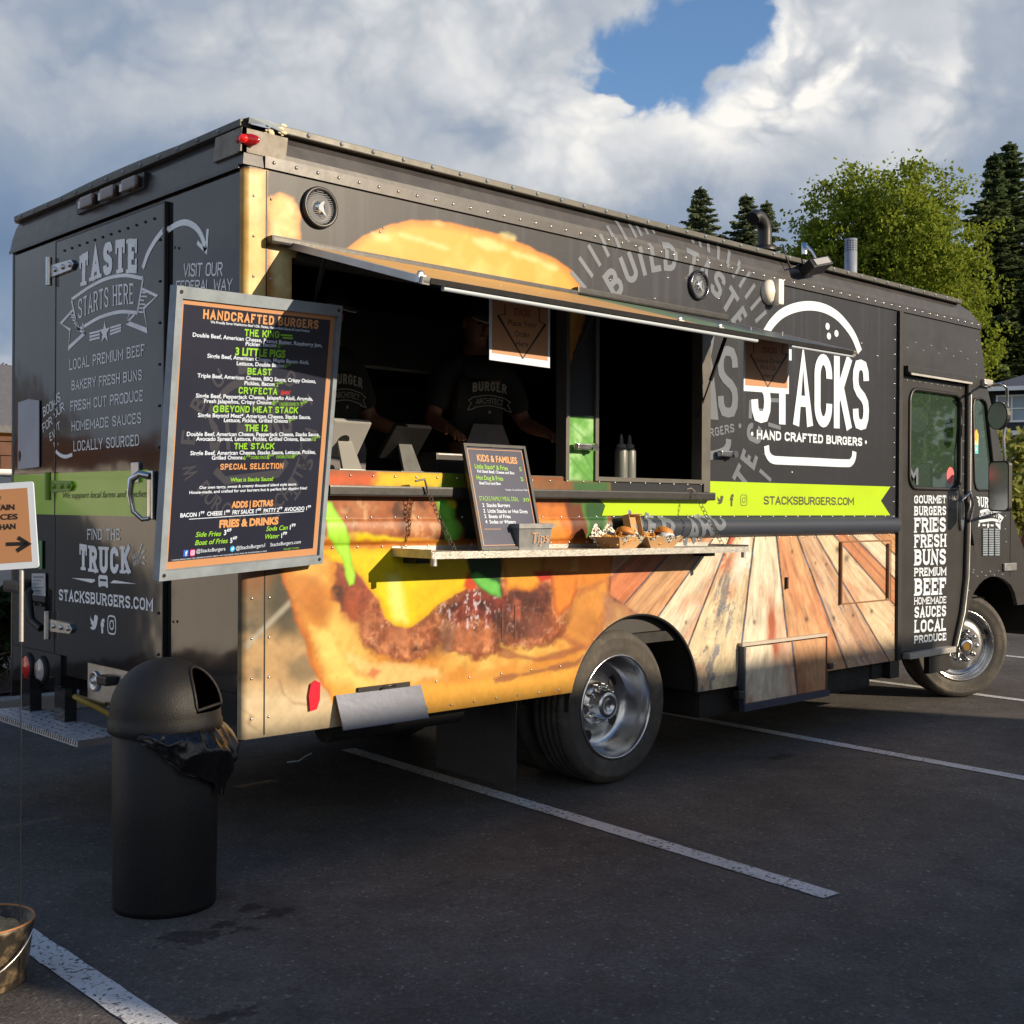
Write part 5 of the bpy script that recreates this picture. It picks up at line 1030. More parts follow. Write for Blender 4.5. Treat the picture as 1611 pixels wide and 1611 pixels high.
# sliding door
dout = [(5.118, .475), (5.845, .458), (5.96, .70), (6.015, .95), (6.03, 1.3), (6.03, 2.365), (5.118, 2.365)]
def rrect(x0, z0, x1, z1, r, n=5): return [(cx + r * math.cos(t), cz + r * math.sin(t)) for cx, cz, t0 in ((x1 - r, z1 - r, 0), (x0 + r, z1 - r, math.pi / 2), (x0 + r, z0 + r, math.pi), (x1 - r, z0 + r, 1.5 * math.pi)) for t in np.linspace(t0, t0 + math.pi / 2, n)]
dw = rrect(5.212, 1.595, 5.952, 2.282, .085)
mb = MB(); mb.plate(SIDE, dout, [dw], .012, -.02); door = mb.build("cab_door", [cabpaint], truck)
mb = MB(); mb.plate(SIDE, dw, (), -.002, -.002); gw = mb.build("door_window", [M['glass']], door)
mb = MB(); mb.tube([(a, -.014, b) for a, b in dw + dw[:1]], .014, 6, 0, False); mb.build("window_gasket", [M['dark']], gw)
mb = MB(); c = SIDE.px(*ZD(585, 10)); mb.plate(SIDE, disc((c[0], c[1] + .02), .055, .062), (), -.0005, -.001); mb.build("round_sticker", [mat('pink_sticker', srgb(226, 96, 100), .5)], gw)
mb = MB(); q = SIDE.px(1437, 748); put(mb, SIDE, "M!", (q[0] - .07, q[1] - .06), (q[0] + .08, q[1] - .06), .12, -.0005, bold=.03, px=False) if False else put(mb, SIDE, "M", (q[0] - .06, q[1] - .06), (q[0] + .07, q[1] - .06), .11, -.0005, bold=.03, px=False); mb.build("window_letter", [M['grey']], gw)
mb = MB()
for st, yt, yb0, yb1 in (("GOURMET", 118, 170, 168), ("BURGERS", 186, 246, 243), ("FRIES", 258, 354, 348), ("FRESH", 364, 450, 443), ("BUNS", 458, 562, 554), ("PREMIUM", 574, 631, 624), ("BEEF", 641, 754, 744), ("HOMEMADE", 760, 810, 800), ("SAUCES", 818, 894, 882), ("LOCAL", 902, 988, 974), ("PRODUCE", 996, 1056, 1034)):
    put_block(mb, SIDE, st, ZD(342, yb0), ZD(548, yb1), ((yb0 + yb1) / 2 - yt) * .2484, .22 if len(st) < 8 else .18, .0135, slab=True, gap=.1)
mb.build("door_lettering", [M['white']], door)
mb = MB(); rivets(mb, [(x, -.012, 2.335) for x in np.arange(5.18, 6.0, .085)] + [(6.0, -.012, z) for z in np.arange(1.35, 2.3, .12)], (0, -1, 0), .007); mb.build("rivet", [M['galv']], door, kind="stuff")
mb = MB(); mb.box((5.13, -.06, 2.375), (6.07, .0, 2.385), 0); mb.box((5.13, -.05, 2.386), (6.07, .0, 2.43), 0, bev=.004); mb.box((5.14, -.066, 2.366), (6.03, -.056, 2.380), 1); mb.build("door_track", [M['blackmetal'], M['alu']], truck)
mb = MB(); mb.box((5.062, -.022, .42), (5.112, .03, 2.795), 0, bev=.006); mb.tube([(6.046, -.02, 2.37), (6.046, -.02, 1.3), (6.03, -.02, .95), (5.975, -.02, .70), (5.86, -.02, .44)], .024, 10, 0); mb.tube([(6.062, -.036, 2.3), (6.062, -.036, 1.3), (6.046, -.036, .95), (5.99, -.036, .70), (5.875, -.036, .46)], .009, 8, 1); mb.build("door_seal", [M['rubber'], M['steel']], truck)
c = SIDE.px(*ZD(650, 220)); mb = MB()
mb.plate(SIDE, disc((c[0] - .03, c[1] - .02), .03, .12), (), .03, .012); mb.tube([(c[0] - .05, -.03, c[1] + .08), (c[0], -.07, c[1] + .14), (c[0] + .05, -.07, c[1] + .06), (c[0] + .02, -.06, c[1] - .06), (c[0] + .06, -.05, c[1] - .05)], .012, 8); mb.build("door_handle", [M['chrome']], door)
mb = MB(); c = SIDE.px(*ZD(712, 265)); mb.plate(SIDE, [(c[0] - .05, c[1] + .14), (c[0] + .04, c[1] + .16), (c[0] + .09, c[1] + .05), (c[0] + .05, c[1] - .1), (c[0], c[1] - .2), (c[0] - .04, c[1] - .08)], (), .03, .0); mb.build("grab_plate", [M['blackmetal']], truck)
mb = MB(); mb.box((5.14, -.07, .425), (5.80, -.013, .462), 0, bev=.005); mb.box((5.14, -.07, .462), (5.80, .3, .466), 0); mb.box((5.5, -.02, .29), (5.79, .02, .42), 1); mb.box((5.0, .0, .30), (5.12, .3, .42), 1); mb.build("door_step", [M['alu'], M['dark']], truck)
# badge, louvres, seam and rivets of the cab side
mb = MB()
put_block(mb, SIDE, "BURGER", ZD(745, 192), ZD(900, 200), 66 * .2484, .2, .002, slab=True, gap=.1)
put_block(mb, SIDE, "ARCHITECT", ZD(762, 268), ZD(880, 262), 36 * .2484, .18, .002, arc=.02)
mb.stroke(SIDE, smooth(sp(ZD, (745, 238), (790, 216), (840, 212), (885, 226))), .02, .002); mb.stroke(SIDE, smooth(sp(ZD, (752, 286), (800, 278), (850, 272), (892, 282))), .02, .002)
for ln in (((745, 238), (752, 286)), ((885, 226), (892, 282)), ((745, 250), (734, 322), (768, 300), (765, 285)), ((888, 240), (914, 264), (896, 285), (898, 320), (870, 296))): mb.stroke(SIDE, sp(ZD, *ln), .02, .002)
mb.plate(SIDE, star(sp(ZD, (822, 310))[0], .028), (), .002, .002); mb.stroke(SIDE, sp(ZD, (786, 306), (806, 307)), .014, .002); mb.stroke(SIDE, sp(ZD, (838, 308), (856, 309)), .014, .002)
mb.build("cab_badge", [M['white']], cab)
mb = MB()
for i in range(3):
    for j in range(12):
        c = SIDE.px(*ZD(798 + i * 38, 335 + j * 14.5)); mb.box((c[0] - .028 * 1.4, -.012, c[1] - .006), (c[0] + .028 * 1.4, -.0005, c[1] + .007), 0, bev=.004)
mb.build("vent_louvre", [M['galv']], cab, kind="stuff")
mb = MB(); c0 = SIDE.px(*ZD(942, 395)); mb.box((6.81, -.003, .93), (6.816, .004, 1.47), 0); mb.build("hood_seam", [M['ink']], cab); mb = MB(); c = SIDE.px(*ZD(748, 452)); mb.plate(SIDE, disc(c, .035, .05), (), .001, .001); mb.build("cable_hole", [M['ink']], cab); mb = MB(); c = SIDE.px(*ZD(965, 570)); mb.box((c[0] - .14, -.02, c[1] - .03), (c[0] + .07, -.001, c[1] + .03), 1, bev=.005)
mb.build("hood_catch", [M['ink'], M['steel']], cab)
mb = MB(); pts = [(6.215, 0, z) for z in np.arange(2.44, 2.79, .09)] + [(5.2 + k * .11, 0, 2.56 + .045 * (k % 2)) for k in range(9)] + [(6.13, 0, z) for z in np.arange(1.2, 2.35, .13)] + [(6.0 + .12 * math.sin(k), 0, .62 + k * .05) for k in range(0)] + [(6.12 + .07 * k, 0, .95 + .03 * (k % 2)) for k in range(9)] + [(6.12, 0, .85), (6.08, 0, .78), (6.20, 0, 1.0), (6.72, 0, 1.3), (6.72, 0, 1.4), (6.74, 0, 1.2)]
rivets(mb, pts, (0, -1, 0), .008); mb.build("rivet", [M['galv']], cab, kind="stuff")
# mirrors
MY = -.30

mb = MB(); top = Vector((6.36, -.01, 2.40))
tip = [Vector(S(x, y, MY)) for x, y in ((1577, 604), (1584, 611), (1585, 640), (1579, 690), (1581, 735), (1585, 775), (1586, 800))]
mb.tube([top, Vector(S(1556, 607, -.12))] + tip + [Vector((6.55, -.01, 1.42))], .011, 8, 0); mb.box((6.30, -.03, 2.37), (6.44, .0, 2.43), 1, bev=.008)
arm = mb.build("mirror_arm", [M['chrome'], M['alu']], truck)
def mirror(cpx, rx, rz, name, sq):
    c = Vector(S(*cpx, MY)); Q = Matrix.Translation(c) @ Matrix.Rotation(math.radians(-12), 4, 'Z')     # faces the driver, to the rear
    fr = Frame(c, np.array((Q.to_3x3() @ Vector((0, -1, 0)))), (0, 0, 1))
    out = disc((0, 0), rx, rz, 24) if not sq else rrect(-rx, -rz, rx, rz, .03)
    mb = MB(); mb.plate(fr, out, (), .0, -.035); sh = mb.build(name, [M['dark']], arm)
    mb = MB(); mb.plate(fr, [(a * .9, b * .94) for a, b in out], (), .002, .001); mb.build("mirror_glass", [M['mirror']], sh); 
mirror((1569, 654), .085, .10, "convex_mirror", False); mirror((1571, 765), .085, .18, "mirror_head", True)

# ------------------------------------------------------------------ wheels and underside
TR = .405
def tyre_mesh(mb, Q, w=.24):
    p = [(.268, -.01), (.285, .004), (.32, .010), (.355, .008), (.362, .011), (.368, .008), (.385, .0), (.398, -.015), (.404, -.03)]
    for k in range(4):
        z = -.045 - k * (w - .075) / 4; p += [(.404, z), (.394, z - .004), (.394, z - .012), (.404, z - .016)]
    p += [(.404, -w + .03), (.392, -w + .01), (.355, -w), (.285, -w + .004), (.268, -w + .015)]
    mb.lathe(p, 72, 0, Q)
    for k in range(72):                                              # shoulder blocks
        t = 2 * math.pi * k / 72; mb.add([Q @ Vector((r * math.cos(t + o), r * math.sin(t + o), z)) for r, o, z in ((.399, -.018, -.014), (.399, .018, -.014), (.408, .018, -.034), (.408, -.018, -.034))], [(0, 1, 2, 3)], 0)
def lugs(mb, Q, r, z, n, rl=.016, h=.035, mi=0):
    for k in range(n):
        t = 2 * math.pi * k / n; mb.lathe([(rl, 0), (rl, h * .7), (rl * .6, h), (1e-4, h)], 8, mi, Q @ Matrix.Translation((r * math.cos(t), r * math.sin(t), z)))
def wheel(c, steer, front, side=1, extra=False):
    w = D.objects.new("wheel", None); w.empty_display_size = .1; col.objects.link(w); w.parent = truck; w.location = Vector(c) - truck.location
    Q = Matrix.Translation(Vector(c)) @ Matrix.Rotation(math.radians(steer), 4, 'Z') @ Matrix.Rotation(math.radians(90 * side), 4, 'X')
    mb = MB(); tyre_mesh(mb, Q)
    if not front:
        tyre_mesh(mb, Q @ Matrix.Translation((0, 0, -.30)))
    mb.build("tyre", [M['tyre']], w)
    mb = MB(); mb.lathe([(.276, -.01), (.276, .006), (.268, .012), (.262, .004), (.258, -.02)], 48, 0, Q)
    if front:
        mb.lathe([(.258, -.02), (.25, -.05), (.235, -.055), (.215, -.03), (.18, -.008), (.15, .0), (1e-4, .0)], 48, 0, Q)
        for k in range(10):
            t = 2 * math.pi * (k + .5) / 10
            if k % 5 == 0: mb.add([Q @ Vector((.205 * math.cos(t) + .026 * math.cos(a), .205 * math.sin(t) + .020 * math.sin(a), -.014 )) for a in np.linspace(0, 6.28, 11)[:-1]], [list(range(10))], 1)
    else:
        mb.lathe([(.258, -.02), (.25, -.05), (.246, -.09), (.236, -.105), (.232, -.135), (.20, -.155), (.13, -.16), (1e-4, -.16)], 48, 0, Q)
        for k in range(5):
            t = 2 * math.pi * k / 5 + .63; mb.add([Q @ Vector((.178 * math.cos(t) + .032 * math.cos(a), .178 * math.sin(t) + .032 * math.sin(a), -.1545)) for a in np.linspace(0, 6.28, 15)[:-1]], [list(range(14))], 1)
    mb.build("rim", [M['chrome'], M['ink']], w)
    mb = MB()
    if front:
        mb.lathe([(.098, .0), (.094, .018), (.062, .022), (.058, .075), (.05, .085), (.03, .085)], 32, 0, Q); mb.lathe([(.03, .083), (1e-4, .083)], 16, 1, Q); lugs(mb, Q, .112, .0, 10, .019, .045)
    else:
        mb.lathe([(.118, -.16), (.112, -.135), (.09, -.128), (.078, -.115), (.074, -.06), (.064, -.05), (.035, -.05), (.032, -.058), (1e-4, -.058)], 32, 0, Q); lugs(mb, Q, .098, -.14, 10, .013, .05)
    mb.build("hub", [M['chrome'], mat('brass_cap', (.55, .32, .08), .3, .8)], w)
FCX = float(S(1508, 1028, .22)[0])
wheel((2.262, .035, TR), 0, False); wheel((FCX, .20, TR), -33, True)
wheel((2.262, W_BODY - .035, TR), 0, False, -1); wheel((FCX, W_BODY - .22, TR), -33, True, -1)
mb = MB(); mb.plate(Frame((1.56, 0, 0), (0, -1, 0), (0, 0, 1)), [(-.66, .09), (-.06, .075), (-.055, .55), (-.66, .55)], (), .006, 0); mf = mb.build("mud_flap", [mat('black_flap', srgb(46, 46, 47), .45, 0, .25, 8)], truck)
mb = MB(); FL = Frame((1.552, 0, 0), (0, -1, 0), (0, 0, 1))
for k in range(3): mb.stroke(FL, [(-.30 + k * .03, .36), (-.30 + k * .03, .48)], .012, .001); mb.stroke(FL, [(-.18 + k * .03, .36), (-.18 + k * .03, .48)], .012, .001)
mb.stroke(FL, [(-.30, .42), (-.12, .42)], .012, .001); mb.build("flap_mark", [M['blackmetal']], mf)
mb = MB()
for y in (.75, 1.55): mb.box((.2, y - .05, .56), (6.9, y + .05, .74), 0)
mb.box((.03, .04, .72), (5.05, 2.32, .775), 0); mb.tube([(2.26, .3, TR), (2.26, 2.05, TR)], .07, 12); mb.ball((2.26, 1.18, TR), .19, 8); mb.tube([(FCX, .4, TR - .03), (FCX, 1.95, TR - .03)], .05, 10)
mb.tube([(.5, .16, .50), (1.25, .16, .50)], .075, 14); mb.box((3.0, .06, .25), (4.85, .6, .66), 0, bev=.03); mb.box((4.85, .05, .30), (5.0, .2, .45), 0, bev=.02); mb.box((.3, 1.0, .40), (1.2, 1.6, .58), 0, bev=.05); mb.box((6.2, .5, .45), (7.3, 1.9, .9), 0)
mb.build("underbody", [M['underbody']], truck)
mb = MB(); mb.box((7.43, .1, .42), (7.55, 2.26, .62), 0, bev=.03); mb.build("front_bumper", [M['blackmetal']], truck)
mb = MB(); mb.box((5.15, .3, .78), (5.9, .9, 1.25), 0, bev=.05); mb.box((5.15, .3, 1.2), (5.3, .9, 1.95), 0, bev=.05); mb.box((6.3, .05, 1.2), (6.7, 2.3, 1.55), 0, bev=.05); mb.add([(5.12, .04, .78), (6.5, .04, .78), (6.5, 2.3, .78), (5.12, 2.3, .78)], [(0, 1, 2, 3)]); mb.build("cab_interior", [M['dark']], truck)

# ------------------------------------------------------------------ ground and painted lines
def ground_mat():
    m = D.materials.new("asphalt"); m.use_nodes = True; t = m.node_tree; n = t.nodes; L = t.links.new; b = n['Principled BSDF']
    tc = n.new('ShaderNodeTexCoord'); co = tc.outputs['Object']
    def nz(s, d=4, r=.6):
        x = n.new('ShaderNodeTexNoise'); x.inputs['Scale'].default_value = s; x.inputs['Detail'].default_value = d; x.inputs['Roughness'].default_value = r; L(co, x.inputs['Vector']); return x.outputs[0]
    def mr(v, a, b_, c, d):
        x = n.new('ShaderNodeMapRange'); L(v, x.inputs[0]); x.inputs[1].default_value, x.inputs[2].default_value, x.inputs[3].default_value, x.inputs[4].default_value = a, b_, c, d; return x.outputs[0]
    def mul(a, c):
        x = n.new('ShaderNodeMix'); x.data_type = 'RGBA'; x.blend_type = 'MULTIPLY'; x.inputs[0].default_value = 1
        if isinstance(a, tuple): x.inputs[6].default_value = (*a, 1)
        else: L(a, x.inputs[6])
        L(c, x.inputs[7]); return x.outputs[2]
    vo = n.new('ShaderNodeTexVoronoi'); vo.inputs['Scale'].default_value = 95; L(co, vo.inputs['Vector'])
    sep = n.new('ShaderNodeSeparateColor'); L(vo.outputs['Color'], sep.inputs[0])
    c = mul((.080, .074, .070), mr(nz(.7, 5), .3, .7, .78, 1.25)); c = mul(c, mr(nz(5, 6, .7), .25, .75, .75, 1.3)); c = mul(c, mr(sep.outputs[0], 0, 1, .78, 1.25)); c = mul(c, mr(nz(240, 2), .3, .7, .8, 1.22)); c = mul(c, mr(sep.outputs[1], .97, .98, 1, 1.9)); c = mul(c, mr(nz(.35, 3), .35, .65, .86, 1.12))
    # oil and drink stains of their own shape
    sx = n.new('ShaderNodeSeparateXYZ'); L(co, sx.inputs[0]); st = None; wn = nz(9, 5, .65); wn2 = nz(22, 4, .6)
    def MT(op, a, b_):
        x = n.new('ShaderNodeMath'); x.operation = op
        for i, v in enumerate((a, b_)):
            if isinstance(v, (int, float)): x.inputs[i].default_value = v
            else: L(v, x.inputs[i])
        return x.outputs[0]
    for (px, py, rx, ry) in ((300, 1474, .11, .07), (270, 1476, .05, .06), (430, 1438, .09, .05), (395, 1428, .06, .04), (350, 1456, .05, .03), (385, 1462, .05, .03), (345, 1602, .12, .05), (1230, 1190, .10, .06), (1000, 1330, .5, .18), (640, 1420, .4, .12)):
        p = G(px, py); dx = MT('DIVIDE', MT('SUBTRACT', sx.outputs[0], float(p[0])), rx); dy = MT('DIVIDE', MT('SUBTRACT', sx.outputs[1], float(p[1])), ry)
        d = MT('SQRT', MT('ADD', MT('MULTIPLY', dx, dx), MT('MULTIPLY', dy, dy)), 0); w = .55 if rx < .3 else .18
        s = MT('MULTIPLY', mr(MT('ADD', d, MT('MULTIPLY', MT('SUBTRACT', MT('ADD', wn, wn2), 1.), 3.4)), .6, 1.1, 1, 0), w); st = s if st is None else MT('MAXIMUM', st, s)
    c = mul(c, mr(st, 0, 1, 1, 0)); L(c, b.inputs['Base Color']); L(mr(nz(3, 4), .3, .7, .72, .9), b.inputs['Roughness']); b.inputs['Specular IOR Level'].default_value = .18
    ad = MT('ADD', MT('MULTIPLY', vo.outputs['Distance'], .9), MT('MULTIPLY', nz(60, 4), .8)); bp = n.new('ShaderNodeBump'); bp.inputs['Strength'].default_value = .32; bp.inputs['Distance'].default_value = .006; L(ad, bp.inputs['Height']); L(bp.outputs[0], b.inputs['Normal'])
    return m
mb = MB(); mb.add([(-400, -400, 0), (400, -400, 0), (400, 400, 0), (-400, 400, 0)], [(0, 1, 2, 3)]); mb.build("ground", [ground_mat()], None, kind="structure")
def line_mat():
    m = mat("worn_line_paint", srgb(196, 198, 200), .75, 0, .12, 5, .5, 90); t = m.node_tree; n = t.nodes; L = t.links.new; b = n['Principled BSDF']
    x = n.new('ShaderNodeTexNoise'); x.inputs['Scale'].default_value = 55; x.inputs['Detail'].default_value = 5; x.inputs['Roughness'].default_value = .7; tc = n.new('ShaderNodeTexCoord'); L(tc.outputs['Object'], x.inputs['Vector'])
    y = n.new('ShaderNodeTexNoise'); y.inputs['Scale'].default_value = 2.2; y.inputs['Detail'].default_value = 3; L(tc.outputs['Object'], y.inputs['Vector'])
    ma = n.new('ShaderNodeMath'); ma.operation = 'MULTIPLY_ADD'; L(y.outputs[0], ma.inputs[0]); ma.inputs[1].default_value = .22; L(x.outputs[0], ma.inputs[2])
    mr = n.new('ShaderNodeMapRange'); L(ma.outputs[0], mr.inputs[0]); mr.inputs[1].default_value, mr.inputs[2].default_value = .66, .72
    src = b.inputs['Base Color'].links[0].from_socket; mx = n.new('ShaderNodeMix'); mx.data_type = 'RGBA'; L(mr.outputs[0], mx.inputs[0]); L(src, mx.inputs[6]); mx.inputs[7].default_value = (.05, .05, .055, 1); L(mx.outputs[2], b.inputs['Base Color']); return m
LM = line_mat()
for (p0, p1, wd) in (((-.905, .9), (-.955, -4.2), .105), ((1.742, 1.70), (1.468, -1.75), .10), ((4.20, 1.70), (3.955, -1.9), .10), ((6.84, 3.2), (6.55, -1.9), .10), ((9.45, 3.4), (9.15, -1.9), .10), ((12.05, 3.4), (11.75, -1.9), .10), ((14.65, 3.4), (14.35, -1.9), .10)):
    mb = MB(); k = 90; e = .0025 * (RS.rand(k, 2) - .5) * 2; a_, b_ = np.array(p0), np.array(p1); t_ = (b_ - a_) / np.linalg.norm(b_ - a_); n_ = np.array([-t_[1], t_[0]]); vs = []
    for i in range(k):
        c_ = a_ + (b_ - a_) * i / (k - 1); l_ = c_ + n_ * (wd / 2 + e[i, 0]); r_ = c_ - n_ * (wd / 2 + e[i, 1]); vs += [(l_[0], l_[1], .004), (r_[0], r_[1], .004)]
    mb.add(vs, [(2 * i, 2 * i + 1, 2 * i + 3, 2 * i + 2) for i in range(k - 1)]); mb.build("parking_line", [LM], None, kind="structure")
bark = mat('bark_mulch', srgb(74, 50, 36), .95, 0, .5, 40, .9, 60, c2=srgb(34, 24, 20), c2pos=(.45, .6), c2scale=25)
mb = MB(); mb.box((-14, 4.2, -.05), (16, 5.55, .11), 1, bev=.02); 
gx, gy = np.meshgrid(np.linspace(-14, 16, 160), np.linspace(4.35, 5.5, 14), indexing='ij'); gz = .12 + .05 * fbm(gx.ravel() * 3, gy.ravel() * 3, 2).reshape(gx.shape)
idx = np.arange(gx.size).reshape(gx.shape); mb.add(list(zip(gx.ravel(), gy.ravel(), gz.ravel())), [(idx[i, j], idx[i + 1, j], idx[i + 1, j + 1], idx[i, j + 1]) for i in range(159) for j in range(13)], 0, True)
mb.build("planting_bed", [bark, mat('kerb_concrete', srgb(150, 146, 138), .85, 0, .15, 8, .3, 60)], None, kind="structure")
mb = MB(); mb.add([(-150, -160, .005), (200, -160, .005), (200, -23, .005), (-150, -23, .005)], [(0, 1, 2, 3)]); mb.add([(20, 5.2, .005), (200, 5.2, .005), (200, 200, .005), (20, 200, .005)], [(0, 1, 2, 3)]); mb.build("lawn", [mat('grass', (.06, .11, .025), .9, 0, .4, 3, .6, 40)], None, kind="structure")

# ------------------------------------------------------------------ trees
def leaf_mat(name, c, var=.35, tl=.35):
    m = D.materials.new(name); m.use_nodes = True; t = m.node_tree; n = t.nodes; n.clear(); L = t.links.new
    o = n.new('ShaderNodeOutputMaterial'); d = n.new('ShaderNodeBsdfDiffuse'); tr = n.new('ShaderNodeBsdfTranslucent'); mx = n.new('ShaderNodeMixShader'); mx.inputs[0].default_value = tl
    tc = n.new('ShaderNodeTexCoord'); no = n.new('ShaderNodeTexNoise'); no.inputs['Scale'].default_value = .9; no.inputs['Detail'].default_value = 5; no.inputs['Roughness'].default_value = .75; L(tc.outputs['Object'], no.inputs['Vector'])
    mr = n.new('ShaderNodeMapRange'); L(no.outputs[0], mr.inputs[0]); mr.inputs[1].default_value, mr.inputs[2].default_value, mr.inputs[3].default_value, mr.inputs[4].default_value = .3, .7, 1 - var, 1 + var
    hs = n.new('ShaderNodeHueSaturation'); hs.inputs['Color'].default_value = (*c, 1); L(mr.outputs[0], hs.inputs['Value']); m2 = n.new('ShaderNodeMapRange'); L(no.outputs[0], m2.inputs[0]); m2.inputs[3].default_value, m2.inputs[4].default_value = .515, .485; L(m2.outputs[0], hs.inputs['Hue'])
    for s in (d, tr): L(hs.outputs[0], s.inputs[0])
    L(d.outputs[0], mx.inputs[1]); L(tr.outputs[0], mx.inputs[2]); L(mx.outputs[0], o.inputs[0]); return m
LF = dict(fir=leaf_mat('fir_needles', (.10, .135, .06), .4), fir2=leaf_mat('hazy_fir_needles', (.14, .175, .095), .4), maple=leaf_mat('spring_leaves', (.20, .25, .034), .45, .42), mapled=leaf_mat('deep_green_leaves', (.045, .075, .02), .4), dark=leaf_mat('shade_dark_leaves', (.030, .045, .016), .4), yellow=leaf_mat('yellow_green_leaves', (.27, .29, .08), .3, .4), shrub=leaf_mat('glossy_shrub_leaves', (.035, .06, .025), .4))  # dark: the shade over the wood is put into the leaf colour
BARK = mat('tree_bark', srgb(86, 72, 58), .9, 0, .3, 8, .6, 30)
def quads(mb_v, c, u, v): mb_v.append(np.stack([c - u - v, c + u - v, c + u + v, c - u + v], 1))
def leaf_mesh(name, Q, m, parent, smooth=False):
    V = np.concatenate(Q, 0).reshape(-1, 3); off = Vector((0, 0, 0)); p = parent
    while p is not None: off += p.location; p = p.parent
    V = (V - np.array(off)).astype(np.float32); k = len(V) // 4; me = D.meshes.new(name); me.vertices.add(len(V)); me.vertices.foreach_set('co', V.ravel()); me.loops.add(len(V)); me.loops.foreach_set('vertex_index', np.arange(len(V), dtype=np.int32))
    me.polygons.add(k); me.polygons.foreach_set('loop_start', np.arange(0, len(V), 4, dtype=np.int32)); me.polygons.foreach_set('loop_total', np.full(k, 4, np.int32)); me.update(calc_edges=True); me.materials.append(m)
    o = D.objects.new(name, me); col.objects.link(o); o.parent = parent; return o
def rnd_dirs(k): 
    v = RS.randn(k, 3); return v / np.linalg.norm(v, axis=1)[:, None]
def conifer(pos, h, r, label, m='fir', nb=190, group=None, seed=0, low=.08):
    t = thing("fir_tree", label, "tree", pos, group); P = np.array(pos, float); rs = np.random.RandomState(seed)
    mb = MB(); lean = rs.randn(2) * .01 * h; mb.tube([P + np.array([lean[0] * k, lean[1] * k, h * k]) for k in (0, .3, .6, .85, .985)], [h * .016, h * .012, h * .008, h * .004, .01], 7); mb.build("trunk", [BARK], t)
    Q = []; lay = 0.
    for i in range(nb):
        k = low + (1 - low) * (i + rs.rand()) / nb; k = min(.985, round(k * h / .5) * .5 / h * .35 + k * .65); az = i * 2.4 + rs.rand() * .9; ln = r * ((1 - k) ** .9) * (.35 + .8 * rs.rand() ** 1.3) + .10; d = np.array([math.cos(az), math.sin(az), 0]); base = P + np.array([lean[0] * k, lean[1] * k, h * k])
        n = max(5, int(ln / .13)); s = (np.arange(n) + .4) / n; drp = .18 - .55 * s * (1 - k * .7) + .22 * s ** 3
        c = base + d * (s * ln)[:, None] + np.array([0, 0, 1.]) * (drp * ln * .6)[:, None]
        side = np.array([-d[1], d[0], 0]); w = .06 + .30 * ln * (1 - s) * .75
        for j in range(6):
            cc = c + side * ((rs.rand(n) * 2 - 1) * w)[:, None] + rs.randn(n, 3) * np.array([.04, .04, .035]); u = (d * .8 + side * (rs.rand(n) * 2 - 1)[:, None] * .9 + np.array([0, 0, -.15]) + rs.randn(n, 3) * .15); u = u / np.linalg.norm(u, axis=1)[:, None] * (.12 + .13 * rs.rand(n))[:, None]
            v = np.cross(u, np.array([0, 0, 1.]) + rs.randn(n, 3) * .7); v = v / np.linalg.norm(v, axis=1)[:, None] * (.04 + .035 * rs.rand(n))[:, None]; quads(Q, cc, u, v)
    n = 40; c = P + np.array([lean[0], lean[1], h]) * 1. + np.stack([rs.randn(n) * .03, rs.randn(n) * .03, -rs.rand(n) * .9], 1); u = rs.randn(n, 3); u[:, 2] = abs(u[:, 2]) * 1.5; u = u / np.linalg.norm(u, axis=1)[:, None] * .10; v = np.cross(u, rs.randn(n, 3)); v = v / np.linalg.norm(v, axis=1)[:, None] * .035; quads(Q, c, u, v)
    leaf_mesh("crown", Q, LF[m], t); return t
def broadleaf(name, pos, h, r, label, m='maple', ncl=420, per=46, ls=.10, group=None, seed=0, zc=.62, zr=.40, cat="tree", nl=13, cf=.10):
    t = thing(name, label, cat, pos, group); P = np.array(pos, float); rs = np.random.RandomState(seed)
    mb = MB(); top = P + np.array([0, 0, h * .8]); mb.tube([P, P + np.array([0, 0, h * .2]), P + np.array([.1, .05, h * .5]), top], [h * .02, h * .015, h * .009, .02], 8)
    cl = []
    lobes = [(np.array([0, 0, h * zc]) + rnd_dirs_l(rs) * np.array([r * .55, r * .55, h * zr * .55]), .42 + .3 * rs.rand()) for _ in range(nl)]
    while len(cl) < ncl:
        lc, lr = lobes[rs.randint(len(lobes))]; q = rnd_dirs_l(rs) * (rs.rand() ** .35); cl.append(P + lc + q * np.array([r * lr, r * lr, h * zr * lr]))
    cl = np.array(cl); q_ = cl - P; q_[:, 2] += h * .96 - np.percentile(q_[:, 2], 97.5); q_[:, :2] *= r / np.percentile(np.hypot(q_[:, 0], q_[:, 1]), 97); cl = P + q_; cl = cl[q_[:, 2] <= h]
    for i in range(46):
        e = cl[rs.randint(len(cl))]; a = P + np.array([.05, 0, h * (.2 + .5 * rs.rand())]); a[2] = min(a[2], e[2] - .2); m_ = a * .5 + e * .5 + rs.randn(3) * .15; m_[2] -= .1 * h * .2; mb.tube([a, m_, e], [h * .005, h * .0035, .012], 5)
    mb.build("trunk", [BARK], t); Q = []
    for c in cl:
        k = max(4, int(per * (.5 + rs.rand()))); cs = r * cf * (.6 + .8 * rs.rand()); cc = c + rs.randn(k, 3) * np.array([cs, cs, cs * .7]); u = rs.randn(k, 3); u = u / np.linalg.norm(u, axis=1)[:, None]; v = np.cross(u, rs.randn(k, 3)); v = v / np.linalg.norm(v, axis=1)[:, None]; s = ls * (.6 + .8 * rs.rand(k))[:, None]; quads(Q, cc, u * s, v * s * .7)
    leaf_mesh("crown", Q, LF[m], t); return t
def rnd_dirs_l(rs):
    v = rs.randn(3); return v / np.linalg.norm(v)
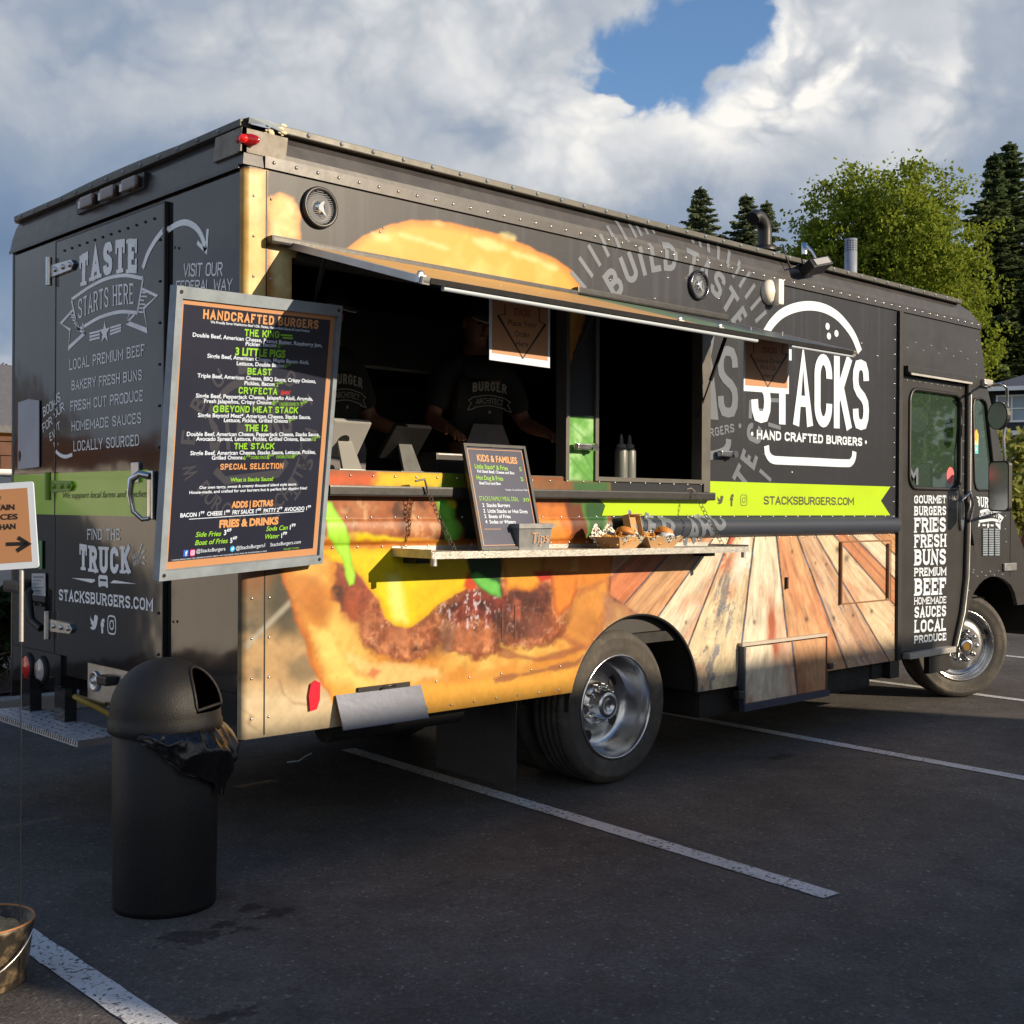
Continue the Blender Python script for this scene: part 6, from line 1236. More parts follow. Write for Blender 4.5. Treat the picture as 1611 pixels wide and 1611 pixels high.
def place(px, top, d):
    p = at_depth(px, 800, d); q = at_depth(px, top, d); return (float(p[0]), float(p[1]), 0.), float(q[2])
FG = "firs and trees beyond the lot"
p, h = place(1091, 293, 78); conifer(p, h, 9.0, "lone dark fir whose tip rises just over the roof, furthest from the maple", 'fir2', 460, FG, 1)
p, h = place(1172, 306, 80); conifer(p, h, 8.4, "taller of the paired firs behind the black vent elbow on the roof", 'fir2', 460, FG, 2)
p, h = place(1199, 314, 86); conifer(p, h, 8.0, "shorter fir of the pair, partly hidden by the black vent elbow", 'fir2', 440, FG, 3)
p, h = place(1287, 342, 74); conifer(p, h, 8.0, "ragged fir against the left edge of the bright green maple", 'fir', 260, FG, 4)
p, h = place(1402, 266, 56); broadleaf("maple_tree", p, h, 4.4, "big bright spring green maple with an open crown behind the flue pipe", 'maple', 2700, 50, .064, FG, 5, .60, .50, nl=26, cf=.065)
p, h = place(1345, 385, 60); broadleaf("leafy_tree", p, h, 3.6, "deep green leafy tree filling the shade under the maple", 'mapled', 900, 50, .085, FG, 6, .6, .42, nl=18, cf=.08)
p, h = place(1553, 240, 62); conifer(p, h, 6.0, "slim dark fir between the maple and the tallest fir", 'fir', 420, FG, 7, .0)
p, h = place(1590, 222, 64); conifer(p, h, 8.0, "tallest dark fir, standing above the house with the white window", 'fir', 480, FG, 8, .0)
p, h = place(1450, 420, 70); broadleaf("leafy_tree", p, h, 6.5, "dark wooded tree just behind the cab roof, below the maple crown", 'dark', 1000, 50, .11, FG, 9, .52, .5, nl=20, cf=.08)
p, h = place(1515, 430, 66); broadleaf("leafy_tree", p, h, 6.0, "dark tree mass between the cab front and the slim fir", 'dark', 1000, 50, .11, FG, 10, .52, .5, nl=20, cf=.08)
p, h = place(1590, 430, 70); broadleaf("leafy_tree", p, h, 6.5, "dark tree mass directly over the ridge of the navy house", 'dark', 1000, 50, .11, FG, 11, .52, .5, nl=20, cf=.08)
p, h = place(1640, 300, 66); conifer(p, h, 8.0, "dark fir cut off by the photo's edge beside the tallest fir", 'fir', 240, FG, 12, .0)
p, h = place(6, 596, 60); broadleaf("leafy_tree", p, h, 4.2, "sunny green tree behind the grey roof left of the truck's rear", 'mapled', 300, 50, .13, FG, 13, .55, .45)
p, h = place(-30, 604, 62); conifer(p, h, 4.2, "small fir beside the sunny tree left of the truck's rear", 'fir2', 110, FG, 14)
TG = "trees across the street behind the photographer"
for i, (x, y, h, r) in enumerate(((30, -30, 8, 4.5), (41, -34, 9, 5), (52, -28, 9, 5), (-14, -30, 8, 4.5), (-24, -20, 8, 4.5), (-30, -4, 9, 5))):
    broadleaf("leafy_tree", (x, y, 0), h, r, "green street tree on the far lawn behind the photographer, out of the picture", 'mapled', 160, 40, .2, TG, 30 + i, .55, .45)

# ------------------------------------------------------------------ houses, fences, shrubs
def gable(name, label, x0, x1, y0, y1, zw, zr, wm, rm, group=None, over=.5):
    t = thing(name, label, "house", ((x0 + x1) / 2, (y0 + y1) / 2, 0), group)
    mb = MB(); xm = (x0 + x1) / 2; mb.box((x0, y0, 0), (x1, y1, zw), 0); mb.build("wall", [wm], t)
    mb = MB(); ym = (y0 + y1) / 2
    a = [(x0 - over, y0 - over, zw - .12), (x1 + over, y0 - over, zw - .12), (x1 + over, ym, zr), (x0 - over, ym, zr), (x0 - over, y1 + over, zw - .12), (x1 + over, y1 + over, zw - .12)]
    b = [(p[0], p[1], p[2] + .15) for p in a]; mb.add(a + b, [(6, 7, 8, 9), (9, 8, 11, 10), (0, 3, 2, 1), (3, 4, 5, 2), (0, 1, 7, 6), (4, 10, 11, 5), (0, 6, 9, 3), (3, 9, 10, 4), (1, 2, 8, 7), (2, 5, 11, 8)], 0)
    mb.add([(x0 + .01, y0, zw), (x0 + .01, y1, zw), (x0 + .01, ym, zr)], [(0, 1, 2)], 1); mb.add([(x1 - .01, y0, zw), (x1 - .01, y1, zw), (x1 - .01, ym, zr)], [(0, 2, 1)], 1); mb.build("roof", [rm, wm], t); return t
shingle = mat('grey_shingles', srgb(92, 92, 96), .9, 0, .25, 12, .5, 30); navy = mat('navy_siding', srgb(40, 44, 58), .7, 0, .12, 3)
trim = mat('white_trim', srgb(232, 232, 232), .6, 0, .04, 4)
# navy house seen past the cab: its long wall faces the lot
hd_ = 33.
e0 = at_depth(1562, 612, hd_); zt_ = float(e0[2])
HXc, HYc = float(e0[0]), float(e0[1])
house = thing("navy_house", "navy blue house with a white framed window beyond the cab mirror", "house", (HXc, HYc, 0))
nrm_ = np.array([-.93, -.37, 0]); nrm_ /= np.linalg.norm(nrm_); e1_ = np.array([nrm_[1] * -1, nrm_[0], 0]) * -1; e1_ = np.array([-nrm_[1], nrm_[0], 0]); 
if np.dot(e1_, VR) < 0: e1_ = -e1_
HFm = Frame((HXc, HYc, 0), e1_, (0, 0, 1))
mb = MB(); mb.plate(HFm, [(0, 0), (14, 0), (14, zt_), (0, zt_)], (), 0, -9); mb.build("wall", [navy], house)
mb = MB(); a = [HFm(-.5, zt_ - .05, .5), HFm(14.5, zt_ - .05, .5), HFm(11, zt_ + 1.5, -4.5), HFm(3.2, zt_ + 1.5, -4.5), HFm(-.5, zt_ - .05, -9.5), HFm(14.5, zt_ - .05, -9.5)]
mb.add(a, [(0, 1, 2, 3), (0, 3, 4), (1, 5, 2), (3, 2, 5, 4), (0, 4, 5, 1)], 0); rf_ = mb.build("roof", [mat('slate_shingles', srgb(66, 70, 84), .9, 0, .2, 10, .4, 30)], house)
mb = MB(); mb.plate(HFm, [(-.5, zt_ - .10), (14.5, zt_ - .10), (14.5, zt_ + .01), (-.5, zt_ + .01)], (), .56, .505); mb.build("gutter", [trim], rf_)
def win(x0, z0, x1, z1):
    mb = MB(); w = .055
    mb.plate(HFm, [(x0, z0), (x1, z0), (x1, z1), (x0, z1)], [[(x0 + w, z0 + w), (x1 - w, z0 + w), (x1 - w, z1 - w), (x0 + w, z1 - w)]], .06, .002); xm = (x0 + x1) / 2; zm = (z0 + z1) / 2
    mb.plate(HFm, [(xm - w * .4, z0 + w), (xm + w * .4, z0 + w), (xm + w * .4, z1 - w), (xm - w * .4, z1 - w)], (), .05, .003); mb.plate(HFm, [(x0 + w, zm - .018), (xm - w * .4, zm - .018), (xm - w * .4, zm + .018), (x0 + w, zm + .018)], (), .045, .003); mb.plate(HFm, [(xm + w * .4, zm - .018), (x1 - w, zm - .018), (x1 - w, zm + .018), (xm + w * .4, zm + .018)], (), .045, .003)
    f = mb.build("window", [trim], house); mb = MB(); mb.plate(HFm, [(x0 + w, z0 + w), (x1 - w, z0 + w), (x1 - w, z1 - w), (x0 + w, z1 - w)], (), .01, .01); mb.build("pane", [mat('pale_window_pane', srgb(130, 148, 166), .12, 0, .25, 2, coat=.5)], f)
wa = HFm.px(1567, 622); wb = HFm.px(1617, 664); win(wa[0], wb[1], wb[0], wa[1]); win(wb[0] + .03, wb[1], wb[0] + .9, wa[1]); win(wb[0] + 3.5, wb[1], wb[0] + 4.6, wa[1])
za_ = HFm.px(1567, 685)[1]; mb = MB(); mb.plate(HFm, [(0, za_), (14, za_), (14, za_ + .12), (0, za_ + .12)], (), .04, .002); mb.build("belt_board", [trim], house)
gable("grey_roof_house", "low house with grey shingles and golden eave wall left of the truck's rear", -8, 9, 21, 29, 3.0, 4.6, mat('golden_siding', srgb(206, 150, 64), .8, 0, .08, 4), shingle)
def board_fence(name, label, a, b, z0, z1, m, bw=.14, group=None, th=.02, cap=True, sub="board_panel"):
    a = np.array(a, float); b = np.array(b, float); L_ = np.linalg.norm(b - a); e = (b - a) / L_; n = np.array([e[1], -e[0]]); t = thing(name, label, "fence", (float(a[0] + b[0]) / 2, float(a[1] + b[1]) / 2, 0), group)
    fr = Frame((a[0], a[1], 0), (e[0], e[1], 0), (0, 0, 1)); mb = MB(); x = 0.
    while x < L_:
        j = RS.rand() * .006; mb.plate(fr, [(x + .003, z0), (x + bw - .003, z0), (x + bw - .003, z1), (x + .003, z1)], (), j, j - th); x += bw
    pn = mb.build(sub, [m], t); mb = MB()
    if cap: mb.plate(fr, [(0, z1 + .001), (L_, z1 + .001), (L_, z1 + .05), (0, z1 + .05)], (), .03, -.06); mb.plate(fr, [(0, z1 - .15), (L_, z1 - .15), (L_, z1 - .01), (0, z1 - .01)], (), .025, .008); mb.build("rail", [m], t)
    k = 0.
    while k <= L_ + .01: mb = MB(); mb.plate(fr, [(k - .06, 0), (k + .06, 0), (k + .06, z1 + .12), (k - .06, z1 + .12)], (), -.03, -.13); mb.build("post", [m], t); k += 2.4
    return t
cedar = mat('red_cedar', srgb(150, 84, 52), .75, 0, .2, 5, .2, 40, c2=srgb(120, 64, 40), c2pos=(.45, .7), c2scale=3)
q = at_depth(1585, 748, 21); zf = float(q[2]); board_fence("cedar_fence", "reddish brown cedar board fence behind the cab mirror", (q[0] - 1.1, q[1] + 3.2), (q[0] + 2.6, q[1] - 7.6), .05, zf, cedar)
q = S(6, 694, 9.); board_fence("brown_fence", "dark brown board fence below the golden eave at the left edge", (-6.8, 9.), (10, 9.), .1, float(q[2]), mat('dark_brown_boards', srgb(84, 54, 38), .8, 0, .2, 6))
q = S(6, 748, 5.7); board_fence("pale_fence", "pale vinyl panel fence behind the planting bed at the left edge", (-7, 5.7), (7.4, 5.7), .1, float(q[2]), mat('pale_vinyl', srgb(214, 210, 206), .5, 0, .05, 3), .9)
# pale cabin roof over the fence
q = at_depth(1606, 728, 25); t = thing("portable_cabin", "white topped teal portable cabin peeking over the cedar fence", "cabin", (float(q[0]), float(q[1]), 0))
zc0 = float(at_depth(1606, 742, 25)[2]); zc1 = float(at_depth(1606, 716, 25)[2]); mb = MB(); mb.box((q[0] - .55, q[1] - .55, .02), (q[0] + .55, q[1] + .55, zc0), 0, bev=.04); mb.build("body", [mat('teal_plastic', srgb(30, 120, 130), .45, 0, .06)], t)
mb = MB(); mb.add([(q[0] + sx * .6, q[1] + sy * .6, zc0) for sx, sy in ((-1, -1), (1, -1), (1, 1), (-1, 1))] + [(q[0] + sx * .38, q[1] + sy * .38, zc1) for sx, sy in ((-1, -1), (1, -1), (1, 1), (-1, 1))], [(0, 1, 5, 4), (1, 2, 6, 5), (2, 3, 7, 6), (3, 0, 4, 7), (4, 5, 6, 7), (3, 2, 1, 0)]); mb.build("roof", [M['white']], t)
p_ = at_depth(1592, 740, 20.2); pt = at_depth(1592, 672, 20.2); broadleaf("yellow_shrub", (float(p_[0]), float(p_[1]), 0), float(pt[2]), .75, "yellow green shrub with upright leafy shoots in front of the navy house", 'yellow', 90, 40, .05, None, 40, .62, .42, "shrub")
p_ = at_depth(1566, 740, 20.6); pt = at_depth(1566, 700, 20.6); broadleaf("yellow_shrub", (float(p_[0]), float(p_[1]), 0), float(pt[2]), .6, "lower yellowish shrub tucked behind the cab's quarter window", 'yellow', 60, 40, .05, None, 41, .6, .45, "shrub")
p_ = S(2, 1045, 4.9); broadleaf("bed_shrub", (float(p_[0]), 4.9, .12), .72, .34, "dark glossy leaved shrub in the bed beside the truck's rear corner", 'shrub', 60, 24, .035, None, 42, .55, .45, "shrub")
# unseen block, added and shaped to cast the foreground shade
BY = -12.; bl = thing("shade_block", "unseen grey flat roofed block added behind the camera to cast the foreground shade", "building", (7.7, -15, 0))
def skew_box(mb, x0, x1, y0, y1, z0, z1):      # flanks follow the sun's bearing so the shade gets clean side edges
    k = -SUN.x / SUN.y; vs = [(x + k * (BY - y) , y, z) for z in (z0, z1) for x, y in ((x0, y1), (x1, y1), (x1, y0), (x0, y0))]; mb.add(vs, [(0, 3, 2, 1), (4, 5, 6, 7), (0, 1, 5, 4), (1, 2, 6, 5), (2, 3, 7, 6), (3, 0, 4, 7)])
mb = MB(); skew_box(mb, 4.15, 11.12, BY - 7, BY, 0, 5.20); mb.build("wall", [mat('grey_render', srgb(150, 146, 140), .85, 0, .1, 3)], bl)
mb = MB(); skew_box(mb, 4.15, 11.12, BY - 7, BY, 5.2005, 5.23); mb.build("roof", [mat('flat_roof_edge', srgb(96, 96, 98), .7)], bl)
for x in (6.2, 8.1, 10.0): mb = MB(); mb.box((x - .6, BY + .001, 1.0), (x + .6, BY + .04, 2.3), 0); mb.box((x - .52, BY + .041, 1.08), (x + .52, BY + .045, 2.22), 1); mb.build("window", [trim, mat('dark_pane', (.02, .025, .03), .08)], bl)

# ------------------------------------------------------------------ menu board at the rear corner
def board_frame(TL, TR, BL):
    TL, TR, BL = map(lambda a: np.array(a, float), (TL, TR, BL)); e1 = (TR - TL) / np.linalg.norm(TR - TL); e2 = TL - BL; e2 = e2 - e1 * (e2 @ e1); h = np.linalg.norm(e2); e2 /= h
    return Frame(BL, e1, e2), np.linalg.norm(TR - TL), h
MF, mw, mh = board_frame((-.477, -.347, 2.213), (.315, -.216, 2.250), (-.455, -.184, 1.177))
ZM = zoomer(230, 430, .3104)
menu = thing("menu_board", "tall navy burger menu board in a metal frame hanging at the truck's rear corner", "menu board", tuple(MF(mw / 2, 0, 0)))
mb = MB(); mb.plate(MF, [(.0, .0), (mw, .0), (mw, mh), (0, mh)], (), -.002, -.028); mb.build("backing", [M['galv']], menu)
mb = MB()
O = [(0, 0), (mw, 0), (mw, mh), (0, mh)]; I = [(.028, .036), (mw - .021, .036), (mw - .021, mh - .043), (.028, mh - .043)]
mb.plate(MF, O, [I], .010, -.0021, 0); mb.box((0, 0, 0), (0, 0, 0)) if False else None
for c in ((.02, .02), (mw - .02, .02), (.02, mh - .02), (mw - .02, mh - .02)): mb.plate(MF, disc(c, .007), (), .012, .0101, 1)
mb.build("frame", [M['galv'], M['blackmetal']], menu)
ob = [MF.px(*ZM(*q)) for q in ((90, 1508), (858, 1420), (962, 190), (172, 122))]; ib = [MF.px(*ZM(*q)) for q in ((108, 1466), (833, 1393), (946, 238), (190, 156))]
# make both rectangles exact in the board's own plane
def rect_of(q): q = np.array(q); return [(q[[0, 3], 0].mean(), q[[0, 1], 1].mean()), (q[[1, 2], 0].mean(), q[[0, 1], 1].mean()), (q[[1, 2], 0].mean(), q[[2, 3], 1].mean()), (q[[0, 3], 0].mean(), q[[2, 3], 1].mean())]
ob = rect_of(ob); ib = rect_of(ib); mb = MB(); mb.plate(MF, ob, [ib], .0008, -.0015); mb.build("border", [M['orange']], menu)
mb = MB(); mb.plate(MF, ib, (), .0, -.0012); mb.build("panel", [M['menunavy']], menu)
mb = MB(); cx_, cy_ = (ib[0][0] + ib[1][0]) / 2, (ib[0][1] + ib[2][1]) / 2 - .03
for k, ch in enumerate("W E B U I L D T A S T E"[::2]): 
    t = math.radians(200 - k * 24); u = np.array([math.cos(t), math.sin(t)]); c = np.array([cx_, cy_]) + u * .27; tt = np.array([u[1], -u[0]]); put(mb, MF, ch, tuple(c - tt * .025), tuple(c + tt * .025), .06, .0006, bold=.02, px=False)
for k, ch in enumerate("BURGER ARCHITECT"):
    if ch == ' ': continue
    t = math.radians(218 + k * 9.6); u = np.array([math.cos(t), math.sin(t)]); c = np.array([cx_, cy_]) + u * .30; tt = np.array([-u[1], u[0]]); put(mb, MF, ch, tuple(c - tt * .02), tuple(c + tt * .02), .055, .0006, bold=.02, px=False)
put(mb, MF, "STACKS", (cx_ - .2, cy_ - .03), (cx_ + .2, cy_ + .03), .17, .0006, bold=.03, px=False); mb.stroke(MF, smooth([(cx_ - .2, cy_ + .14), (cx_ - .1, cy_ + .22), (cx_ + .05, cy_ + .22), (cx_ + .2, cy_ + .13)]), .03, .0006); mb.stroke(MF, [(cx_ - .17, cy_ - .10), (cx_ - .12, cy_ - .14), (cx_ + .14, cy_ - .12), (cx_ + .18, cy_ - .07)], .03, .0006)
mb.build("ghost_emblem", [M['menughost']], menu)
mb = MB(); W_, G_, O_, RD, BL_, SK, PK = range(7)
T = lambda st, a, b, h, mi, **k: put(mb, MF, st, ZM(*a), ZM(*b), h * .3104, .0016, mi, **k)
BO = dict(bold=.035)
B = lambda st, a, b, h, mi, t=.2: put_block(mb, MF, st, ZM(*a), ZM(*b), h * .3104, t, .0016, mi)
B("HANDCRAFTED BURGERS", (286, 230), (870, 283), 47, O_, .22)
T("We Proudly Serve Washington Beef 1/2lb. Patties, House-Made Sauces & Local Produce", (324, 252), (826, 298), 12, W_, bold=.02)
B("THE KING", (496, 318), (672, 329), 36, G_); mb.stroke(MF, [MF.px(*ZM(680, 312)), MF.px(*ZM(740, 316))], .006, .0016, G_); mb.stroke(MF, [MF.px(*ZM(690, 326)), MF.px(*ZM(742, 330))], .006, .0016, G_)
T("Double Beef, American Cheese, Peanut Butter, Raspberry Jam,", (234, 320), (890, 374), 19, W_, bold=.02); T("Pickles, Bacon", (502, 366), (655, 374), 19, W_, bold=.02); T("10⁹⁹", (657, 378), (698, 380), 20, G_)
T("3 LITTLE PIGS", (450, 413), (703, 427), 36, G_, **BO); T("Single Beef, American Cheese, Maple Bacon Aioli,", (308, 427), (823, 461), 19, W_, bold=.02); T("Lettuce, Double Bacon", (457, 465), (696, 477), 19, W_, bold=.02); T("8²⁹", (698, 480), (731, 481), 20, G_)
B("BEAST", (511, 513), (633, 518), 34, G_); T("Triple Beef, American Cheese, BBQ Sauce, Crispy Onions,", (258, 527), (858, 556), 19, W_, bold=.02); T("Pickles, Bacon", (496, 565), (647, 571), 19, W_, bold=.02); T("12⁹⁹", (648, 574), (690, 575), 20, G_)
B("CRYFECTA", (466, 610), (662, 616), 34, G_); T("Spicy!", (681, 612), (729, 612), 20, RD, shear=.3); T("Single Beef, Pepperjack Cheese, Jalapeño Aioli, Arugula,", (250, 629), (843, 645), 19, W_, bold=.02); T("Fresh Jalapeños, Crispy Onions", (292, 656), (634, 664), 19, W_, bold=.02); T("8²⁹", (637, 668), (668, 668), 20, G_); T("CHICKEN CRYFECTA", (673, 670), (774, 671), 15, G_); T("9⁵⁹", (780, 671), (812, 671), 20, G_)
B("BEYOND MEAT STACK", (372, 703), (766, 710), 33, G_); c = MF.px(*ZM(352, 688)); mb.stroke(MF, [(c[0] + .011 * math.cos(t), c[1] + .011 * math.sin(t)) for t in np.linspace(.5, 5.9, 14)], .006, .0016, G_); mb.stroke(MF, [(c[0] + .011, c[1]), (c[0] + .002, c[1])], .005, .0016, G_)
T("Single Beyond Meat*, American Cheese, Stacks Sauce,", (260, 728), (832, 738), 19, W_, bold=.02); T("Lettuce, Pickles, Grilled Onions", (392, 753), (716, 757), 19, W_, bold=.02); T("9⁵⁹", (720, 758), (751, 758), 20, G_)
T("THE 12", (497, 799), (614, 799), 31, G_, **BO); T("Double Beef, American Cheese, Pepperjack Cheese, Stacks Sauce,", (204, 824), (876, 825), 19, W_, bold=.02); T("Avocado Spread, Lettuce, Pickles, Grilled Onions, Bacon", (251, 848), (834, 849), 19, W_, bold=.02); T("10⁹⁹", (838, 850), (879, 849), 20, G_)
B("THE STACK", (443, 892), (646, 891), 31, G_); T("Single Beef, American Cheese, Stacks Sauce, Lettuce, Pickles,", (222, 921), (857, 914), 19, W_, bold=.02); T("Grilled Onions", (330, 944), (486, 942), 19, W_, bold=.02); T("6⁷⁹", (490, 945), (524, 945), 20, G_); T("DOUBLE STACK", (529, 941), (608, 940), 15, G_); T("8⁶⁹", (610, 941), (645, 940), 20, G_); T("CHICKEN STACK", (656, 938), (736, 937), 15, G_); T("8²⁹", (738, 937), (768, 936), 20, G_)
B("SPECIAL SELECTION", (373, 996), (693, 990), 30, O_); T("What is Stacks Sauce?", (425, 1056), (642, 1051), 19, G_, bold=.02); T("Our own tangy, sweet & creamy thousand island style sauce.", (268, 1093), (762, 1074), 14, W_, bold=.02); T("House-made, and crafted for our burgers but is perfect for dipping fries!", (217, 1118), (813, 1094), 14, W_, bold=.02)
T("ADDS | EXTRAS", (430, 1188), (641, 1178), 29, O_, bold=.055); T("BACON 1⁹⁹  CHEESE 1⁰⁰  FRY SAUCE 1⁰⁰  PATTY 2⁷⁹  AVOCADO 1⁹⁹", (171, 1237), (832, 1198), 19, W_, bold=.03); mb.stroke(MF, [MF.px(*ZM(216, 1246)), MF.px(*ZM(798, 1206))], .0025, .0016, W_)
T("FRIES & DRINKS", (368, 1288), (668, 1270), 34, O_, bold=.055)
T("Side Fries", (248, 1336), (378, 1330), 24, G_, bold=.015, shear=.25); T("3⁴⁹", (392, 1326), (430, 1322), 24, W_, bold=.03); T("Soda Can", (606, 1306), (716, 1298), 22, G_, bold=.015, shear=.25); T("1⁷⁹", (726, 1298), (754, 1296), 22, W_, bold=.03)
T("Boat of Fries", (245, 1378), (412, 1366), 24, G_, bold=.015, shear=.25); T("5⁴⁹", (424, 1366), (458, 1362), 24, W_, bold=.03); T("Water", (601, 1346), (673, 1340), 22, G_, bold=.015, shear=.25); T("1⁷⁹", (683, 1340), (711, 1337), 22, W_, bold=.03)
c = MF.px(*ZM(200, 1418)); mb.plate(MF, [(c[0] - .011, c[1] - .012), (c[0] + .011, c[1] - .012), (c[0] + .011, c[1] + .012), (c[0] - .011, c[1] + .012)], (), .0016, .0016, BL_); T("f", (196, 1428), (206, 1428), 20, W_, bold=.05) if False else put(mb, MF, "f", (c[0] - .003, c[1] - .009), (c[0] + .006, c[1] - .009), .016, .0019, W_, bold=.05, px=False)
c = MF.px(*ZM(234, 1416)); mb.plate(MF, rrect(c[0] - .011, c[1] - .012, c[0] + .011, c[1] + .012, .004), (), .0016, .0016, PK); icon_insta(mb, MF, c, .015, .0019, W_, .14); T("@StacksBurgers", (252, 1417), (399, 1404), 18, W_); c = MF.px(*ZM(436, 1396)); mb.plate(MF, disc(c, .0115), (), .0016, .0016, SK); icon_bird(mb, MF, c, .014, .0019, W_); T("@StacksBurgers1", (453, 1402), (600, 1386), 18, W_); T("StacksBurgers.com", (627, 1384), (782, 1368), 17, W_)
T("* CONSUMING RAW OR UNDERCOOKED MEATS MAY INCREASE YOUR RISK OF FOODBORNE ILLNESS", (124, 1458), (610, 1410), 6, W_); T("MENU SUBJECT TO CHANGE", (695, 1402), (772, 1394), 7, G_)
mb.build("lettering", [M['mwhite'], M['mgreen'], M['morange'], M['mred'], M['mblue'], M['msky'], M['mpink']], menu)
mb = MB()
for (a, b) in ((.50, .25), (.74, .22), (.55, .9), (.76, .9)): mb.tube([MF(a, b * mh, -.025), np.array([MF(a, b * mh, -.025)[0], .002, MF(a, b * mh, 0)[2] - .02])], .012, 8)
mb.build("bracket", [M['blackmetal']], menu)

# ------------------------------------------------------------------ leaning family menu on the shelf
KF, kw, kh = board_frame((1.083, -.075, 1.735), (1.471, -.075, 1.735), (1.083, -.205, 1.254)); ZK = Z6
kids = thing("family_menu", "small black framed kids and families menu leaning on the serving shelf", "menu board", tuple(KF(kw / 2, 0, 0)))
mb = MB(); mb.plate(KF, [(0, 0), (kw, 0), (kw, kh), (0, kh)], [[(.014, .014), (kw - .014, .014), (kw - .014, kh - .014), (.014, kh - .014)]], .010, -.012); mb.build("frame", [M['blackmetal']], kids)
mb = MB(); mb.plate(KF, [(.012, .012), (kw - .012, .012), (kw - .012, kh - .012), (.012, kh - .012)], (), .0, -.008); mb.build("sheet", [M['menunavy2']], kids)
mb = MB(); mb.stroke(KF, [(.024, .024), (kw - .024, .024), (kw - .024, kh - .024), (.024, kh - .024)], .003, .0012, 2, True)
kx = lambda p: (p[0] + (24 * (1 - (p[0] - 1000) / 344) if p[1] < 1110 else 8), p[1])
T = lambda st, a, b, h, mi, **k: put(mb, KF, st, ZK(*kx(a)), ZK(*kx(b)), h * .2607, .0014, mi, **k)
T("KIDS & FAMILIES", (1016, 940), (1276, 958), 36, 2, bold=.03); T("Little Stack* & Fries", (1000, 985), (1215, 998), 25, 1, bold=.015); T("5", (1288, 1002), (1304, 1003), 22, 1); T("Kid Sized Beef, Cheese and Bun", (1016, 1010), (1256, 1022), 16, 0, bold=.02)
T("Hot Dog & Fries", (1012, 1053), (1184, 1060), 25, 1, bold=.015); T("5", (1298, 1062), (1316, 1062), 22, 1); T("Beef Dog and Bun", (1030, 1082), (1168, 1086), 16, 0, bold=.02); T("*Under 12 and Senior Menu", (1200, 1121), (1340, 1122), 11, 0)
T("STACKS FAMILY MEAL DEAL", (1044, 1180), (1280, 1184), 25, 1); T("30", (1306, 1185), (1344, 1185), 19, 1); T("2  Stacks Burgers", (1062, 1218), (1228, 1219), 20, 0, bold=.02); T("2  Little Stacks or Hot Dogs", (1068, 1252), (1334, 1256), 20, 0, bold=.02); T("2  Boats of Fries", (1074, 1285), (1232, 1286), 20, 0, bold=.02); T("4  Sodas or Waters", (1080, 1318), (1262, 1318), 20, 0, bold=.02)
mb.stroke(KF, [KF.px(*ZK(1080, 1352)), KF.px(*ZK(1180, 1352))], .002, .0012, 2); mb.build("lettering", [M['mwhite'], M['mgreen'], M['morange']], kids)

# ------------------------------------------------------------------ tips tin, food boats, bottles, till
tx0, tx1 = 1.298, 1.512; ty = -.215; tz = 1.252
tips = thing("tips_tin", "galvanised square tin marked for tips on the serving shelf", "tin", ((tx0 + tx1) / 2, ty + .07, tz))
mb = MB()
def frustum(x0, x1, y0, y1, z0, X0, X1, Y0, Y1, z1): mb.add([(x0, y0, z0), (x1, y0, z0), (x1, y1, z0), (x0, y1, z0), (X0, Y0, z1), (X1, Y0, z1), (X1, Y1, z1), (X0, Y1, z1)], [(0, 3, 2, 1), (0, 1, 5, 4), (1, 2, 6, 5), (2, 3, 7, 6), (3, 0, 4, 7)], 0)
frustum(tx0 + .012, tx1 - .012, ty, ty + .13, tz, tx0, tx1, ty - .012, ty + .142, tz + .115); frustum(tx0 + .016, tx1 - .016, ty + .004, ty + .126, tz + .004, tx0 + .003, tx1 - .003, ty - .009, ty + .139, tz + .115)
for a, b in (((tx0 - .006, ty - .019, tz + .100), (tx1 + .006, ty - .0125, tz + .122)), ((tx0 - .006, ty + .1425, tz + .100), (tx1 + .006, ty + .149, tz + .122)), ((tx0 - .006, ty - .0124, tz + .100), (tx0 - .001, ty + .1424, tz + .122)), ((tx1 + .001, ty - .0124, tz + .100), (tx1 + .006, ty + .1424, tz + .122))): mb.box(a, b, 0)
mb.build("body", [mat('galvanised_tin', srgb(140, 142, 144), .4, .55, .25, 14)], tips)
mb = MB(); TF = Frame((tx0, ty - .006, tz), (1, 0, 0), (0, .1, 1)); put(mb, Frame((tx0, ty - .0125, tz), (1, 0, 0), (0, 0, 1)), "Tips", (.085, .03), (.19, .034), .05, .0, bold=-.01, px=False, shear=.1); mb.build("lettering", [M['morange']], tips)
check = mat('checked_liner', srgb(232, 226, 210), .7)
t_ = check.node_tree; cn = t_.nodes.new('ShaderNodeTexChecker'); cn.inputs['Scale'].default_value = 70; cn.inputs[1].default_value = (.75, .70, .60, 1); cn.inputs[2].default_value = (.06, .055, .05, 1); tcn = t_.nodes.new('ShaderNodeTexCoord'); mpn = t_.nodes.new('ShaderNodeMapping'); mpn.inputs['Rotation'].default_value = (.6, .5, .7); t_.links.new(tcn.outputs['Object'], mpn.inputs[0]); t_.links.new(mpn.outputs[0], cn.inputs['Vector']); t_.links.new(cn.outputs[0], t_.nodes['Principled BSDF'].inputs['Base Color'])
kraft = mat('kraft_card', srgb(176, 140, 98), .8, 0, .08, 10); frym = mat('fried_potato', srgb(226, 168, 82), .6, 0, .25, 40); bunm = mat('toasted_bun', srgb(196, 128, 60), .5, 0, .2, 20); pattym = mat('patty', srgb(70, 42, 28), .7, 0, .3, 50)
